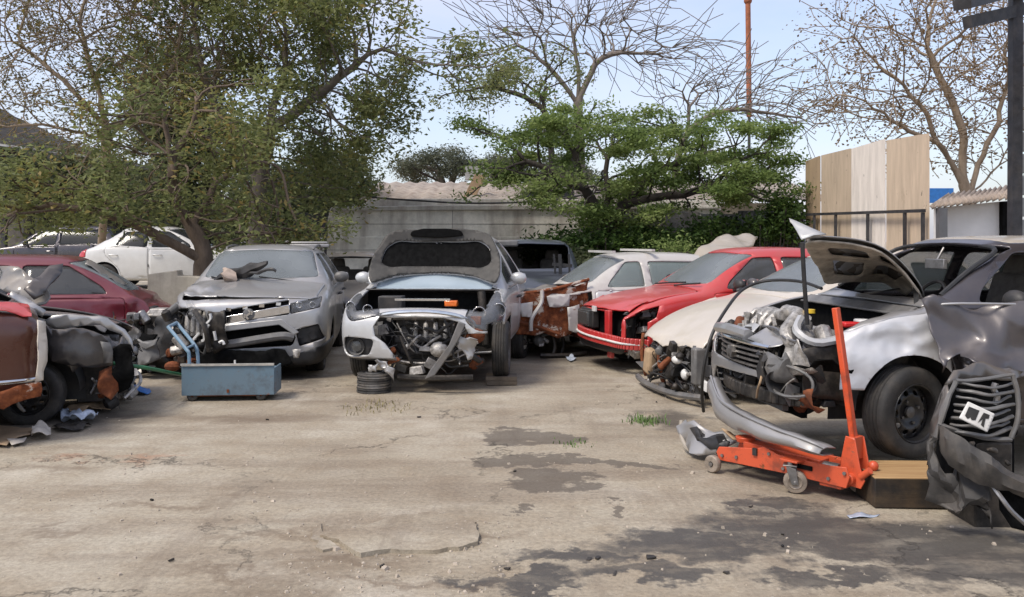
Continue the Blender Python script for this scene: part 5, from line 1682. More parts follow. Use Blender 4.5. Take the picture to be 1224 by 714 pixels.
    solid(m.build('bonnet_skin', M['silver'], B, angle=70), 0.006)
    hs = [rnd([(0.20, 0.14), (0.50, 0.12), (0.48, 0.40), (0.30, 0.42)], 0.05), rnd([(0.58, 0.12), (0.86, 0.14), (0.86, 0.36), (0.56, 0.40)], 0.05), rnd([(0.20, 0.60), (0.50, 0.56), (0.55, 0.86), (0.2, 0.86)], 0.05), rnd([(0.60, 0.52), (0.88, 0.50), (0.88, 0.84), (0.64, 0.86)], 0.05)]
    m = MB(); m.plate([(a * 0.985 + 0.005, b * 0.98 + 0.01) for a, b in ol], hs, lambda a, b: bon(a, b, 0.0) + nzv((a * 9, b * 9, 2), 1.0, 5) * 0.008, 0.04)
    solid(m.build('bonnet_inner_frame', M['underbonnet_pale'], B, angle=70), 0.012)
    m = MB(); m.plate([(a * 0.95 + 0.02, b * 0.94 + 0.03) for a, b in ol], [], lambda a, b: bon(a, b, 0.022) + nzv((a * 9, b * 9, 2), 1.0, 8) * 0.006, 0.05)
    m.build('bonnet_insulation', M['underbonnet_dark'], B, angle=70)
    wall_sheet(c, [c.L(943, 262, 5.75), c.L(953, 265, 5.7), c.L(968, 272, 5.62), c.L(988, 279, 5.55), c.L(972, 281, 5.55), c.L(957, 287, 5.55), c.L(952, 275, 5.65)], 'peeled_bonnet_lip', 'white_silver', 0.006, B, jit=0.01)
    strip(c, [c.L(959, 290, 5.56), c.L(961, 330, 5.58), c.L(965, 388, 5.62)], 'prop_rod', 'plastic', 0.014)
    for k, (a, b) in enumerate(((0.1, 0.1), (0.1, 0.9))):
        q = MB(); q.bar(bon(0.10, b, 0), Vector((0.87, -0.64 if k == 0 else 0.64, 0.88)), 0.03, 0.012); q.build('bonnet_hinge', M['plastic'], B)
    return c, root
M['underbonnet_dark'] = simple('bonnet_hollow', (0.11, 0.10, 0.088, 1), 0.8, 0.1, 0.5, 10, dust=0.4)
SV, SVR = silver_car()
# ------------------------------------------------------------ cars along the left side (noses to the right) and far cars
def maroon():
    root = car_root('wrecked_car', 'maroon hatchback with crushed nose, behind the dark wrecked car on the left', -4.05, 10.80, -108, z=-0.06)
    d = dict(L=3.7, W=1.56, H=1.40, z0=0.20, zn=0.74, zc=0.92, cowl=0.42, zb=0.92, zb2=0.95, hx=1.08, rx=3.0, bx=3.4, zd=0.96, rw=0.66, nose=0.06, bp=1.65, rearx=3.0)
    c = Car(root, d, [crumple((0.1, 0.6, 0.75), (0.75, 0.8, 0.4), 0.13, 4, (0.10, -0.05, -0.04), 3), crumple((0.75, 0.78, 0.8), 0.35, 0.05, 5, (0, -0.02, 0), 5)])
    W = d['W'] / 2
    std_glass(c, 'glass', 'glass_dark')
    cabin(c, 1)
    c.take([(-0.3, 0), (0.62, 0), (0.62, 0.50), (0.30, 0.58), (0.1, 0.52), (-0.3, 0.5)], 'side', lambda cc, n: n.z < 0.8).free()
    arches(c, 0.48, 3.0, 0.33, 0.31)
    doors(c, 1, 'maroon'); doors(c, -1, 'maroon')
    c.body('body', M['maroon'])
    engine_room(c, -0.1, 0.6, -0.6, 0.72, 0.15, 0.66, 71, 20, 24)
    wall_sheet(c, [(0.0, 0.70, 0.60), (0.15, 0.80, 0.60), (0.35, 0.80, 0.40), (0.2, 0.80, 0.15), (0.05, 0.75, 0.2)], 'torn_wing', 'maroon', 0.006, jit=0.08)
    wall_sheet(c, [(-0.05, 0.5, 0.55), (-0.12, 0.2, 0.6), (-0.10, 0.1, 0.2), (-0.05, 0.5, 0.2)], 'torn_liner', 'plastic', 0.006, jit=0.08)
    for s in (-1, 1):
        wheel(root, (0.50, s * 0.66, 0.27), 0.28, 0.17, side=s); wheel(root, (3.0, s * 0.66, 0.27), 0.28, 0.17, side=s)
    wall_sheet(c, [(0.60, 0.50, 1.05), (0.98, 0.48, 1.30), (0.95, 0.2, 1.34), (0.55, 0.3, 1.07)], 'torn_roof_lining', 'grey_mid', 0.006, jit=0.03)
    return c, root
MR, MRR = maroon()

def dark_wreck():
    root = car_root('wrecked_car', 'dark wrecked car with flared silver wing edge, behind the green hose', -3.45, 8.2, -108, z=-0.05)
    d = dict(L=3.9, W=1.60, H=1.42, z0=0.20, zn=0.74, zc=0.95, cowl=1.05, zb=0.92, zb2=0.96, hx=1.75, rx=3.1, bx=3.5, zd=0.97, rw=0.66, nose=0.12, bp=2.2, rearx=3.1)
    c = Car(root, d, [crumple((0.2, 0.6, 0.7), (0.7, 0.6, 0.4), 0.10, 4, (0.05, -0.02, 0.02), 3), crumple((0.9, 0.7, 0.95), 0.5, 0.06, 4, (0, 0, 0.02), 9)])
    std_glass(c, None, None, 'glass_dark')
    cabin(c, 1)
    top = lambda cc, n: n.z > 0.25 and cc.x < 1.15 and cc.z > 0.55
    W = d['W'] / 2
    b = c.take(rnd([(0.10, -W * .80), (0.06, 0), (0.10, W * .80), (1.02, W * .84), (1.02, -W * .84)], 0.05), 'top', top, 0.004)
    bo = c.put(b, 'bonnet', M['grey_mid'], 0.012)
    bo.location = (0.05, 0, 0.07); bo.rotation_euler = (R(4), R(5), 0)
    c.take([(-0.3, 0), (0.45, 0), (0.50, 0.40), (0.28, 0.62), (0.0, 0.66), (-0.3, 0.6)], 'side', lambda cc, n: n.z < 0.7).free()
    arches(c, 0.76, 3.1, 0.36, 0.30)
    doors(c, 1, 'black_paint'); doors(c, -1, 'black_paint')
    c.body('body', M['black_paint'])
    y = 0.82
    S = lambda a, b_, yy=y: on(c, a, b_, 1, yy)
    # the flared silver edge of the wing, and the scorched lamp pocket under it
    wall_sheet(c, [S(52, 385), S(62, 378), S(95, 376), S(130, 380), S(150, 392), S(158, 405), S(158, 424), S(154, 408), S(145, 398), S(120, 390), S(88, 391), S(66, 392)], 'flared_wing_edge', 'silver', 0.008, jit=0.03)
    wall_sheet(c, [S(54, 384, .84), S(60, 392, .84), S(100, 393, .84), S(133, 405, .84), S(134, 436, .84), S(105, 440, .84), S(60, 434, .84)], 'bare_inner_wing', 'black_paint', 0.006, jit=0.025)
    wall_sheet(c, [S(122, 408, .89), S(133, 410, .89), S(134, 434, .89), S(124, 434, .89)], 'lamp_bracket', 'plastic_grey', 0.01, jit=0.03)
    engine_room(c, 0.02, 0.55, -0.6, 0.72, 0.10, 0.66, 81, 18, 22)
    wall_sheet(c, [S(117, 440), S(133, 436), S(142, 470), S(134, 478), S(122, 468)], 'torn_liner', 'rust', 0.006, jit=0.06)
    wall_sheet(c, [S(134, 420), S(156, 410), S(158, 436), S(150, 470), S(140, 474)], 'torn_liner', 'soot', 0.006, jit=0.08)
    wall_sheet(c, [S(0, 318, .4), S(18, 320, .5), S(48, 335, .6), S(62, 356, .7), S(40, 366, .7), S(15, 350, .6), S(0, 344, .5)], 'buckled_scuttle', 'grey_mid', 0.008, jit=0.05)
    wall_sheet(c, [S(28, 345, .78), S(58, 318, .5), S(76, 316, .45), S(74, 328, .5), S(52, 350, .75), S(40, 358, .78)], 'bent_pillar', 'black_paint', 0.02, jit=0.02)
    wall_sheet(c, [S(12, 346, .80), S(30, 356, .82), S(56, 372, .84), S(52, 380, .84), S(28, 368, .84), S(10, 352, .82)], 'wing_top', 'silver', 0.008, jit=0.03)
    wheel(root, (0.765, 0.70, 0.30), 0.265, 0.18, 'rim_black', 1, steer=-8)
    wheel(root, (0.76, -0.68, 0.30), 0.265, 0.18, 'rim_black', -1)
    for s in (-1, 1): wheel(root, (3.1, s * 0.70, 0.30), 0.27, 0.18, 'rim_black', s)
    return c, root
DW, DWR = dark_wreck()

def brown_car():
    root = car_root('wrecked_car', 'brown red car with torn cream edge, cut off by the left picture edge', -3.84, 7.19, -120, z=0.02)
    d = dict(L=3.9, W=1.60, H=1.40, z0=0.28, zn=0.95, zc=1.02, cowl=1.05, zb=1.0, zb2=1.0, hx=1.75, rx=3.1, bx=3.5, zd=1.0, rw=0.66, nose=0.05, bp=2.2, rearx=3.1)
    c = Car(root, d, [crumple((0.0, 0.6, 0.6), (0.4, 0.5, 0.5), 0.05, 4, (0.0, -0.02, 0.0), 3)])
    std_glass(c, 'glass', 'glass_dark')
    cabin(c, 1)
    c.take([(-0.3, 0), (0.02, 0), (0.02, 1.2), (-0.3, 1.2)], 'side', lambda cc, n: True).free()
    arches(c, 0.80, 3.1, 0.36, 0.34)
    doors(c, 1, 'brown'); doors(c, -1, 'brown')
    trim(c, [(0.03, 0.44), (0.43, 0.44), (0.43, 0.47), (0.03, 0.47)], 'side', lambda cc, n: cc.y > 0.2, 'side_moulding', 'chrome', 0.008, 0.01)
    c.body('body', M['brown'])
    y = 0.80
    wall_sheet(c, [(0.03, y - .02, 0.90), (-0.02, y - .05, 0.88), (-0.03, y - .06, 0.60), (0.0, y - .04, 0.46), (0.06, y - .01, 0.44), (0.03, y, 0.60)], 'torn_edge', 'cream', 0.01, jit=0.02)
    wall_sheet(c, [(0.02, y, 0.44), (0.02, y - .02, 0.34), (0.25, y, 0.28), (0.40, y, 0.28), (0.40, y + .01, 0.40)], 'rusty_valance', 'rusted', 0.008, jit=0.03)
    wall_sheet(c, [(0.05, y - .1, 0.93), (0.30, y - .05, 0.98), (0.42, y - .2, 1.02), (0.10, y - .3, 1.0)], 'bent_bonnet_corner', 'red', 0.006, jit=0.03)
    engine_room(c, 0.05, 0.6, -0.6, 0.6, 0.25, 0.8, 91, 8, 10)
    for s in (-1, 1):
        wheel(root, (0.8, s * 0.68, 0.27), 0.28, 0.17, side=s); wheel(root, (3.1, s * 0.68, 0.27), 0.28, 0.17, side=s)
    return root
BRN = brown_car()

def far_car(name, label, x, y, turn, z, mat, dd=None, win='glass_dim', ws='glass_dim', extra=None, rim='rim_grey'):
    root = car_root(name, label, x, y, turn, z)
    d = dict(L=4.2, W=1.68, H=1.46, z0=0.18, zn=0.72, zc=0.93, cowl=1.1, zb=0.92, zb2=0.97, hx=1.9, rx=3.05, bx=3.6, zd=1.02, rw=0.65, nose=0.12, bp=2.35, rearx=3.35)
    d.update(dd or {})
    c = Car(root, d)
    std_glass(c, ws, win, win)
    cabin(c, 1)
    W = d['W'] / 2
    fr = lambda cc, n: cc.x < 0.75 and n.x < 0.3
    for s in (-1, 1):
        lamp(c, rnd([(s * 0.44, d['zn'] - 0.14), (s * 0.74, d['zn'] - 0.12), (s * 0.76, d['zn'] + 0.02), (s * 0.48, d['zn'] - 0.03)], 0.04), 'front')
        g = c.take(rnd([(s * 0.50, d['zd'] - 0.26), (s * 0.86, d['zd'] - 0.28), (s * 0.86, d['zd'] - 0.06), (s * 0.56, d['zd'] - 0.10)], 0.04), 'front', lambda cc, n: cc.x > d['L'] - 0.16)
        c.put(g, 'tail_light', M['lens_red'], 0.01, off=0.004)
    g = c.take(rnd([(-0.36, d['zn'] - 0.14), (0.36, d['zn'] - 0.14), (0.40, d['zn'] - 0.05), (-0.40, d['zn'] - 0.05)], 0.03), 'front', fr)
    c.put(g, 'grille', M['plastic'], 0.01)
    trim(c, rnd([(-0.5, d['z0'] + 0.08), (0.5, d['z0'] + 0.08), (0.5, d['z0'] + 0.22), (-0.5, d['z0'] + 0.22)], 0.03), 'front', fr, 'air_intake', 'plastic', 0.004)
    ar = 0.34
    arches(c, 0.80, d['rearx'], ar, 0.30)
    ds = doors(c, -1, mat, 2, mat) + doors(c, 1, mat, 2, mat)
    if extra: extra(c, ds)
    mirror(c, 1, mat, d['cowl'] + 0.45, d['zb'] + 0.1, 0.09); mirror(c, -1, mat, d['cowl'] + 0.45, d['zb'] + 0.1, 0.09)
    c.body('body', M[mat])
    for s in (-1, 1):
        for x_ in (0.80, d['rearx']):
            wheel(root, (x_, s * 0.72, 0.29), 0.30, 0.18, rim, s, style='alloy')
    return c, root

def white_saloon_extra(c, ds):
    W = c.d['W'] / 2
    trim(c, [(1.35, 0.52), (2.9, 0.52), (2.9, 0.58), (1.35, 0.58)], 'side', lambda cc, n: cc.y > 0.2, 'door_moulding', 'plastic', 0.02, 0.012)
def terrace_pt(px, Y): return ((px - 612) * Y / FPX, Y)
WS, WSR = far_car('parked_car', 'clean white saloon with red tail light parked behind the leaning tree trunk', -6.08, 21.4, -94, 0.38, 'white', dict(L=3.95), extra=white_saloon_extra)
GS, GSR = far_car('parked_car', 'dark grey people carrier parked under the thatched shed at the far left', -14.9, 25.0, 86, 0.42, 'purple_grey', dict(H=1.52, bx=3.95, zd=1.06, rx=3.6, L=4.2))

def stripped(label, x, y, turn, z, mat, sc=1.0, win=None):
    root = car_root('wrecked_car', label, x, y, turn, z)
    d = dict(L=3.6, W=1.50, H=1.42, z0=0.20, zn=0.76, zc=0.92, cowl=1.0, zb=0.90, zb2=0.93, hx=1.65, rx=3.0, bx=3.35, zd=0.94, rw=0.68, nose=0.08, bp=2.05, rearx=2.95)
    c = Car(root, d, [crumple((0.2, 0.2, 0.7), 0.9, 0.06, 4, (0, 0, 0), int(abs(x) * 10))])
    std_glass(c, win, None, None)
    cabin(c, 1)
    lamp(c, rnd([(0.40, 0.58), (0.66, 0.58), (0.66, 0.72), (0.42, 0.70)], 0.03), 'front')
    g = c.take([(-0.66, 0.30), (0.3, 0.30), (0.3, 0.66), (-0.66, 0.66)], 'front', lambda cc, n: cc.x < 0.7 and n.x < 0.3)
    for v in g.verts: v.co.x += 0.15
    c.put(g, 'grille_back', M['soot'], 0.01)
    arches(c, 0.7, 2.95, 0.33, 0.3)
    doors(c, -1, mat); doors(c, 1, mat)
    mirror(c, 1, mat, 1.4, 1.0, 0.08); mirror(c, -1, mat, 1.4, 1.0, 0.08)
    c.body('body', M[mat])
    for s in (-1, 1):
        for x_ in (0.7, 2.95): wheel(root, (x_, s * 0.66, 0.28), 0.28, 0.17, side=s)
    return c, root
stripped('stripped pale grey car shell without glass, wedged behind the silver off-roader', -2.62, 13.5, -4, -0.12, 'grey_mid')
stripped('pale stripped car shell half hidden between off-roader and raised bonnet', -1.85, 15.4, 8, -0.16, 'white_old')

def dark_van():
    root = car_root('wrecked_car', 'dark blue grey car without windscreen, behind the white car with raised bonnet', 0.16, 12.4, 4, z=0.02)
    d = dict(L=3.8, W=1.62, H=1.50, z0=0.22, zn=0.86, zc=1.00, cowl=0.95, zb=0.98, zb2=1.0, hx=1.42, rx=3.3, bx=3.6, zd=1.02, rw=0.80, nose=0.08, bp=1.95, rearx=3.1)
    c = Car(root, d, [crumple((0.3, -0.2, 0.9), 0.9, 0.05, 3, (0, 0, 0), 8)])
    std_glass(c, None, 'glass_dark', 'glass_dim')
    cabin(c, 1)
    W = d['W'] / 2
    c.take([(-0.7, 0.25), (0.7, 0.25), (0.7, 0.78), (-0.7, 0.78)], 'front', lambda cc, n: cc.x < 0.6 and n.x < 0.3).free()
    arches(c, 0.75, 3.1, 0.34, 0.31)
    doors(c, -1, 'black_paint'); doors(c, 1, 'black_paint')
    c.body('body', M['blue_dark'])
    wall_sheet(c, [(0.9, -0.72, 0.25), (0.9, 0.72, 0.25), (0.9, 0.72, 0.95), (0.9, -0.72, 0.95)], 'bulkhead', 'soot')
    engine_room(c, 0.1, 0.8, -0.6, 0.5, 0.2, 0.75, 99, 8, 10)
    for s in (-1, 1):
        for x_ in (0.75, 3.1): wheel(root, (x_, s * 0.72, 0.28), 0.29, 0.17, side=s)
    m = MB(); m.box((0, 0, 0), (0.42, 0.30, 0.10)); m.box((-0.12, -0.06, -0.10), (0.16, 0.06, 0.10))
    o = bevel(m.build('roof_pad', M['plastic_grey'], None), 0.025)
    o.location = P(603, 291, 13.6)
    tag(o, 'grey plastic scoop lying on the roof of the dark blue grey car', 'scoop')
    # the loose dark pillar leaning beside it
    m = MB()
    for a, b, w in ((662, 666, .03), (669, 671, .05), (680, 682, .03)):
        m.bar(P(a, 304, 13.2), P(b, 356, 13.2), w, 0.05)
    m.bar(P(660, 316, 13.2), P(684, 318, 13.2), 0.03, 0.05); m.bar(P(662, 345, 13.2), P(684, 346, 13.2), 0.03, 0.05)
    o = m.build('door_frame', M['plastic'], None)
    tag(o, 'black stripped door frame standing beside the dark blue grey car', 'door frame')
dark_van()

# loose bodywork lying behind the red hatchback
def loose_panel(name, label, cat, pts, mat, t=0.03, jit=0.02, step=0.06):
    class F: pass
    f = F(); f.root = None
    o = wall_sheet(f, pts, name, mat, t, None, jit, 3, 5, step)
    return tag(o, label, cat)
loose_panel('car_boot_lid', 'beige grey boot lid with white edge lying behind the red hatchback roof', 'boot lid', [P(826, 306, 12.4), P(838, 295, 12.5), P(862, 284, 12.8), P(888, 281, 13.2), P(906, 284, 13.4), P(900, 292, 12.9), P(880, 300, 12.4), P(850, 308, 12.0)], 'cream_dusty', 0.04, 0.03)
# ------------------------------------------------------------ torn-off front end at the right edge
def front_end():
    """a torn off grille and bumper of another car"""
    o0 = P(1165, 0, 4.62)
    root = thing('car_front_end', 'torn-off black grille with dented number plate and drooping bumper, leaning against the charcoal door', 'car front', (o0.x, o0.y, 0))
    Mi = mat_of(root).inverted()
    L = lambda a, b, Y: Mi @ P(a, b, Y)
    class F: pass
    f = F(); f.root = root
    def sheet(pts, name, mat, **k):
        o = wall_sheet(f, pts, name, mat, **k)
        o.data.set_sharp_from_angle(angle=R(24))
        return o
    # shroud behind the grille
    sheet([L(1127, 470, 4.70), L(1140, 453, 4.72), L(1212, 450, 4.80), L(1220, 475, 4.80), L(1216, 520, 4.76), L(1196, 530, 4.72), L(1140, 515, 4.68), L(1120, 505, 4.66)], 'grille_back', 'soot', t=0.01, jit=0.02)
    sheet([L(1132, 462, 4.60), L(1142, 443, 4.66), L(1160, 435, 4.72), L(1205, 440, 4.80), L(1224, 446, 4.82), L(1215, 455, 4.78), L(1180, 453, 4.72), L(1145, 454, 4.66)], 'bonnet_lip', 'grey_dark', t=0.01, jit=0.03)
    for k in range(8):
        y = 458 + k * 8.2
        x0 = 1146 - k * 1.6
        q = MB()
        q.tube(smooth_path([L(x0, y, 4.62), L(x0 + 18, y + 2.5, 4.56), L(x0 + 42, y + 5.5 + (k % 3), 4.56), L(1210 - k * 0.6 + (k % 2) * 3, y + 1.5 - k * 0.6, 4.64)], 5), 0.0075 + 0.002 * (k % 2), 7)
        q.jitter(0.010, 12, k)
        q.build('grille_bar', M['plastic_grey'], root)
    for pts, r, mt in (([(1143, 455), (1134, 475), (1128, 495), (1124, 508)], 0.013, 'plastic_grey'), ([(1210, 448), (1216, 470), (1217, 500), (1208, 524)], 0.013, 'plastic_grey'), ([(1124, 508), (1150, 517), (1180, 524), (1208, 526)], 0.013, 'plastic_grey'), ([(1190, 458), (1188, 466), (1192, 474), (1189, 484)], 0.016, 'steel'), ([(1143, 455), (1175, 454), (1212, 448)], 0.010, 'plastic_grey')):
        q = MB(); q.tube(smooth_path([L(a, b, 4.60) for a, b in pts], 5), r, 7); q.jitter(0.006, 15, len(pts))
        q.build('grille_frame', M[mt], root)
    # number plate, bent and hanging askew
    A, Bp, Cp, D = L(1157, 480, 4.50), L(1189, 495, 4.48), L(1180, 517, 4.48), L(1146, 500, 4.50)
    def pl(u, v, h): 
        p = (A * (1 - u) + Bp * u) * (1 - v) + (D * (1 - u) + Cp * u) * v
        n = (Bp - A).cross(D - A).normalized()
        if n.y > 0: n = -n
        return p + n * (h + 0.006 * math.sin(u * 3.1))
    q = MB(); q.plate(rnd([(0, 0), (1, 0), (1, 1), (0, 1)], 0.05), [], lambda a, b: pl(a, b, 0.0), 0.1)
    po = q.build('number_plate', M['white_plastic'], root); solid(po, 0.003, 0)
    q = MB()
    for poly in ([(0.10, 0.22), (0.46, 0.18), (0.48, 0.72), (0.36, 0.80), (0.30, 0.70), (0.24, 0.84), (0.12, 0.74)], [(0.62, 0.18), (0.84, 0.16), (0.86, 0.36), (0.76, 0.42), (0.82, 0.86), (0.70, 0.80), (0.68, 0.50), (0.58, 0.80), (0.60, 0.44)]):
        q.plate(poly, [], lambda a, b: pl(a, b, 0.004), 0.06)
    q.build('plate_characters', M['rubber'], po)
    # drooping bumper and torn apron
    path = smooth_path([L(1122, 520, 4.58), L(1134, 535, 4.48), L(1156, 549, 4.42), L(1185, 564, 4.36), L(1216, 580, 4.32), L(1250, 597, 4.30)], 6)
    m = MB()
    for i, p in enumerate(path):
        w = 0.05 + 0.045 * math.sin(math.pi * min(1, i / 22))
        m.v += [tuple(p + Vector(v)) for v in ((0.02, 0.05, w * .9), (0.0, -0.005, w), (-0.01, -0.03, w * .5), (-0.01, -0.03, -w * .4), (0, 0, -w), (0.02, 0.05, -w * .9))]
    for i in range(len(path) - 1):
        for k in range(5): m.f.append((i * 6 + k, i * 6 + k + 1, (i + 1) * 6 + k + 1, (i + 1) * 6 + k)); m.m.append(0)
    m.jitter(0.012, 8, 3)
    m.jitter(0.010, 22, 7)
    solid(m.build('bumper', M['plastic_dim'], root, angle=32), 0.006)
    sheet([L(1118, 515, 4.62), L(1124, 560, 4.52), L(1180, 575, 4.45), L(1186, 632, 4.40), L(1172, 622, 4.42), L(1160, 604, 4.46), L(1150, 610, 4.46), L(1130, 606, 4.50), L(1112, 600, 4.54), L(1108, 560, 4.58)], 'torn_apron', 'plastic_dim', t=0.008, jit=0.055, f=9, step=0.03)
    sheet([L(1112, 505, 4.70), L(1126, 470, 4.72), L(1132, 458, 4.70), L(1134, 470, 4.64), L(1122, 512, 4.62), L(1116, 540, 4.62), L(1110, 556, 4.64)], 'torn_wing_edge', 'grey_dark', t=0.008, jit=0.02)
    sheet([L(1186, 570, 4.46), L(1240, 590, 4.40), L(1240, 632, 4.36), L(1200, 628, 4.40), L(1187, 610, 4.44)], 'undertray', 'soot', t=0.008, jit=0.05)
    q = MB(); q.tube(smooth_path([L(1184, 578, 4.40), L(1196, 594, 4.34), L(1210, 612, 4.30), L(1230, 630, 4.28)], 5), 0.012, 7); q.build('loose_trim', M['steel'], root)
    q = MB()
    for a, b in ((1135, 528), (1150, 535), (1160, 530), (1186, 540), (1205, 553)):
        q.ball(L(a, b, 4.52), 0.02, 6, (1, 1, 0.7))
    q.jitter(0.02, 20); q.build('bracket', M['grime_shade'], root)
    q = MB(); q.box(L(1165, 535, 4.74), (0.36, 0.16, 0.34), Matrix.Rotation(0.2, 3, 'Z')); bevel(q.build('radiator', M['soot'], root), 0.01)
    q = MB(); q.box(L(1170, 575, 4.80), (0.20, 0.30, 0.48)); bevel(q.build('crash_beam', M['grime_shade'], root), 0.01)
front_end()
# ------------------------------------------------------------ trolley jack, timber, blue cart, hose
def trolley_jack():
    A, B = G(868, 560), G(1022, 578)
    A, B = Vector((1.42, 5.84, 0)), Vector((2.02, 5.12, 0))
    root = thing('trolley_jack', 'orange trolley jack with upright handle and bare castor wheels, in front of the silver saloon', 'trolley jack', (A.x, A.y, 0), (0, 0, math.atan2(B.y - A.y, B.x - A.x)))
    LEN = (B - A).length
    # side plates: x along the jack, front end at 0
    prof = [(0.02, 0.05), (0.0, 0.10), (0.02, 0.135), (0.30, 0.175), (0.36, 0.195), (0.46, 0.165), (0.80, 0.165), (0.90, 0.175), (0.92, 0.12), (0.90, 0.055), (0.5, 0.06)]
    prof = [(a * LEN / 0.93, b + 0.03) for a, b in prof]
    for s in (-1, 1):
        q = MB(); q.prism(prof, s * 0.115 - 0.006, s * 0.115 + 0.006, lambda a, b, h: (a, h, b))
        bevel(q.build('side_plate', M['orange'], root, angle=30), 0.003)
    q = MB()
    q.bar((0.06, -0.11, 0.10), (0.06, 0.11, 0.10), 0.05, 0.05); q.bar((0.80, -0.11, 0.11), (0.80, 0.11, 0.11), 0.14, 0.09)
    bevel(q.build('cross_member', M['orange'], root, angle=30), 0.006)
    q = MB(); q.cyl((0.42, 0, 0.14), (0.80, 0, 0.14), 0.045, 16); q.cyl((0.28, 0, 0.13), (0.42, 0, 0.14), 0.02, 12); q.build('hydraulic_ram', M['steel'], root)
    q = MB(); q.bar((0.70, 0, 0.17), (0.16, 0, 0.19), 0.11, 0.05); q.cyl((0.14, 0, 0.20), (0.14, 0, 0.235), 0.055, 14, 0.065)
    bevel(q.build('lifting_arm', M['orange'], root, angle=30), 0.004)
    q = MB(); q.box((0.30, -0.128, 0.185), (0.03, 0.014, 0.045)); q.build('stop_catch', M['plastic'], root)
    q = MB(); q.box((0.62, -0.124, 0.155), (0.15, 0.012, 0.026)); q.build('handle_slot', M['soot'], root)
    for s in (-1, 1):
        q = MB()
        for x, z in ((0.05, 0.115), (0.16, 0.125), (0.40, 0.19), (0.50, 0.12), (0.80, 0.12), (0.90, 0.17)):
            q.cyl((x, s * 0.115, z), (x, s * 0.132, z), 0.011, 6)
        tag(q.build('bolts', M['steel'], root), kind='stuff')
    # front rollers
    for s in (-1, 1):
        q = MB(); q.lathe([(0.018, -0.022), (0.05, -0.022), (0.056, -0.014), (0.056, 0.014), (0.05, 0.022), (0.018, 0.022)], (0.0, s * 0.155, 0.057), 'Y', 24, True)
        w = q.build('roller', M['alu_dull'], root)
        q = MB(); q.cyl((0, s * 0.125, 0.057), (0, s * 0.185, 0.057), 0.014, 10); q.build('axle', M['steel'], w)
    # castors
    for (x, y, an) in ((0.58, -0.175, 30), (0.80, 0.15, -20)):
        e = bpy.data.objects.new('castor', None); COL.objects.link(e); e.parent = root; e.location = (x, y, 0); e.rotation_euler = (0, 0, R(an))
        q = MB(); q.lathe([(0.016, -0.018), (0.05, -0.02), (0.066, -0.016), (0.070, 0.0), (0.066, 0.016), (0.05, 0.02), (0.016, 0.018)], (0.03, 0, 0.070), 'Y', 28, True)
        q.lathe([(0.046, -0.021), (0.040, -0.024), (0.020, -0.016)], (0.03, 0, 0.070), 'Y', 24); q.lathe([(0.046, 0.021), (0.040, 0.024), (0.020, 0.016)], (0.03, 0, 0.070), 'Y', 24)
        q.build('castor_wheel', M['alu_dull'], e)
        q = MB()
        for s in (-1, 1):
            q.prism([(0.01, 0.055), (0.05, 0.055), (0.035, 0.15), (-0.02, 0.165), (-0.02, 0.15)], s * 0.032 - 0.003, s * 0.032 + 0.003, lambda a, b, h: (a, h, b))
        q.box((0.0, 0, 0.166), (0.08, 0.075, 0.008)); q.cyl((0.0, 0, 0.168), (0, 0, 0.19), 0.016, 10); q.cyl((0.03, -0.045, 0.07), (0.03, 0.045, 0.07), 0.010, 8)
        bevel(q.build('castor_fork', M['steel'], e, angle=30), 0.002)
        q = MB(); q.box((x, y * 0.8, 0.192), (0.12, 0.12, 0.012)); bevel(q.build('castor_bracket', M['orange'], root), 0.002)
    # handle socket and upright handle
    q = MB()
    q.prism([(0.82, 0.09), (0.96, 0.08), (0.985, 0.13), (0.955, 0.20), (0.925, 0.36), (0.865, 0.37), (0.84, 0.25)], -0.055, -0.045, lambda a, b, h: (a, h, b))
    q.prism([(0.82, 0.09), (0.96, 0.08), (0.985, 0.13), (0.955, 0.20), (0.925, 0.36), (0.865, 0.37), (0.84, 0.25)], 0.045, 0.055, lambda a, b, h: (a, h, b))
    q.box((0.895, 0, 0.30), (0.05, 0.10, 0.13)); q.cyl((0.90, -0.09, 0.13), (0.90, 0.09, 0.13), 0.032, 16)
    so = bevel(q.build('handle_socket', M['orange'], root, angle=30), 0.004)
    Mi = mat_of(root).inverted()
    top = Mi @ P(999, 368, 5.22)
    base = Vector((0.895, 0, 0.30))
    q = MB(); q.bar(base, top, 0.034, 0.046, Vector((0, 1, 0)))
    bevel(q.build('handle', M['orange'], root, angle=30), 0.006)
    q = MB(); q.bar((0.97, 0.06, 0.10), (1.06, 0.09, 0.11), 0.03, 0.04); q.cyl((0.96, -0.05, 0.15), (1.02, -0.06, 0.20), 0.02, 10); q.ball((1.05, 0.0, 0.13), 0.035, 6, (1, 1.2, 0.7)); q.ball((0.98, 0.05, 0.20), 0.03, 6)
    q.build('release_pedal', M['orange'], root)
M['alu_dull'] = simple('scuffed_wheel_metal', (0.30, 0.25, 0.20, 1), 0.6, 0.4, 0.5, 18, dust=0.5)
trolley_jack()

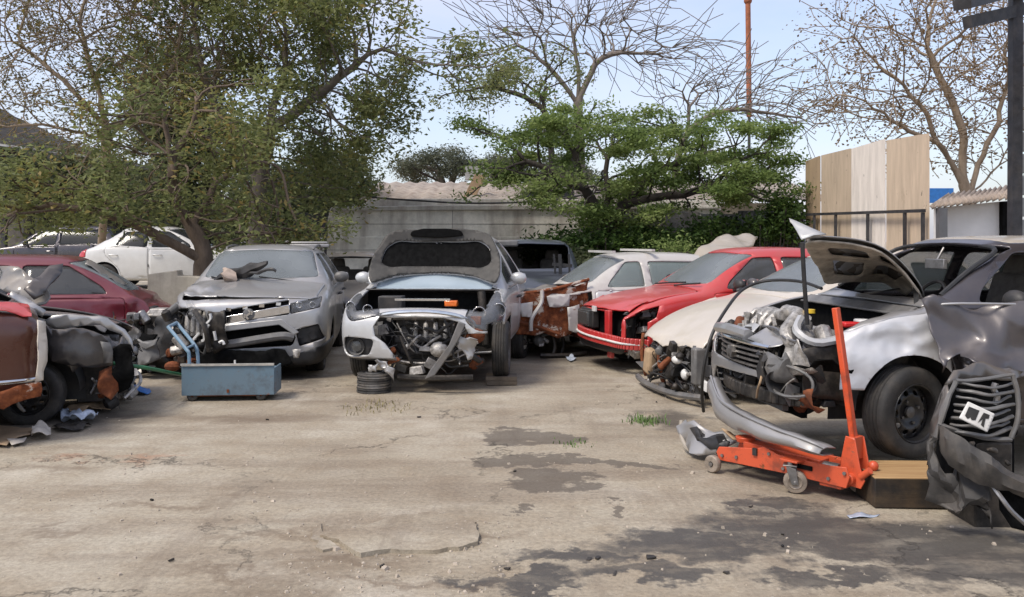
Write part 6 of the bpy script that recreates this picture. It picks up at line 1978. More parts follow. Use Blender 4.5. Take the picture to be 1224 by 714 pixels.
def timber():
    a, b = G(1030, 607), G(1110, 607)
    x0, x1 = 2.08, 2.50
    root_c = Vector(((x0 + x1) / 2, 5.16, 0))
    q = MB(); q.box((0, 0, 0.088), (0.50, 0.40, 0.172))
    o = q.build('timber_baulk', M['timber'], None); bevel(o, 0.006)
    o.location = root_c; o.rotation_euler = (0, 0, R(-2))
    tag(o, 'heavy wooden baulk under the black steel wheel of the silver saloon', 'timber')
def timber_mat():
    m = Mat('sawn_timber')
    v = m.mapping(sc=(1.5, 22, 22))
    n = m.noise(2.0, 6, 0.6, vec=v)
    c = m.ramp(n, [(0.3, (0.30, 0.17, 0.07, 1)), (0.7, (0.46, 0.30, 0.14, 1))])
    geo = m.node('ShaderNodeTexCoord')
    sp = m.node('ShaderNodeSeparateXYZ'); m.l.new(geo.outputs['Object'], sp.inputs[0])
    grime_shade = m.ramp(m.noise(6, 6, 0.6), [(0.3, 0.85), (0.6, 1.0)])  # uneven strength for the painted shade of the sides
    side = m.ramp(sp.outputs['Z'], [(0.164, 1.0), (0.173, 0.0)])   # shade of the sides put into the colour; only the top face stays light
    c = m.mix(m.math('MULTIPLY', side, grime_shade), c, (0.012, 0.009, 0.007, 1))
    m.set(Base_Color=c, Roughness=0.8)
    m.bump(n, 0.3, 0.01)
    return m.m
M['timber'] = timber_mat()
timber()

def blue_cart():
    g0 = G(279, 476)
    a, b = P(226, 440, 8.30), P(333, 434, 8.30)
    root = thing('hand_cart', 'faded blue steel hand cart with bent tube handle, in front of the silver off-roader', 'cart', (g0.x, 8.30, 0), (0, 0, R(4)))
    W2, D, z0, z1 = 0.425, 0.34, 0.055, 0.345
    def plate(c, d, name): 
        q = MB(); q.box(c, d); return bevel(q.build(name, M['cart_blue'], root), 0.003)
    plate((0, 0, (z0 + z1) / 2), (W2 * 2, 0.012, z1 - z0), 'front_panel')
    plate((0, D, (z0 + z1) / 2 - 0.04), (W2 * 2, 0.012, z1 - z0 - 0.08), 'back_panel')
    for s in (-1, 1): plate((s * (W2 - 0.006), D / 2, (z0 + z1) / 2 - 0.02), (0.012, D - 0.014, z1 - z0 - 0.04), 'end_panel')
    plate((0, D / 2, z0 + 0.02), (W2 * 2 - 0.03, D - 0.014, 0.012), 'tray_floor')
    plate((0, D / 2, z0 + 0.22), (W2 * 2 - 0.03, D - 0.02, 0.012), 'tray_shelf')
    q = MB(); q.bar((-W2, -0.008, z1 - 0.004), (W2, -0.008, z1 - 0.004), 0.02, 0.02); q.bar((-W2, 0, z1 - 0.002), (-W2, D, z1 - 0.04), 0.025, 0.02)
    q.build('top_rim', M['cart_rim'], root)
    q = MB(); q.box((0.06, 0.01, z1 + 0.01), (0.014, 0.02, 0.05)); q.build('hook', M['white_plastic'], root)
    q = MB(); q.box((0.0, -0.010, z0 + 0.04), (0.02, 0.01, 0.03)); q.build('rivet_plate', M['rust'], root)
    Mi = mat_of(root).inverted()
    L = lambda px, py, Y: Mi @ P(px, py, Y)
    rails = [[L(226, 462, 8.32), L(226, 426, 8.34), L(222, 417, 8.36), L(201, 391, 8.55)], [L(237, 440, 8.60), L(236, 422, 8.62), L(232, 412, 8.64), L(211, 386, 8.85)]]
    q = MB()
    for r_ in rails:
        q.tube(smooth_path(r_, 5), 0.017, 8)
    q.tube([rails[0][-1], rails[1][-1]], 0.017, 8)
    q.tube([(rails[0][2]), (rails[1][2])], 0.012, 8)
    q.build('handle', M['cart_blue2'], root)
    for x, y in ((-0.33, 0.02), (0.30, 0.02), (-0.33, 0.32), (0.30, 0.32)):
        q = MB(); q.lathe([(0.012, -0.02), (0.04, -0.02), (0.05, -0.012), (0.05, 0.012), (0.04, 0.02), (0.012, 0.02)], (x, y, 0.05), 'Y', 20, True); q.build('wheel', M['rubber'], root)
    q = MB(); q.bar((-0.38, 0.02, 0.052), (0.36, 0.02, 0.052), 0.03, 0.012); q.bar((-0.38, 0.32, 0.052), (0.36, 0.32, 0.052), 0.03, 0.012); q.build('axle', M['rust'], root)
M['cart_rim'] = simple('bare_rim', (0.42, 0.40, 0.36, 1), 0.5, 0.3, 0.3, 14)
M['cart_blue2'] = paint('pale_blue_tube', (0.16, 0.30, 0.42, 1), 0.0, 0.45, 0.3, rust=0.03, coat=0.2)
blue_cart()

# green hose running from the dark wreck to the cart
m = MB(); m.tube(smooth_path([P(50, 430, 7.9), P(90, 432, 7.75), P(130, 434, 7.6), P(175, 440, 7.75), P(205, 446, 8.4), P(222, 449, 8.9)], 8), 0.017, 8)
tag(m.build('hose', M['green_hose'], None), 'green hose stretched from the dark wrecked car towards the blue cart', 'hose')
# ------------------------------------------------------------ walls, sheds, fences, poles
def concrete_wall_mat(name, base, joints=()):
    m = Mat(name)
    n1 = m.noise(0.8, 7, 0.65)
    n2 = m.noise(6, 8, 0.7)
    st = m.noise(2.2, 6, 0.6, vec=m.mapping(sc=(1.6, 1.6, 0.22)))
    lo = tuple(c * 0.62 for c in base) + (1,)
    hi = tuple(c * 1.12 for c in base) + (1,)
    c = m.ramp(m.math('ADD', m.math('MULTIPLY', n1, 0.6), m.math('MULTIPLY', n2, 0.4)), [(0.36, lo), (0.62, hi)])
    c = m.mix(m.math('MULTIPLY', m.ramp(st, [(0.48, 0.0), (0.66, 1.0)]), 0.5), c, (0.16, 0.115, 0.095, 1))
    m.set(Base_Color=c, Roughness=0.92)
    m.bump(n2, 0.35, 0.02)
    return m.m
M['wall_grey'] = concrete_wall_mat('yard_wall_concrete', (0.72, 0.69, 0.61))
M['wall_grey2'] = concrete_wall_mat('roof_slab_concrete', (0.46, 0.44, 0.39))
M['wall_tan'] = concrete_wall_mat('asbestos_roof', (0.36, 0.31, 0.265))
M['wall_pale'] = concrete_wall_mat('limewashed_wall', (0.50, 0.45, 0.36))
M['plaster'] = concrete_wall_mat('white_plaster', (0.74, 0.72, 0.69))
M['thatch'] = simple('old_tarpaulin', (0.030, 0.027, 0.024, 1), 0.9, 0, 0.5, 5, bump=0.6)
M['dark_steel'] = simple('dark_painted_steel', (0.045, 0.045, 0.05, 1), 0.6, 0.3, 0.4, 10, dust=0.25)
M['rust_pole'] = simple('rusty_pole_paint', (0.30, 0.10, 0.045, 1), 0.75, 0.1, 0.35, 6)
M['tin'] = simple('weathered_tin', (0.40, 0.40, 0.39, 1), 0.6, 0.25, 0.3, 3, dust=0.4)
M['tin_dark'] = simple('grey_corrugated_sheet', (0.13, 0.135, 0.145, 1), 0.6, 0.2, 0.35, 3, dust=0.2)
M['roof_rust'] = simple('rusty_roof_tin', (0.31, 0.25, 0.20, 1), 0.8, 0.1, 0.45, 4, dust=0.4)
M['whitewash'] = simple('whitewashed_tin', (0.76, 0.75, 0.73, 1), 0.8, 0, 0.10, 2.5)
M['stone'] = concrete_wall_mat('rubble_stone', (0.27, 0.25, 0.235))

# terrace behind the left cars
m = MB(); m.prism([(-30, 12.9), (-4.75, 12.9), (-4.55, 13.3), (-4.3, 19.5), (-6, 36), (-30, 36)], -0.1, 0.30, lambda a, b, h: (a, b, h + (0.010 * (b - 12.9) if h > 0 else 0)))
tag(m.build('terrace', M['wall_pale'], None, smooth=False), kind='structure')
def block_wall(name, label, a, b, h, t, mat, top=None):
    """upright wall from a to b on the ground, top = list of (fraction, height)"""
    a, b = Vector(a), Vector(b)
    d = (b - a); L = d.length; d.normalize()
    nrm = Vector((d.y, -d.x, 0))
    pr = [(0, 0), (L, 0)] + [(f * L, z) for f, z in reversed(top or [(0, h), (1, h)])]
    m = MB(); m.prism(pr, -t / 2, t / 2, lambda u, z, k: a + d * u + Vector((0, 0, z)) + nrm * k)
    o = m.build(name, M[mat], None, smooth=False)
    bevel(o, 0.015)
    return tag(o, label, 'wall')
block_wall('low_wall', 'low pale yellowish wall between the maroon hatchback and the silver off-roader', (-5.20, 12.75, 0), (-4.25, 12.75, 0), 1.0, 0.22, 'wall_pale', [(0, 1.02), (0.45, 1.08), (0.46, 1.0), (1, 0.98)])

def yard_wall():
    """big concrete wall in tiers, with the shed roof behind it"""
    root = thing('concrete_wall', 'long tiered grey concrete wall across the back of the yard', 'wall', (0, 20, 0))
    # each tier: outline in photograph pixels at its distance
    def tier(name, px, Y, t, mat):
        q = MB(); q.prism([(P(a, b, Y).x, max(0.0, P(a, b, Y).z)) for a, b in px], Y - 20, Y - 20 + t, lambda u, z, k: (u, k, z))
        return bevel(q.build(name, M[mat], root, smooth=False), 0.02)
    tier('lower_tier', [(373, 380), (373, 316), (386, 283), (860, 283), (860, 380)], 19.60, 0.5, 'wall_grey')
    tier('middle_tier', [(384, 300), (394, 251), (560, 248), (860, 249), (860, 300)], 19.66, 0.5, 'wall_grey')
    tier('coping', [(393, 252.5), (396, 247.5), (560, 245), (862, 246), (862, 250)], 19.58, 0.7, 'wall_grey2')
    tier('upper_band', [(432, 252), (440, 238), (570, 237.5), (862, 240), (862, 252)], 20.3, 0.4, 'wall_grey2')
    # joints of the shuttering
    for y in (268, 299):
        q = MB(); q.box((P(600, y, 19.64).x, (19.597 if y > 283 else 19.657) - 20, P(0, y, 19.62).z), (8.2, 0.006, 0.008)); q.build('joint', M['dark_steel'], root)
    for px in (541, 760):
        q = MB(); q.box((P(px, 0, 19.64).x, -0.343, P(0, 267, 19.62).z), (0.008, 0.006, 0.58)); q.build('upright_joint', M['dark_steel'], root)
    return root
yard_wall()

def back_shed():
    root = thing('shed', 'low shed with brownish sheet roof and clutter, behind the concrete wall', 'shed', (0, 24, 0))
    def pris(name, px, Y0, Y1, mat):
        q = MB(); q.prism([(P(a, b, Y0).x, P(a, b, Y0).z) for a, b in px], Y0 - 24, Y1 - 24, lambda u, z, k: (u, k, z))
        return bevel(q.build(name, M[mat], root, smooth=False), 0.02)
    ra, rb = P(428, 241, 22.0), P(705, 238, 22.0)
    q = MB()
    xs = np.linspace(ra.x, rb.x + 6, 120)
    vs, fs = [], []
    for i, x in enumerate(xs):
        wv = 0.03 * math.sin(i * 1.6)
        vs += [(x, -2.0, 2.52 + wv), (x, 1.5, 3.18 + wv), (x, 1.52, 2.9 + wv)]
    for i in range(len(xs) - 1):
        for k in range(2): fs.append((3 * i + k, 3 * i + 3 + k, 3 * i + 4 + k, 3 * i + 1 + k))
    q.add(vs, fs)
    solid(q.build('roof', M['wall_tan'], root), 0.03)
    q = MB(); q.box(((ra.x + rb.x) / 2 + 3, 1.0, 1.25), (abs(rb.x - ra.x) + 5.6, 3.0, 2.5)); q.build('wall', M['wall_grey'], root, smooth=False)
    q = MB(); q.prism([(-1.2, 0), (-0.9, 0), (-0.55, 0.9), (-0.85, 0.95)], -1.3, -1.15, lambda u, z, k: (u - 0.1, k, z * 0.75 + 2.50)); q.build('leaning_board', M['cardboard'], root)
    q = MB(); q.box((0.9, -1.8, 2.66), (1.3, 0.3, 0.13)); q.build('dark_gap', M['dark_steel'], root)
    q = MB(); q.box((-0.95, 1.2, 3.42), (0.75, 0.3, 0.38)); q.build('tank', M['tin'], root)
    q = MB(); q.box((3.2, -0.2, 3.02), (0.9, 0.5, 0.10), Matrix.Rotation(0.12, 3, 'Y')); q.build('loose_sheet', M['plaster'], root)
    return root
back_shed()
def cable(name, label, pts, r=0.012, mat='rubber'):
    m = MB(); m.tube(smooth_path(pts, 8), r, 6)
    tag(m.build(name, M[mat], None), label, 'cable')
cable('cable', 'black cable sagging along the top of the concrete wall', [P(441, 236, 19.3), P(500, 240, 19.3), P(560, 243, 19.3), P(640, 241, 19.3), P(705, 232, 19.3), P(760, 222, 19.2)], 0.022)

def left_shed():
    root = thing('shed', 'dark open shed with sagging tarpaulin roof at the far left', 'shed', (-10, 19, 0))
    o = Vector((-10, 19, 0))
    def pt(a, b, Y): return P(a, b, Y) - o
    # sagging roof: a sheet through traced points
    rows = [[pt(-120, 150, 27), pt(-40, 155, 27), pt(60, 196, 27), pt(150, 196, 27), pt(215, 222, 27)],
            [pt(-120, 120, 29.5), pt(-30, 122, 29.5), pt(40, 150, 29.5), pt(110, 180, 29.5), pt(225, 215, 29.5)],
            [pt(-120, 130, 33), pt(-30, 132, 33), pt(50, 165, 33), pt(120, 195, 33), pt(230, 222, 33)]]
    m = MB(); N = 24
    grid = [smooth_path(r, 6) for r in rows]
    cols = [smooth_path([g[i] for g in grid], 5) for i in range(len(grid[0]))]
    vs = []; fs = []
    for c in cols:
        for p in c: vs.append(p + nzv(p, 1.2, 3) * 0.10 + nzv(p, 4, 5) * 0.03)
    nr = len(cols[0])
    for i in range(len(cols) - 1):
        for k in range(nr - 1): fs.append((i * nr + k, i * nr + k + 1, (i + 1) * nr + k + 1, (i + 1) * nr + k))
    m.add(vs, fs)
    solid(m.build('tarpaulin_roof', M['thatch'], root, angle=60), 0.04)
    m = MB()
    for px in (5, 92, 118, 200): m.bar(pt(px, 300, 27.1), pt(px, 200, 27.1), 0.14, 0.14)
    m.bar(pt(-100, 196, 27.0), pt(215, 224, 27.0), 0.14, 0.16)
    m.build('post', M['dark_steel'], root)
    m = MB(); m.bar(pt(-40, 168, 26.7), pt(158, 194, 26.7), 0.07, 0.07); m.build('gutter_pipe', M['tin'], root)
    m = MB(); m.prism([(pt(-200, 0, 32).x, -0.2), (pt(262, 0, 32).x, -0.2), (pt(262, 0, 32).x, 3.4), (pt(120, 0, 32).x, 4.2), (pt(50, 0, 32).x, 5.0), (pt(-30, 0, 32).x, 6.0), (pt(-200, 0, 32).x, 6.2)], 32 - o.y, 32.2 - o.y, lambda u, z, k: (u, k, z)); m.build('back_wall', M['shed_inner'], root, smooth=False)
    m = MB(); m.box(pt(25, 268, 30.5), (1.4, 0.2, 2.4)); m.build('wall_panel', M['shed_panel'], root, smooth=False)
    m = MB(); m.box(pt(37, 262, 28.2), (0.7, 0.2, 0.9)); m.build('cupboard', M['plastic_grey'], root)
    return root
M['shed_inner'] = simple('dark_brickwork', (0.035, 0.030, 0.027, 1), 0.95, 0, 0.5, 4)
M['shed_panel'] = simple('dim_panel', (0.16, 0.145, 0.125, 1), 0.9, 0, 0.4, 4)
left_shed()

# pale low building glimpsed between the left trunks, with a dark railing
def pale_house():
    Y = 37
    root = thing('house', 'pale low house glimpsed between tree trunks at the left', 'house', P(330, 288, Y) * 1 - Vector((0, 0, 1.5)))
    x0, x1 = P(150, 0, Y).x - root.location.x, P(402, 0, Y).x - root.location.x
    m = MB(); m.box(((x0 + x1) / 2, 0.5, 1.3), (x1 - x0, 1.0, 2.6)); m.build('wall', M['plaster'], root, smooth=False)
    m = MB(); m.box(((x0 + x1) / 2, -0.1, 2.66), (x1 - x0 + 0.3, 1.5, 0.12)); m.build('roof', M['dark_steel'], root, smooth=False)
    for k in range(5):
        x = x0 + (x1 - x0) * (0.12 + 0.19 * k)
        m = MB(); m.box((x, -0.02, 1.35), (0.8, 0.04, 0.8)); f = m.build('window', M['glass_dark'], root, smooth=False)
        m = MB(); m.box((x, -0.045, 0.93), (0.95, 0.08, 0.06)); m.build('sill', M['plaster'], f, smooth=False)
pale_house()
def dark_railing():
    root = thing('railing', 'short dark metal screen and rail at the left end of the concrete wall', 'railing', P(376, 288, 18.8) - Vector((0, 0, 1.5)))
    o = root.location
    m = MB(); m.box(P(376, 271, 18.8) - o, (0.55, 0.06, 0.45)); m.build('panel', M['dark_steel'], root)
    m = MB(); m.bar(P(350, 256, 18.8) - o, P(391, 257, 18.8) - o, 0.06, 0.06); m.bar(P(350, 281, 18.8) - o, P(391, 282, 18.8) - o, 0.04, 0.04); m.build('rail', M['dark_steel'], root)
    for a in (352, 366, 389):
        m = MB(); q = P(a, 256, 18.8) - o; m.bar((q.x, 0, 0), q, 0.05, 0.05); m.build('post', M['dark_steel'], root)
dark_railing()

# ------------------------------------------------------------ right boundary: sheets, rail fence, tin shed, roof post
def ply_mat(name, col):
    m = Mat(name)
    v = m.mapping(sc=(3, 3, 0.5))
    n = m.noise(3, 8, 0.65, vec=v)
    c = m.ramp(n, [(0.3, tuple(x * 0.78 for x in col) + (1,)), (0.7, tuple(min(1, x * 1.08) for x in col) + (1,))])
    st = m.ramp(m.noise(2.0, 8, 0.7), [(0.60, 0.0), (0.72, 1.0)])
    c = m.mix(m.math('MULTIPLY', st, 0.30), c, (0.18, 0.13, 0.08, 1))
    mark = m.ramp(m.noise(9, 5, 0.6, vec=m.mapping(loc=(5, 2, 1), sc=(1, 1, 0.7))), [(0.68, 0.0), (0.70, 1.0)])
    c = m.mix(m.math('MULTIPLY', mark, 0.6), c, (0.06, 0.055, 0.05, 1))
    m.set(Base_Color=c, Roughness=0.8)
    m.bump(n, 0.15, 0.01)
    return m.m
PLY = [ply_mat('brown_board', (0.37, 0.27, 0.17)), ply_mat('tan_board', (0.50, 0.395, 0.285)), ply_mat('white_board', (0.76, 0.69, 0.61)), ply_mat('pale_tan_board', (0.58, 0.46, 0.335))]
def fence_pt(px):
    """where the sight line through a pixel column meets the board fence (a straight line on the ground)"""
    a, b = Vector((5.42, 16.3)), Vector((5.66, 12.0))
    k = (px - 612) / FPX
    # a + t (b - a): x = k y
    t = (k * a.y - a.x) / ((b.x - a.x) - k * (b.y - a.y))
    return a + (b - a) * t
spec = [(964, 982, 193, 0, 'narrow brown board at the far end of the board fence', 187), (982, 1019, 186, 1, 'tan board with small dark marks in the board fence', 178), (1019, 1060, 178, 2, 'whitish board in the middle of the board fence', 167), (1060, 1112, 168, 3, 'pale tan board nearest the tin shed in the board fence', 160)]
for x0, x1, y0, mi, lab, y1 in spec:
    a, b = fence_pt(x0 + 0.4), fence_pt(x1 - 0.4)
    za = EYE + (HOR - y0) * a.y / FPX
    zb_ = EYE + (HOR - y1) * b.y / FPX
    d = (b - a).normalized(); nn = Vector((-d.y, d.x)) * (0.006 if mi % 2 else 0.012)
    if nn.x > 0: nn = -nn
    m = MB()
    pr = [(0, 0.1), ((b - a).length, 0.1), ((b - a).length, zb_), ((b - a).length * 0.96, zb_ + 0.01), (0, za)]
    m.prism(pr, 0, 0.018, lambda u, z, k: (a.x + d.x * u + nn.x * (1 + k * 60), a.y + d.y * u + nn.y * (1 + k * 60), z))
    o = m.build('board', PLY[mi], None, smooth=False)
    tag(o, lab, 'board')
def rail_fence():
    root = thing('rail_fence', 'thin dark rail fence in front of the tall boards', 'fence', (5.3, 14, 0))
    o = root.location
    def at(px, py):
        f = fence_pt(px)
        return Vector((f.x - 0.10, f.y, EYE + (HOR - py) * f.y / FPX)) - o
    m = MB(); m.bar(at(960, 257), at(1114, 252), 0.035, 0.045); m.build('top_rail', M['dark_steel'], root)
    for px in (965, 980, 1006, 1045, 1090, 1112):
        q = at(px, 256)
        m = MB(); m.bar((q.x, q.y, 0), (q.x, q.y, q.z + 0.02), 0.04, 0.04); m.build('post', M['dark_steel'], root)
rail_fence()
def tin_shed():
    root = thing('tin_shed', 'small whitewashed shed with rusty tin roof behind the silver saloon', 'shed', (6.2, 11.0, 0))
    o = root.location
    Y = 11.4
    m = MB(); m.prism([(P(a, 0, Y).x, max(0, P(a, b, Y).z)) for a, b in ((1116, 400), (1206, 400), (1206, 240), (1116, 249))], 0, 1.6, lambda u, z, k: (u - o.x + 0.62 * k, Y + k - o.y, z))
    m.build('wall', M['whitewash'], root, smooth=False)
    m = MB(); n = 40; vs = []; fs = []
    for i in range(n + 1):
        f = i / n
        a = P(1110 + f * 98, 247 - f * 13, Y - 0.30) - o
        b = P(1110 + f * 98, 243 - f * 13, Y - 0.30) - o + Vector((1.16, 1.9, 0.22))
        w = 0.022 * math.sin(i * 2.1)
        vs += [a + Vector((0, 0, w)), b + Vector((0, 0, w))]
    for i in range(n): fs.append((2 * i, 2 * i + 2, 2 * i + 3, 2 * i + 1))
    m.add(vs, fs); m.jitter(0.015, 3)
    solid(m.build('roof', M['roof_rust'], root), 0.035)
    m = MB(); q0 = P(1112, 243, Y) - o; m.bar((q0.x, 0.1, 0), (q0.x, 0.1, P(0, 250, Y).z), 0.10, 0.10); m.build('corner_post', M['tin_dark'], root)
    m = MB(); q0 = P(1204, 243, Y) - o; m.box((q0.x + 0.02, 0.36, 1.0), (0.25, 0.1, 2.0)); m.build('door_gap', M['soot'], root)
tin_shed()
def canopy():
    root = thing('canopy', 'dark steel post and roof beam of an open canopy at the right edge', 'canopy', (5.2, 9.0, 0))
    o = root.location
    Y = 9.0
    m = MB(); m.bar(P(1212, 560, Y) - o, P(1214, -30, Y) - o, 0.10, 0.10); m.build('post', M['dark_steel'], root)
    m = MB()
    for k in range(16):
        m.box(P(1222, 40 + k * 26, Y + 0.1) - o, (0.11, 0.12, 0.19))
    m.build('block_pier', M['tin'], root)
    m = MB(); m.bar(P(1156, 27, 8.6) - o, P(1262, 2, 9.4) - o, 0.09, 0.12); m.build('beam', M['dark_steel'], root)
    m = MB(); m.bar(P(1150, 5, 8.0) - o, P(1262, -22, 9.6) - o, 0.16, 0.10); m.build('edge_beam', M['dark_steel'], root)
    m = MB(); a, b = P(1136, -2, 7.8) - o, P(1262, -30, 8.0) - o
    m.prism([(0, 0), (3.6, 0), (3.6, -2.4), (0, -2.4)], 0, 0.06, lambda u, v, k: (a.x + u, a.y + v, a.z + 0.02 + k + 0.03 * math.sin(u * 20)))
    m.build('roof_sheet', M['roof_rust'], root)
canopy()

# corrugated sheets behind the middle tree
rg = random.Random(5)
labels = ['dark grey corrugated sheet standing left of the others behind the green tree', 'grey corrugated sheet second from the board fence', 'grey corrugated sheet standing next to the board fence']
for i, (x0, x1, y0) in enumerate(((838, 884, 256), (882, 924, 252), (921, 962, 259))):
    m = MB(); vs = []; fs = []; n = 36; Y = 16.9 + 0.05 * i
    a, b = P(x0, y0, Y), P(x1, y0 + 2, Y)
    for k in range(n + 1):
        x = a.x + (b.x - a.x) * k / n
        w = 0.02 * math.sin(k * 1.57)
        vs += [(x, Y + w, 0), (x, Y + w, a.z)]
    for k in range(n): fs.append((2 * k, 2 * k + 2, 2 * k + 3, 2 * k + 1))
    m.add(vs, fs)
    o = solid(m.build('corrugated_sheet', M['tin_dark'], None), 0.01)
    tag(o, labels[i], 'metal sheet')

def stone_heap():
    root = None
    m = MB(); r_ = random.Random(8)
    pts = [P(690, 300, 17.6), P(700, 266, 17.6), P(740, 258, 17.7), P(790, 254, 17.8), P(838, 256, 17.6), P(846, 300, 17.6)]
    m.prism([(p.x, p.z) for p in pts] + [(pts[-1].x, 0), (pts[0].x, 0)], 17.5, 18.4, lambda u, z, k: (u, k, z))
    me = m.mesh('rubble_wall')
    bm = bmesh.new(); bm.from_mesh(me)
    bmesh.ops.triangulate(bm, faces=bm.faces[:])
    bmesh.ops.subdivide_edges(bm, edges=bm.edges[:], cuts=9, use_grid_fill=True)
    bmesh.ops.recalc_face_normals(bm, faces=bm.faces[:])
    for v in bm.verts:
        v.co += nzv(v.co, 2.5, 4) * 0.12 + nzv(v.co, 7, 6) * 0.05
    bm.to_mesh(me); bm.free()
    o = link('rubble_wall', finish(me, M['stone'], True, 30))
    tag(o, 'rough grey stone wall overgrown with creepers, behind the red hatchback', 'wall')
stone_heap()

def pole():
    root = thing('pole', 'tall thin rusty orange pole rising behind the green tree', 'pole', P(895, 288, 26) - Vector((0, 0, 1.5)))
    o = root.location
    m = MB(); m.tube([(0, 0, 0), P(895.5, 140, 26) - o], 0.045, 8); m.build('lower_shaft', M['dark_steel'], root)
    m = MB(); m.tube([P(895.5, 140, 26) - o, P(894, 3, 26) - o], 0.075, 10); m.ball(P(894, 1, 26) - o, 0.12, 8); m.build('upper_shaft', M['rust_pole'], root)
pole()
# a blue sign board glimpsed by the tin shed
m = MB(); m.box(P(1123, 234, 24), (0.75, 0.05, 0.40))
tag(bevel(m.build('sign_board', M['blue_plastic'], None), 0.01), 'small blue board glimpsed above the tin shed roof', 'sign')
# ------------------------------------------------------------ trees: limbs grow towards points spread through the crown
def leaf_mat(name, cols, rough=0.55):
    m = Mat(name)
    at = m.node('ShaderNodeAttribute', attribute_name='tone')
    n = len(cols)
    c = m.ramp(at.outputs['Fac'], [((i + 0.5) / n, tuple(x) + (1,)) for i, x in enumerate(cols)])
    m.set(Base_Color=c, Roughness=rough, Specular_IOR_Level=0.3)
    tr = m.node('ShaderNodeBsdfTranslucent'); m.l.new(c, tr.inputs['Color'])
    mx = m.node('ShaderNodeMixShader'); mx.inputs['Fac'].default_value = 0.52
    out = m.n['Material Output']
    m.l.new(m.bs.outputs[0], mx.inputs[1]); m.l.new(tr.outputs[0], mx.inputs[2]); m.l.new(mx.outputs[0], out.inputs['Surface'])
    return m.m
def bark_mat(name, a, b, sc=9):
    m = Mat(name)
    n = m.noise(sc, 8, 0.7, vec=m.mapping(sc=(1, 1, 0.35)))
    m.set(Base_Color=m.ramp(n, [(0.3, tuple(a) + (1,)), (0.7, tuple(b) + (1,))]), Roughness=0.9)
    m.bump(n, 0.6, 0.03)
    return m.m
LEAF = dict(
    olive=leaf_mat('olive_leaves', [(0.105, 0.13, 0.055), (0.155, 0.185, 0.072), (0.205, 0.23, 0.09), (0.25, 0.255, 0.105), (0.19, 0.23, 0.07), (0.33, 0.25, 0.09)]),
    sparse=leaf_mat('yellowing_leaves', [(0.09, 0.085, 0.045), (0.13, 0.115, 0.060), (0.17, 0.145, 0.075), (0.24, 0.18, 0.04), (0.10, 0.10, 0.035)]),
    dark=leaf_mat('dark_evergreen_leaves', [(0.065, 0.082, 0.046), (0.092, 0.112, 0.058), (0.11, 0.13, 0.066), (0.14, 0.145, 0.074)]),
    bright=leaf_mat('bright_green_leaves', [(0.11, 0.165, 0.045), (0.165, 0.23, 0.065), (0.22, 0.29, 0.088), (0.28, 0.335, 0.12)]),
    far=leaf_mat('far_grey_green_leaves', [(0.085, 0.098, 0.065), (0.115, 0.128, 0.085), (0.15, 0.155, 0.10), (0.17, 0.155, 0.105)]),
    brown=leaf_mat('dry_brown_leaves', [(0.16, 0.10, 0.05), (0.22, 0.145, 0.075), (0.28, 0.20, 0.11), (0.15, 0.085, 0.04)]),
    hedge=leaf_mat('hedge_leaves', [(0.022, 0.045, 0.014), (0.045, 0.085, 0.022), (0.075, 0.13, 0.030), (0.11, 0.18, 0.045)]),
)
BARK = dict(
    brown=bark_mat('brown_bark', (0.075, 0.052, 0.036), (0.17, 0.125, 0.09)),
    pale=bark_mat('pale_dry_bark', (0.17, 0.125, 0.085), (0.32, 0.25, 0.18)),
    dark=bark_mat('dark_bark', (0.030, 0.024, 0.020), (0.080, 0.066, 0.055)),
    grey=bark_mat('grey_twigs', (0.11, 0.092, 0.075), (0.22, 0.185, 0.155)),
)

def envelope(pieces, rs):
    """pieces: (px, py, Y, half width px, half height px, half depth m, count)"""
    pts = []
    for (px, py, Y, wx, wy, dz, n) in pieces:
        c = P(px, py, Y)
        v = rs.normal(size=(n, 3))
        v /= np.linalg.norm(v, axis=1)[:, None]
        v *= (rs.rand(n, 1) ** 0.40)
        pts.append(np.array([c.x, c.y, c.z]) + v * np.array([wx * Y / FPX, dz, wy * Y / FPX]))
    return np.concatenate(pts)

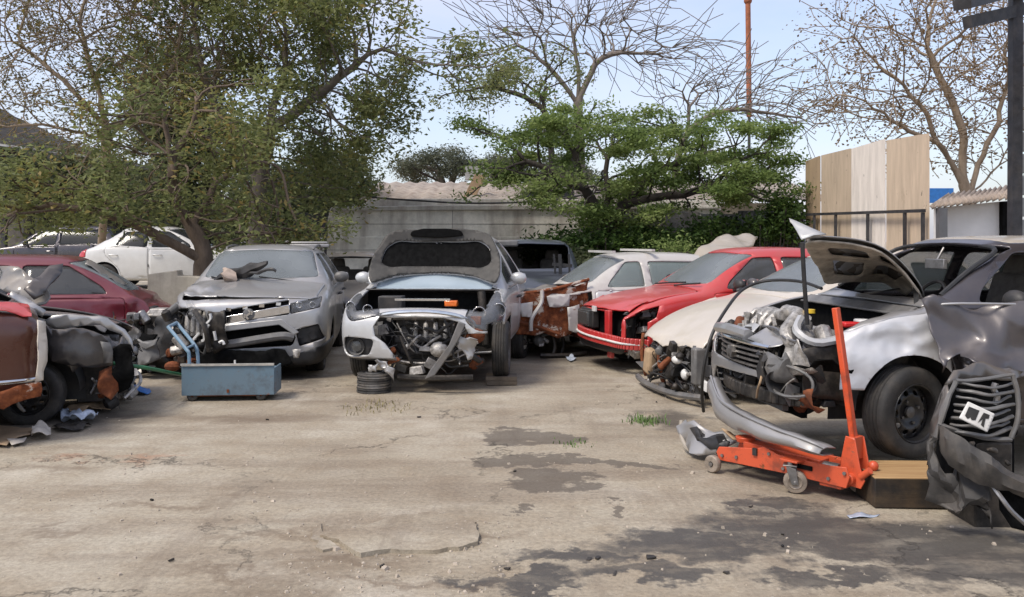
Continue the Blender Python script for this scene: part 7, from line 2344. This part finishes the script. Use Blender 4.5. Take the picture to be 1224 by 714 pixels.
def grow(trunks, attr, step=0.22, influence=3.0, kill=0.35, iters=160, rs=None, up=0.0, maxn=6000):
    """space colonisation; trunks = list of polylines (each may start on an earlier one). Returns node positions and parents."""
    pos, par = [], []
    for tr in trunks:
        tr = [Vector(p) for p in tr]
        start = -1
        if pos:
            ds = [(Vector(q) - tr[0]).length for q in pos]
            k = int(np.argmin(ds))
            if ds[k] < 1.6: start = k
        prev = start
        for i in range(len(tr) - 1):
            n = max(1, int((tr[i + 1] - tr[i]).length / step))
            for k in range(n + (1 if i == len(tr) - 2 else 0)):
                p = tr[i] + (tr[i + 1] - tr[i]) * k / n
                pos.append(tuple(p)); par.append(prev); prev = len(pos) - 1
    A = attr.copy()
    alive = np.ones(len(A), bool)
    best_d = np.full(len(A), 1e9); best_i = np.zeros(len(A), int)
    newfrom = 0
    for it in range(iters):
        P_ = np.array(pos[newfrom:])
        if len(P_):
            d = np.linalg.norm(A[:, None, :] - P_[None, :, :], axis=2)
            j = d.argmin(1); dm = d[np.arange(len(A)), j]
            b = dm < best_d
            best_d[b] = dm[b]; best_i[b] = j[b] + newfrom
        alive &= best_d > kill
        if not alive.any() or len(pos) > maxn: break
        idx = np.where(alive & (best_d < influence))[0]
        if len(idx) == 0:
            influence *= 1.5
            newfrom = len(pos)
            if influence > 60: break
            continue
        dirs = {}
        for a in idx:
            i = best_i[a]
            v = A[a] - np.array(pos[i]); v /= (np.linalg.norm(v) + 1e-9)
            dirs[i] = dirs.get(i, 0) + v
        newfrom = len(pos)
        added = 0
        for i, v in dirs.items():
            v = v + rs.normal(size=3) * 0.25 + np.array([0, 0, up])
            n = np.linalg.norm(v)
            if n < 1e-6: continue
            q = np.array(pos[i]) + v / n * step
            pos.append(tuple(q)); par.append(i); added += 1
        if added == 0: break
    return np.array(pos), np.array(par)

def tree(name, label, trunks, pieces, r0, leaf=None, bark='brown', n_leaf=20000, size=0.10, spread=0.22, step=0.22, kill=0.35, seed=1, tips=0.0, tip_len=0.5, tip_n=2, group=None, flat=1.0, rtip=0.006, up=0.0, droop=0.0, infl=3.0, tone=None, cat='tree', expo=1.85, shape=0.42, tipj=0.5, fan=False, clumps=True, leaf_on=None):
    rs = np.random.RandomState(seed)
    base = Vector(trunks[0][0])
    root = thing(name, label, cat, base, group=group)
    attr = envelope(pieces, rs)
    pos, par = grow(trunks, attr, step, infl, kill, 160, rs, up)
    n = len(pos)
    for it in range(4):                                   # relax the kinks
        cs = np.zeros((n, 3)); cn = np.zeros(n)
        ok = par >= 0
        np.add.at(cs, par[ok], pos[ok]); np.add.at(cn, par[ok], 1)
        m_ = ok & (cn > 0)
        new = pos.copy()
        new[m_] = 0.4 * pos[m_] + 0.3 * pos[par[m_]] + 0.3 * cs[m_] / cn[m_, None]
        pos = new
    kids = np.zeros(n, int)
    for p in par:
        if p >= 0: kids[p] += 1
    # extra thin twigs at the ends
    if tips > 0:
        P2, Q2 = list(map(tuple, pos)), list(par)
        ends = np.where(kids == 0)[0]
        for e in ends:
            if rs.rand() > tips: continue
            p = np.array(pos[e]); d0 = p - pos[par[e]]; d0 /= (np.linalg.norm(d0) + 1e-9)
            if fan:
                o_ = p - pos[0]; o_[2] = 0; o_ /= (np.linalg.norm(o_) + 1e-9)
                d0 = d0 * 0.45 + o_ * 0.75 + np.array([0, 0, 0.30]); d0 /= np.linalg.norm(d0)
            for t in range(tip_n):
                d = d0 + rs.normal(size=3) * tipj; d[2] -= droop * 0.4; d /= np.linalg.norm(d)
                prev = e; q = p.copy(); sl = tip_len * (0.5 + rs.rand()) / 5
                for k in range(5):
                    q = q + d * sl
                    d = d + rs.normal(size=3) * 0.22; d[2] -= droop * 0.30 * (1 + 0.4 * k); d /= np.linalg.norm(d)
                    P2.append(tuple(q)); Q2.append(prev); prev = len(P2) - 1
        pos, par = np.array(P2), np.array(Q2)
        n = len(pos)
        kids = np.zeros(n, int)
        for p in par:
            if p >= 0: kids[p] += 1
    rad = np.zeros(n)
    acc = np.zeros(n)
    for i in range(n - 1, -1, -1):
        a = acc[i] + (1.0 if kids[i] == 0 else 0.0)
        rad[i] = a
        if par[i] >= 0: acc[par[i]] += a
    # children always come after parents, so one backward pass is enough
    mx = rad.max()
    rad = rtip + (r0 - rtip) * (rad / mx) ** (1 / expo)
    rel = pos - np.array(base)
    # tubes: chains followed through the thickest child
    ch = [[] for _ in range(n)]
    for i, p in enumerate(par):
        if p >= 0: ch[p].append(i)
    big, small = MB(), MB()
    stack = [(i, None) for i in range(n) if par[i] < 0]
    thr = r0 * 0.28
    chains = []
    while stack:
        i, frm = stack.pop()
        pts, rr = [], []
        if frm is not None:
            pts.append(rel[frm]); rr.append(min(rad[frm], rad[i] * 1.25))
        k = i
        while True:
            pts.append(rel[k]); rr.append(rad[k])
            if not ch[k]: break
            c = sorted(ch[k], key=lambda q: -rad[q])
            for o_ in c[1:]: stack.append((o_, k))
            k = c[0]
        if len(pts) < 2: continue
        mr = max(rr)
        pts = [Vector(p) for p in pts]
        chains.append((mr, pts, rr))
    few = sum(1 for c in chains if c[0] <= thr) < 12
    for mr, pts, rr in chains:
        (big if mr > thr or few else small).tube(pts, [float(x) for x in rr], 10 if mr > thr else (6 if mr > 0.02 else 4), False)
    big.build('trunk', BARK[bark], root, angle=None, fix=False)
    if small.v: small.build('limbs', BARK[bark], root, angle=None, fix=False)
    if leaf:
        e = np.where((kids == 0) | (rad < rtip * (leaf_on or 1.9)))[0]
        w = 0.35 + rs.rand(len(e)) ** 2 * 2 if clumps else np.ones(len(e))
        pick = rs.choice(e, n_leaf, p=w / w.sum())
        leaves('crown', rel[pick], n_leaf, size, spread, LEAF[leaf], root, rs, flat, pick, tone, shape)
    return root

def leaves(name, ctr, n, size, spread, mat, root, rs, flat=1.0, ids=None, tone=None, shape=0.42):
    c = ctr + rs.normal(size=(n, 3)) * np.array([spread, spread, spread * flat])
    a = rs.normal(size=(n, 3)); a[:, 2] *= 0.55; a /= np.linalg.norm(a, axis=1)[:, None]
    b = rs.normal(size=(n, 3)); b[:, 2] *= 0.6
    b -= a * (a * b).sum(1)[:, None]; b /= np.linalg.norm(b, axis=1)[:, None]
    nn = np.cross(a, b)
    L = size * (0.55 + 0.9 * rs.rand(n, 1)); Wd = L * shape
    v0 = c - a * L * 0.5
    v1 = c + b * Wd * 0.5 + nn * Wd * 0.12
    v2 = c + a * L * 0.5 - nn * L * 0.10
    v3 = c - b * Wd * 0.5 + nn * Wd * 0.12
    vs = np.stack([v0, v1, v2, v3], 1).reshape(-1, 3)
    fs = np.arange(4 * n).reshape(n, 4)
    me = np_mesh(name, vs, fs)
    base = rs.rand(int(ids.max()) + 1 if ids is not None else n)
    t = (base[ids] if ids is not None else base) * 0.55 + rs.rand(n) * 0.45
    if tone is not None: t = t ** tone
    at = me.attributes.new('tone', 'FLOAT', 'POINT')
    at.data.foreach_set('value', np.repeat(t, 4).astype(np.float32))
    me.materials.append(mat)
    return link(name, me, root)

# leaning tree among the left cars
B1 = P(240, 330, 13.6); B1.z = 0.3
tree('leaning_tree', 'leaning brown tree with forked trunk rising behind the maroon hatchback',
     [[B1, P(244, 325, 13.6), P(240, 300, 13.6), P(226, 268, 13.6), P(212, 240, 13.5)], [P(246, 318, 13.6), P(222, 296, 13.5), P(190, 284, 13.3), P(150, 270, 13.1), P(110, 253, 12.9)],
      [P(222, 262, 13.6), P(204, 222, 13.5), P(205, 175, 13.4), P(200, 120, 13.3)], [P(226, 268, 13.6), P(262, 212, 13.8), P(300, 190, 14.0), P(335, 186, 14.2)], [P(206, 190, 13.5), P(230, 140, 13.4), P(236, 100, 13.3)]],
     [(215, 240, 13.5, 75, 36, 1.0, 120), (280, 262, 13.9, 90, 36, 1.0, 130), (110, 240, 13.0, 80, 26, 0.8, 110), (220, 150, 13.4, 90, 60, 1.0, 60), (40, 250, 12.8, 60, 22, 0.7, 60)],
     0.15, 'olive', 'brown', 12500, 0.092, 0.16, 0.16, 0.26, 3, 0.6, 0.5, 3, infl=2.2, rtip=0.0045, expo=1.7)
# tall tree behind it
B2 = P(305, 300, 17.0); B2.z = 0.3
tree('tall_tree', 'tall broad tree with dense olive crown filling the upper left sky',
     [[B2, P(304, 250, 17), P(308, 195, 17), P(330, 130, 17), P(345, 70, 17)], [P(306, 205, 17), P(270, 150, 16.8), P(240, 80, 16.6)], [P(322, 150, 17), P(400, 100, 17), P(450, 60, 17)]],
     [(330, 40, 17, 130, 75, 2.2, 380), (425, 70, 17, 85, 75, 2.0, 300), (240, 60, 17, 80, 85, 1.8, 260), (380, 150, 17, 80, 50, 1.8, 190), (500, 80, 17, 50, 28, 1.2, 80), (300, -40, 17, 180, 60, 2.2, 230), (350, 225, 17.4, 75, 30, 1.2, 130), (548, 84, 17, 35, 13, 0.8, 36)],
     0.15, 'olive', 'grey', 42000, 0.105, 0.19, 0.26, 0.40, 5, 0.6, 0.55, 2)
# thin yellowing tree on the far left
B3 = P(118, 300, 24.0); B3.z = 0.3
tree('thin_tree', 'thin half-bare tree with yellowing leaves at the upper left',
     [[B3, P(126, 230, 22), P(127, 150, 16), P(108, 85, 16), P(95, 40, 16)], [P(127, 170, 17.4), P(165, 120, 16), P(180, 60, 16)], [P(125, 145, 16), P(70, 90, 16), P(20, 50, 16)], [P(150, 150, 16), P(205, 80, 16), P(225, 20, 16)], [P(127, 165, 17), P(60, 150, 15.6), P(0, 160, 15.4)]],
     [(110, 40, 16, 120, 65, 1.6, 320), (40, 60, 15.8, 60, 60, 1.4, 140), (190, 80, 16, 65, 70, 1.4, 200), (20, 140, 15.6, 60, 30, 1.0, 70), (130, -30, 16, 150, 50, 1.6, 160), (120, 150, 16, 80, 45, 1.2, 110)],
     0.10, 'sparse', 'pale', 18000, 0.065, 0.17, 0.20, 0.32, 9, 1.0, 0.7, 4, rtip=0.005, expo=1.75)
# dark evergreens behind
for k, (px, py, Y, wx, wy, lab, sd) in enumerate([(245, 205, 23, 70, 85, 'dark dense evergreen behind the leaning tree', 21), (395, 225, 23, 60, 48, 'dark evergreen bush at the left end of the concrete wall', 22), (135, 225, 27.5, 70, 40, 'dark evergreen beside the tarpaulin shed', 23), (330, 250, 21, 55, 40, 'dark leafy bush below the tall tree crown', 24), (215, 120, 23, 55, 60, 'dark upper evergreen showing through the thin yellowing tree', 25), (35, 200, 27.2, 75, 30, 'dark leafy tree in front of the tarpaulin shed at the far left', 26)]):
    b = P(px, 288, Y); b.z = 0.2
    tree('evergreen_tree', lab, [[b, P(px, py + wy * 0.5, Y), P(px + 4, py - wy * 0.3, Y)]], [(px, py, Y, wx, wy, 1.5, 220), (px, py + wy * 0.4, Y, wx * 1.1, wy * 0.6, 1.5, 120)],
         0.16, 'dark', 'dark', 14000 if k == 0 else 10000, 0.13, 0.26, 0.32, 0.5, sd, group='evergreens behind the left cars')
# green tree in the middle: flat layers
B5 = P(728, 300, 17.2); B5.z = 0.0
layers = [(640, 155, 17.0, 60, 9, 1.2, 90), (715, 152, 17.2, 90, 10, 1.4, 150), (800, 164, 17.2, 70, 10, 1.3, 110), (660, 172, 17, 85, 12, 1.3, 120), (760, 172, 17.2, 100, 14, 1.4, 150), (860, 182, 17.2, 80, 14, 1.3, 110), (640, 208, 16.8, 70, 10, 1.1, 80), (740, 208, 17.2, 90, 14, 1.4, 120), (850, 212, 17.2, 95, 14, 1.3, 120), (900, 238, 17, 55, 14, 1.0, 70), (760, 240, 17.2, 90, 14, 1.3, 90), (600, 156, 17, 35, 5, 0.6, 20), (915, 200, 17, 40, 14, 0.9, 50), (735, 262, 17, 50, 22, 1.0, 60), (690, 232, 16.8, 60, 14, 1.0, 60)]
tree('spreading_tree', 'spreading tree with flat layers of bright green leaves in the middle of the yard wall',
     [[B5, P(726, 288, 17.2), P(722, 258, 17.2), P(708, 238, 17.2), P(690, 205, 17.1), P(680, 165, 17.0)], [P(722, 270, 17.2), P(748, 240, 17.3), P(790, 205, 17.3), P(840, 185, 17.2)], [P(722, 255, 17.2), P(722, 200, 17.3), P(735, 168, 17.2)], [P(700, 225, 17.1), P(655, 200, 17.0), P(620, 190, 16.9)], [P(748, 240, 17.3), P(810, 235, 17.1), P(870, 225, 17.0)]],
     layers, 0.19, 'bright', 'dark', 52000, 0.080, 0.17, 0.22, 0.34, 7, 0.5, 0.5, 2, flat=0.40, infl=2.6, rtip=0.005, expo=1.75)
# bare flat-topped tree behind it
B6 = P(694, 290, 23.0); B6.z = 0.0
tree('bare_flat_tree', 'bare flat-topped tree with dark branches fanning above the green tree',
     [[B6, P(694, 180, 23), P(690, 120, 23)], [P(690, 125, 23), P(668, 90, 23), P(640, 70, 23)], [P(690, 118, 23), P(695, 80, 23), P(690, 60, 23)], [P(690, 120, 23), P(715, 72, 23), P(750, 62, 23), P(780, 66, 23)]],
     [(690, 48, 23, 95, 24, 2.2, 260), (775, 66, 23, 50, 18, 1.4, 90), (620, 66, 23, 45, 20, 1.4, 80), (690, 18, 23, 60, 12, 1.4, 60)],
     0.125, None, 'grey', 0, step=0.24, kill=0.40, seed=13, tips=1.0, tip_len=1.9, tip_n=5, tipj=0.36, fan=True, rtip=0.0055, up=0.02, droop=0.16, expo=1.6)
# its side branch with small leaves to the left
B8 = P(655, 290, 22.0); B8.z = 0.0
tree('side_tree', 'thin tree with small scattered leaves left of the bare flat-topped tree',
     [[B8, P(660, 170, 22), P(648, 118, 22), P(610, 92, 22)], [P(655, 130, 22), P(600, 108, 22), P(565, 100, 22)]],
     [(605, 98, 22, 52, 18, 1.2, 120), (570, 112, 22, 32, 10, 0.8, 50), (640, 105, 22, 40, 16, 1.0, 70)],
     0.08, 'olive', 'dark', 3400, 0.10, 0.20, 0.24, 0.36, 17, 0.7, 0.7, 2)
# bare branches to the right of the middle
B7 = P(800, 290, 21.0); B7.z = 0.0
tree('bare_tree', 'bare grey tree with one long level branch beside the rusty pole',
     [[B7, P(806, 200, 21), P(822, 152, 21), P(850, 138, 21), P(900, 132, 21), P(945, 142, 21), P(975, 148, 21)], [P(822, 152, 21), P(826, 120, 21), P(840, 108, 21)]],
     [(860, 118, 21, 75, 18, 1.4, 170), (920, 130, 21, 50, 16, 1.2, 100), (830, 108, 21, 40, 16, 1.2, 60)],
     0.075, None, 'grey', 0, step=0.22, kill=0.38, seed=19, tips=1.0, tip_len=1.4, tip_n=5, tipj=0.40, fan=True, rtip=0.0055, droop=0.18, expo=1.6)
# far trees beyond the wall
for px, py, wx, wy, lab, sd in [(525, 196, 52, 22, 'far grey-green umbrella tree above the concrete wall', 31), (600, 200, 48, 18, 'far grey-green tree right of the umbrella tree', 32), (668, 206, 42, 18, 'far grey-green tree partly behind the spreading green tree', 33)]:
    Y = 46
    b = P(px + 8, 288, Y); b.z = 0
    tree('far_tree', lab, [[b, P(px + 10, py + wy + 14, Y), P(px + 4, py + wy * 0.4, Y)], [P(px + 10, py + wy + 10, Y), P(px + 25, py + 2, Y)]],
         [(px, py, Y, wx, wy * 0.7, 2.4, 200), (px - wx * 0.3, py + wy * 0.6, Y, wx * 0.7, wy * 0.4, 2.0, 70), (px + wx * 0.4, py + wy * 0.5, Y, wx * 0.6, wy * 0.4, 2.0, 70)],
         0.26, 'far', 'dark', 9000, 0.15, 0.42, 0.5, 0.8, sd, flat=0.5, infl=6, expo=1.7, group='far trees beyond the wall')
# dry tree on the right
B9 = P(1163, 290, 17.0); B9.z = 0.0
tree('dry_tree', 'dry tree with pale brown twigs and few curled leaves behind the board fence',
     [[B9, P(1162, 245, 17), P(1150, 215, 17), P(1128, 180, 17), P(1105, 130, 17), P(1075, 95, 17)], [P(1158, 232, 17), P(1178, 180, 17), P(1195, 140, 17), P(1205, 90, 17)], [P(1150, 216, 17), P(1150, 150, 17), P(1125, 100, 17), P(1105, 50, 17)], [P(1162, 236, 17), P(1190, 205, 17.2), P(1215, 175, 17.2)], [P(1140, 200, 17), P(1118, 170, 16.9), P(1060, 140, 16.8)]],
     [(1070, 80, 17, 70, 75, 1.8, 260), (1140, 60, 17, 80, 80, 1.8, 320), (1200, 90, 17, 45, 80, 1.5, 150), (1040, 120, 16.8, 60, 35, 1.2, 130), (1020, 50, 16.8, 40, 45, 1.0, 80), (1140, -30, 17, 90, 40, 1.5, 120), (1100, 165, 16.8, 60, 22, 1.0, 70), (1180, 170, 17, 40, 40, 1.0, 70)],
     0.12, 'brown', 'pale', 7000, 0.065, 0.12, 0.20, 0.34, 23, 1.0, 0.7, 4, rtip=0.0048, shape=0.6, expo=1.7)

# creepers and bushes over the wall behind the red car; ragged weeds
def bush(name, label, pieces, n, size, seed, leaf='hedge', cat='bush', group=None):
    rs = np.random.RandomState(seed)
    px, py, Y = pieces[0][:3]
    base = P(px, 288, Y); base.z = 0
    root = thing(name, label, cat, base, group=group)
    at = envelope([(a, b, c, d, e, f, 60) for a, b, c, d, e, f in pieces], rs) - np.array(base)
    pick = rs.randint(0, len(at), n)
    leaves('crown', at[pick], n, size, 0.16, LEAF[leaf], root, rs, 0.7, pick, None, 0.5)
    m = MB()
    for q in at[::3]:
        m.tube(smooth_path([(q[0] * 0.8, q[1] * 0.5, 0), (q[0] * 0.9, q[1] * 0.8, q[2] * 0.5), q], 3), 0.012, 4)
    m.build('stems', BARK['dark'], root, angle=None)
bush('bush', 'low spreading green bush behind the old white hatchback roof', [(730, 288, 16.4, 95, 9, 0.5), (680, 300, 16.3, 50, 12, 0.5), (800, 292, 16.4, 45, 9, 0.5)], 9000, 0.085, 41)
bush('bush', 'dark undergrowth beside the stripped dark blue grey car', [(690, 322, 15.6, 30, 18, 0.5), (660, 308, 15.8, 26, 12, 0.4)], 3000, 0.085, 42, 'dark')
bush('bush', 'bright leafy sprig just above the white hatchback roof', [(797, 300, 14.0, 16, 4, 0.2), (815, 302, 14.0, 10, 3, 0.2)], 700, 0.06, 43, 'bright')
bush('bush', 'leafy undergrowth in front of the grey corrugated sheets', [(900, 276, 16.4, 55, 14, 0.4), (938, 262, 16.3, 20, 30, 0.4), (850, 276, 16.6, 30, 16, 0.4)], 5000, 0.085, 44)
# ------------------------------------------------------------ litter, cardboard, weeds
def flat_litter(name, label, cat, px, mat, seed, z=0.012, amp=0.02, f=6, t=0.004, step=0.05):
    pts = [G(a, b) for a, b in px]
    c = sum(pts, Vector()) / len(pts)
    m = MB()
    m.plate([(p.x - c.x, p.y - c.y) for p in pts], [], lambda a, b: (a, b, z + ground_z(a + c.x, b + c.y) + max(-z * 0.7, (nz((a, b, seed), f, seed) + 0.3) * amp)), step)
    o = m.build(name, M[mat], None, angle=60)
    o.location = (c.x, c.y, 0)
    solid(o, t, 1)
    return tag(o, label, cat)
M['paper'] = simple('dirty_paper', (0.50, 0.45, 0.38, 1), 0.9, 0, 0.25, 6, dust=0.3)
M['foil'] = simple('blue_white_wrapper', (0.42, 0.47, 0.55, 1), 0.35, 0.1, 0.4, 12)
flat_litter('cardboard_sheet', 'flattened cardboard sheet on the ground at the left edge', 'cardboard', [(-20, 512), (20, 512), (40, 516), (36, 524), (14, 530), (8, 537), (-20, 534)], 'cardboard', 1, 0.02, 0.02)
flat_litter('crumpled_paper', 'crumpled brownish paper beside the flattened cardboard sheet', 'paper', [(38, 520), (48, 516), (60, 518), (61, 526), (50, 528), (38, 527)], 'paper', 2, 0.03, 0.07, 14, 0.004, 0.025)
flat_litter('torn_paper', 'small torn white paper in front of the flattened cardboard', 'paper', [(8, 530), (18, 527), (32, 528), (28, 533), (14, 536)], 'paper', 3, 0.02, 0.03, 10, 0.003, 0.03)
flat_litter('cardboard_scrap', 'long bent cardboard scrap under the nose of the dark wrecked car', 'cardboard', [(80, 496), (96, 491), (118, 488), (136, 489), (132, 494), (110, 495), (98, 500), (84, 502)], 'cardboard', 4, 0.03, 0.06, 8, 0.005, 0.03)
flat_litter('plastic_wrapper', 'bluish white plastic wrapper among scraps left of the yard', 'wrapper', [(72, 502), (80, 498), (96, 502), (118, 503), (112, 508), (86, 510), (74, 508)], 'foil', 5, 0.03, 0.08, 16, 0.002, 0.022)
flat_litter('dark_cloth', 'dark oily cloth lying below the bluish wrapper', 'cloth', [(62, 512), (84, 508), (110, 510), (96, 517), (70, 518)], 'grime_shade', 6, 0.02, 0.05, 10, 0.004, 0.03)
flat_litter('plastic_sheet', 'bright blue plastic sheet near the green hose', 'plastic sheet', [(141, 468), (156, 466), (172, 468), (181, 472), (172, 474), (150, 473)], 'blue_plastic', 7, 0.02, 0.05, 9, 0.003, 0.03)
flat_litter('wrapper', 'thin pale blue wrapper on the oily ground at the right', 'wrapper', [(1012, 618), (1030, 616), (1052, 617), (1040, 620), (1016, 621)], 'foil', 8, 0.008, 0.02, 12, 0.002, 0.025)
flat_litter('wrapper', 'small pale scrap below the red hatchback bumper', 'wrapper', [(676, 430), (684, 428), (689, 431), (682, 434)], 'foil', 9, 0.02, 0.04, 10, 0.003, 0.03)
flat_litter('rag', 'dirty rag under the hanging bumper of the silver saloon', 'rag', [(1134, 604), (1150, 606), (1160, 612), (1150, 615), (1136, 610)], 'paper', 10, 0.02, 0.05, 14, 0.003, 0.02)

# torn bumper corner lying in front of the jack
class _F: pass
def bumper_scrap():
    a = P(845, 530, 6.05)
    root = thing('bumper_scrap', 'torn silver bumper corner with black plastic lying by the front of the orange jack', 'bumper', (a.x, a.y, 0))
    Mi = mat_of(root).inverted(); f = _F(); f.root = root
    L = lambda x, y, Y: Mi @ P(x, y, Y)
    wall_sheet(f, [L(812, 502, 6.5), L(820, 508, 6.3), L(845, 512, 6.15), L(880, 520, 5.95), L(880, 535, 5.92), L(860, 540, 5.96), L(838, 546, 6.05), L(824, 540, 6.15), L(815, 525, 6.35)], 'bumper_skin', 'silver', 0.008, jit=0.06, f=7)
    wall_sheet(f, [L(822, 515, 6.25), L(850, 515, 6.1), L(878, 528, 5.9), L(866, 541, 5.9), L(848, 541, 5.95), L(836, 532, 6.05)], 'inner_plastic', 'plastic', 0.008, jit=0.08, f=8)
    q = MB(); q.tube(smooth_path([L(815, 503, 6.42), L(814, 518, 6.38), L(820, 534, 6.25), L(832, 541, 6.10)], 5), 0.018, 7); q.build('edge_strip', M['cream_dusty'], root)
    wall_sheet(f, [L(858, 514, 5.95), L(874, 516, 5.9), L(886, 528, 5.85), L(876, 530, 5.86), L(864, 522, 5.9)], 'bracket', 'cardboard', 0.01, jit=0.05)
    wall_sheet(f, [L(884, 520, 5.9), L(930, 530, 5.7), L(985, 540, 5.55), L(1000, 548, 5.5), L(940, 545, 5.65), L(886, 534, 5.85)], 'crushed_undertray', 'plastic_grey', 0.01, jit=0.07, f=7)
bumper_scrap()

# heap of engine parts between the maroon hatchback and the off-roader
def heap():
    a = P(192, 430, 10.0)
    root = thing('scrap_heap', 'heap of greasy engine parts between the maroon hatchback and the silver off-roader', 'scrap heap', (a.x, 9.9, 0))
    f = _F(); f.root = root
    engine_room(f, -0.52, 0.45, -0.2, 0.4, 0.02, 0.72, 131, 26, 30)
    for k, o in enumerate([c for c in root.children]):
        pass
    wall_sheet(f, [(-0.50, -0.25, 0.35), (-0.2, -0.3, 0.55), (0.05, -0.25, 0.48), (0.0, -0.3, 0.1), (-0.35, -0.3, 0.05)], 'torn_liner', 'soot', 0.008, jit=0.08)
    wall_sheet(f, [(0.0, -0.25, 0.5), (0.3, -0.2, 0.85), (0.4, -0.2, 0.5), (0.25, -0.25, 0.1)], 'torn_panel', 'plastic', 0.008, jit=0.1)
    wall_sheet(f, [(-0.1, -0.35, 0.45), (0.15, -0.35, 0.48), (0.18, -0.38, 0.22), (-0.05, -0.38, 0.16)], 'crushed_filter', 'plastic_grey', 0.02, jit=0.07)
heap()

def tuft(label, px, py, n, h, w, seed, dry=False):
    g = G(px, py)
    rs = random.Random(seed)
    m = MB()
    for k in range(n):
        x, y = rs.gauss(0, w), rs.gauss(0, w * 1.1)
        a = rs.uniform(0, 6.28); l = h * rs.uniform(0.4, 1.2); b = rs.uniform(0.2, 0.9)
        d = Vector((math.cos(a), math.sin(a), 0)); s = Vector((-d.y, d.x, 0)) * 0.004
        p0 = Vector((x, y, -0.005)); p1 = p0 + d * l * b * 0.4 + Vector((0, 0, l * 0.6)); p2 = p0 + d * l * b + Vector((0, 0, l * 0.85))
        m.add([p0 - s, p0 + s, p1 + s * 0.8, p1 - s * 0.8, p2], [(0, 1, 2, 3), (3, 2, 4)])
    o = m.build('grass_tuft', M['grass_dry' if dry else 'grass'], None, smooth=False, fix=False)
    o.location = (g.x, g.y, ground_z(g.x, g.y))
    tag(o, label, 'grass', kind='stuff')
M['grass'] = simple('weed_green', (0.085, 0.15, 0.03, 1), 0.7, 0, 0.4, 30, bump=0)
M['grass_dry'] = simple('weed_dry', (0.20, 0.17, 0.07, 1), 0.8, 0, 0.4, 30, bump=0)
tuft('green weed tuft on the ground below the cream white car', 772, 505, 130, 0.07, 0.08, 1)
tuft('small green weed tuft at the edge of the oil stain', 685, 531, 60, 0.035, 0.06, 2)
tuft('dry yellowish grass in front of the white car with raised bonnet', 448, 487, 130, 0.05, 0.16, 3, True)
# a few small odd bits lying about the yard
rg = random.Random(321)
m = MB()
for k in range(18):
    q = G(rg.uniform(60, 1000), rg.uniform(475, 690))
    w = rg.uniform(0.008, 0.026)
    m.box((q.x, q.y, ground_z(q.x, q.y) + 0.006), (w * 1.6, w * rg.uniform(.4, 1), rg.uniform(0.004, 0.012)), Matrix.Rotation(rg.uniform(0, 6), 3, 'Z'))
m.jitter(0.01, 30)
tag(m.build('debris', M['grime_shade'], None, smooth=False), 'small dark scraps littering the yard', kind='stuff')
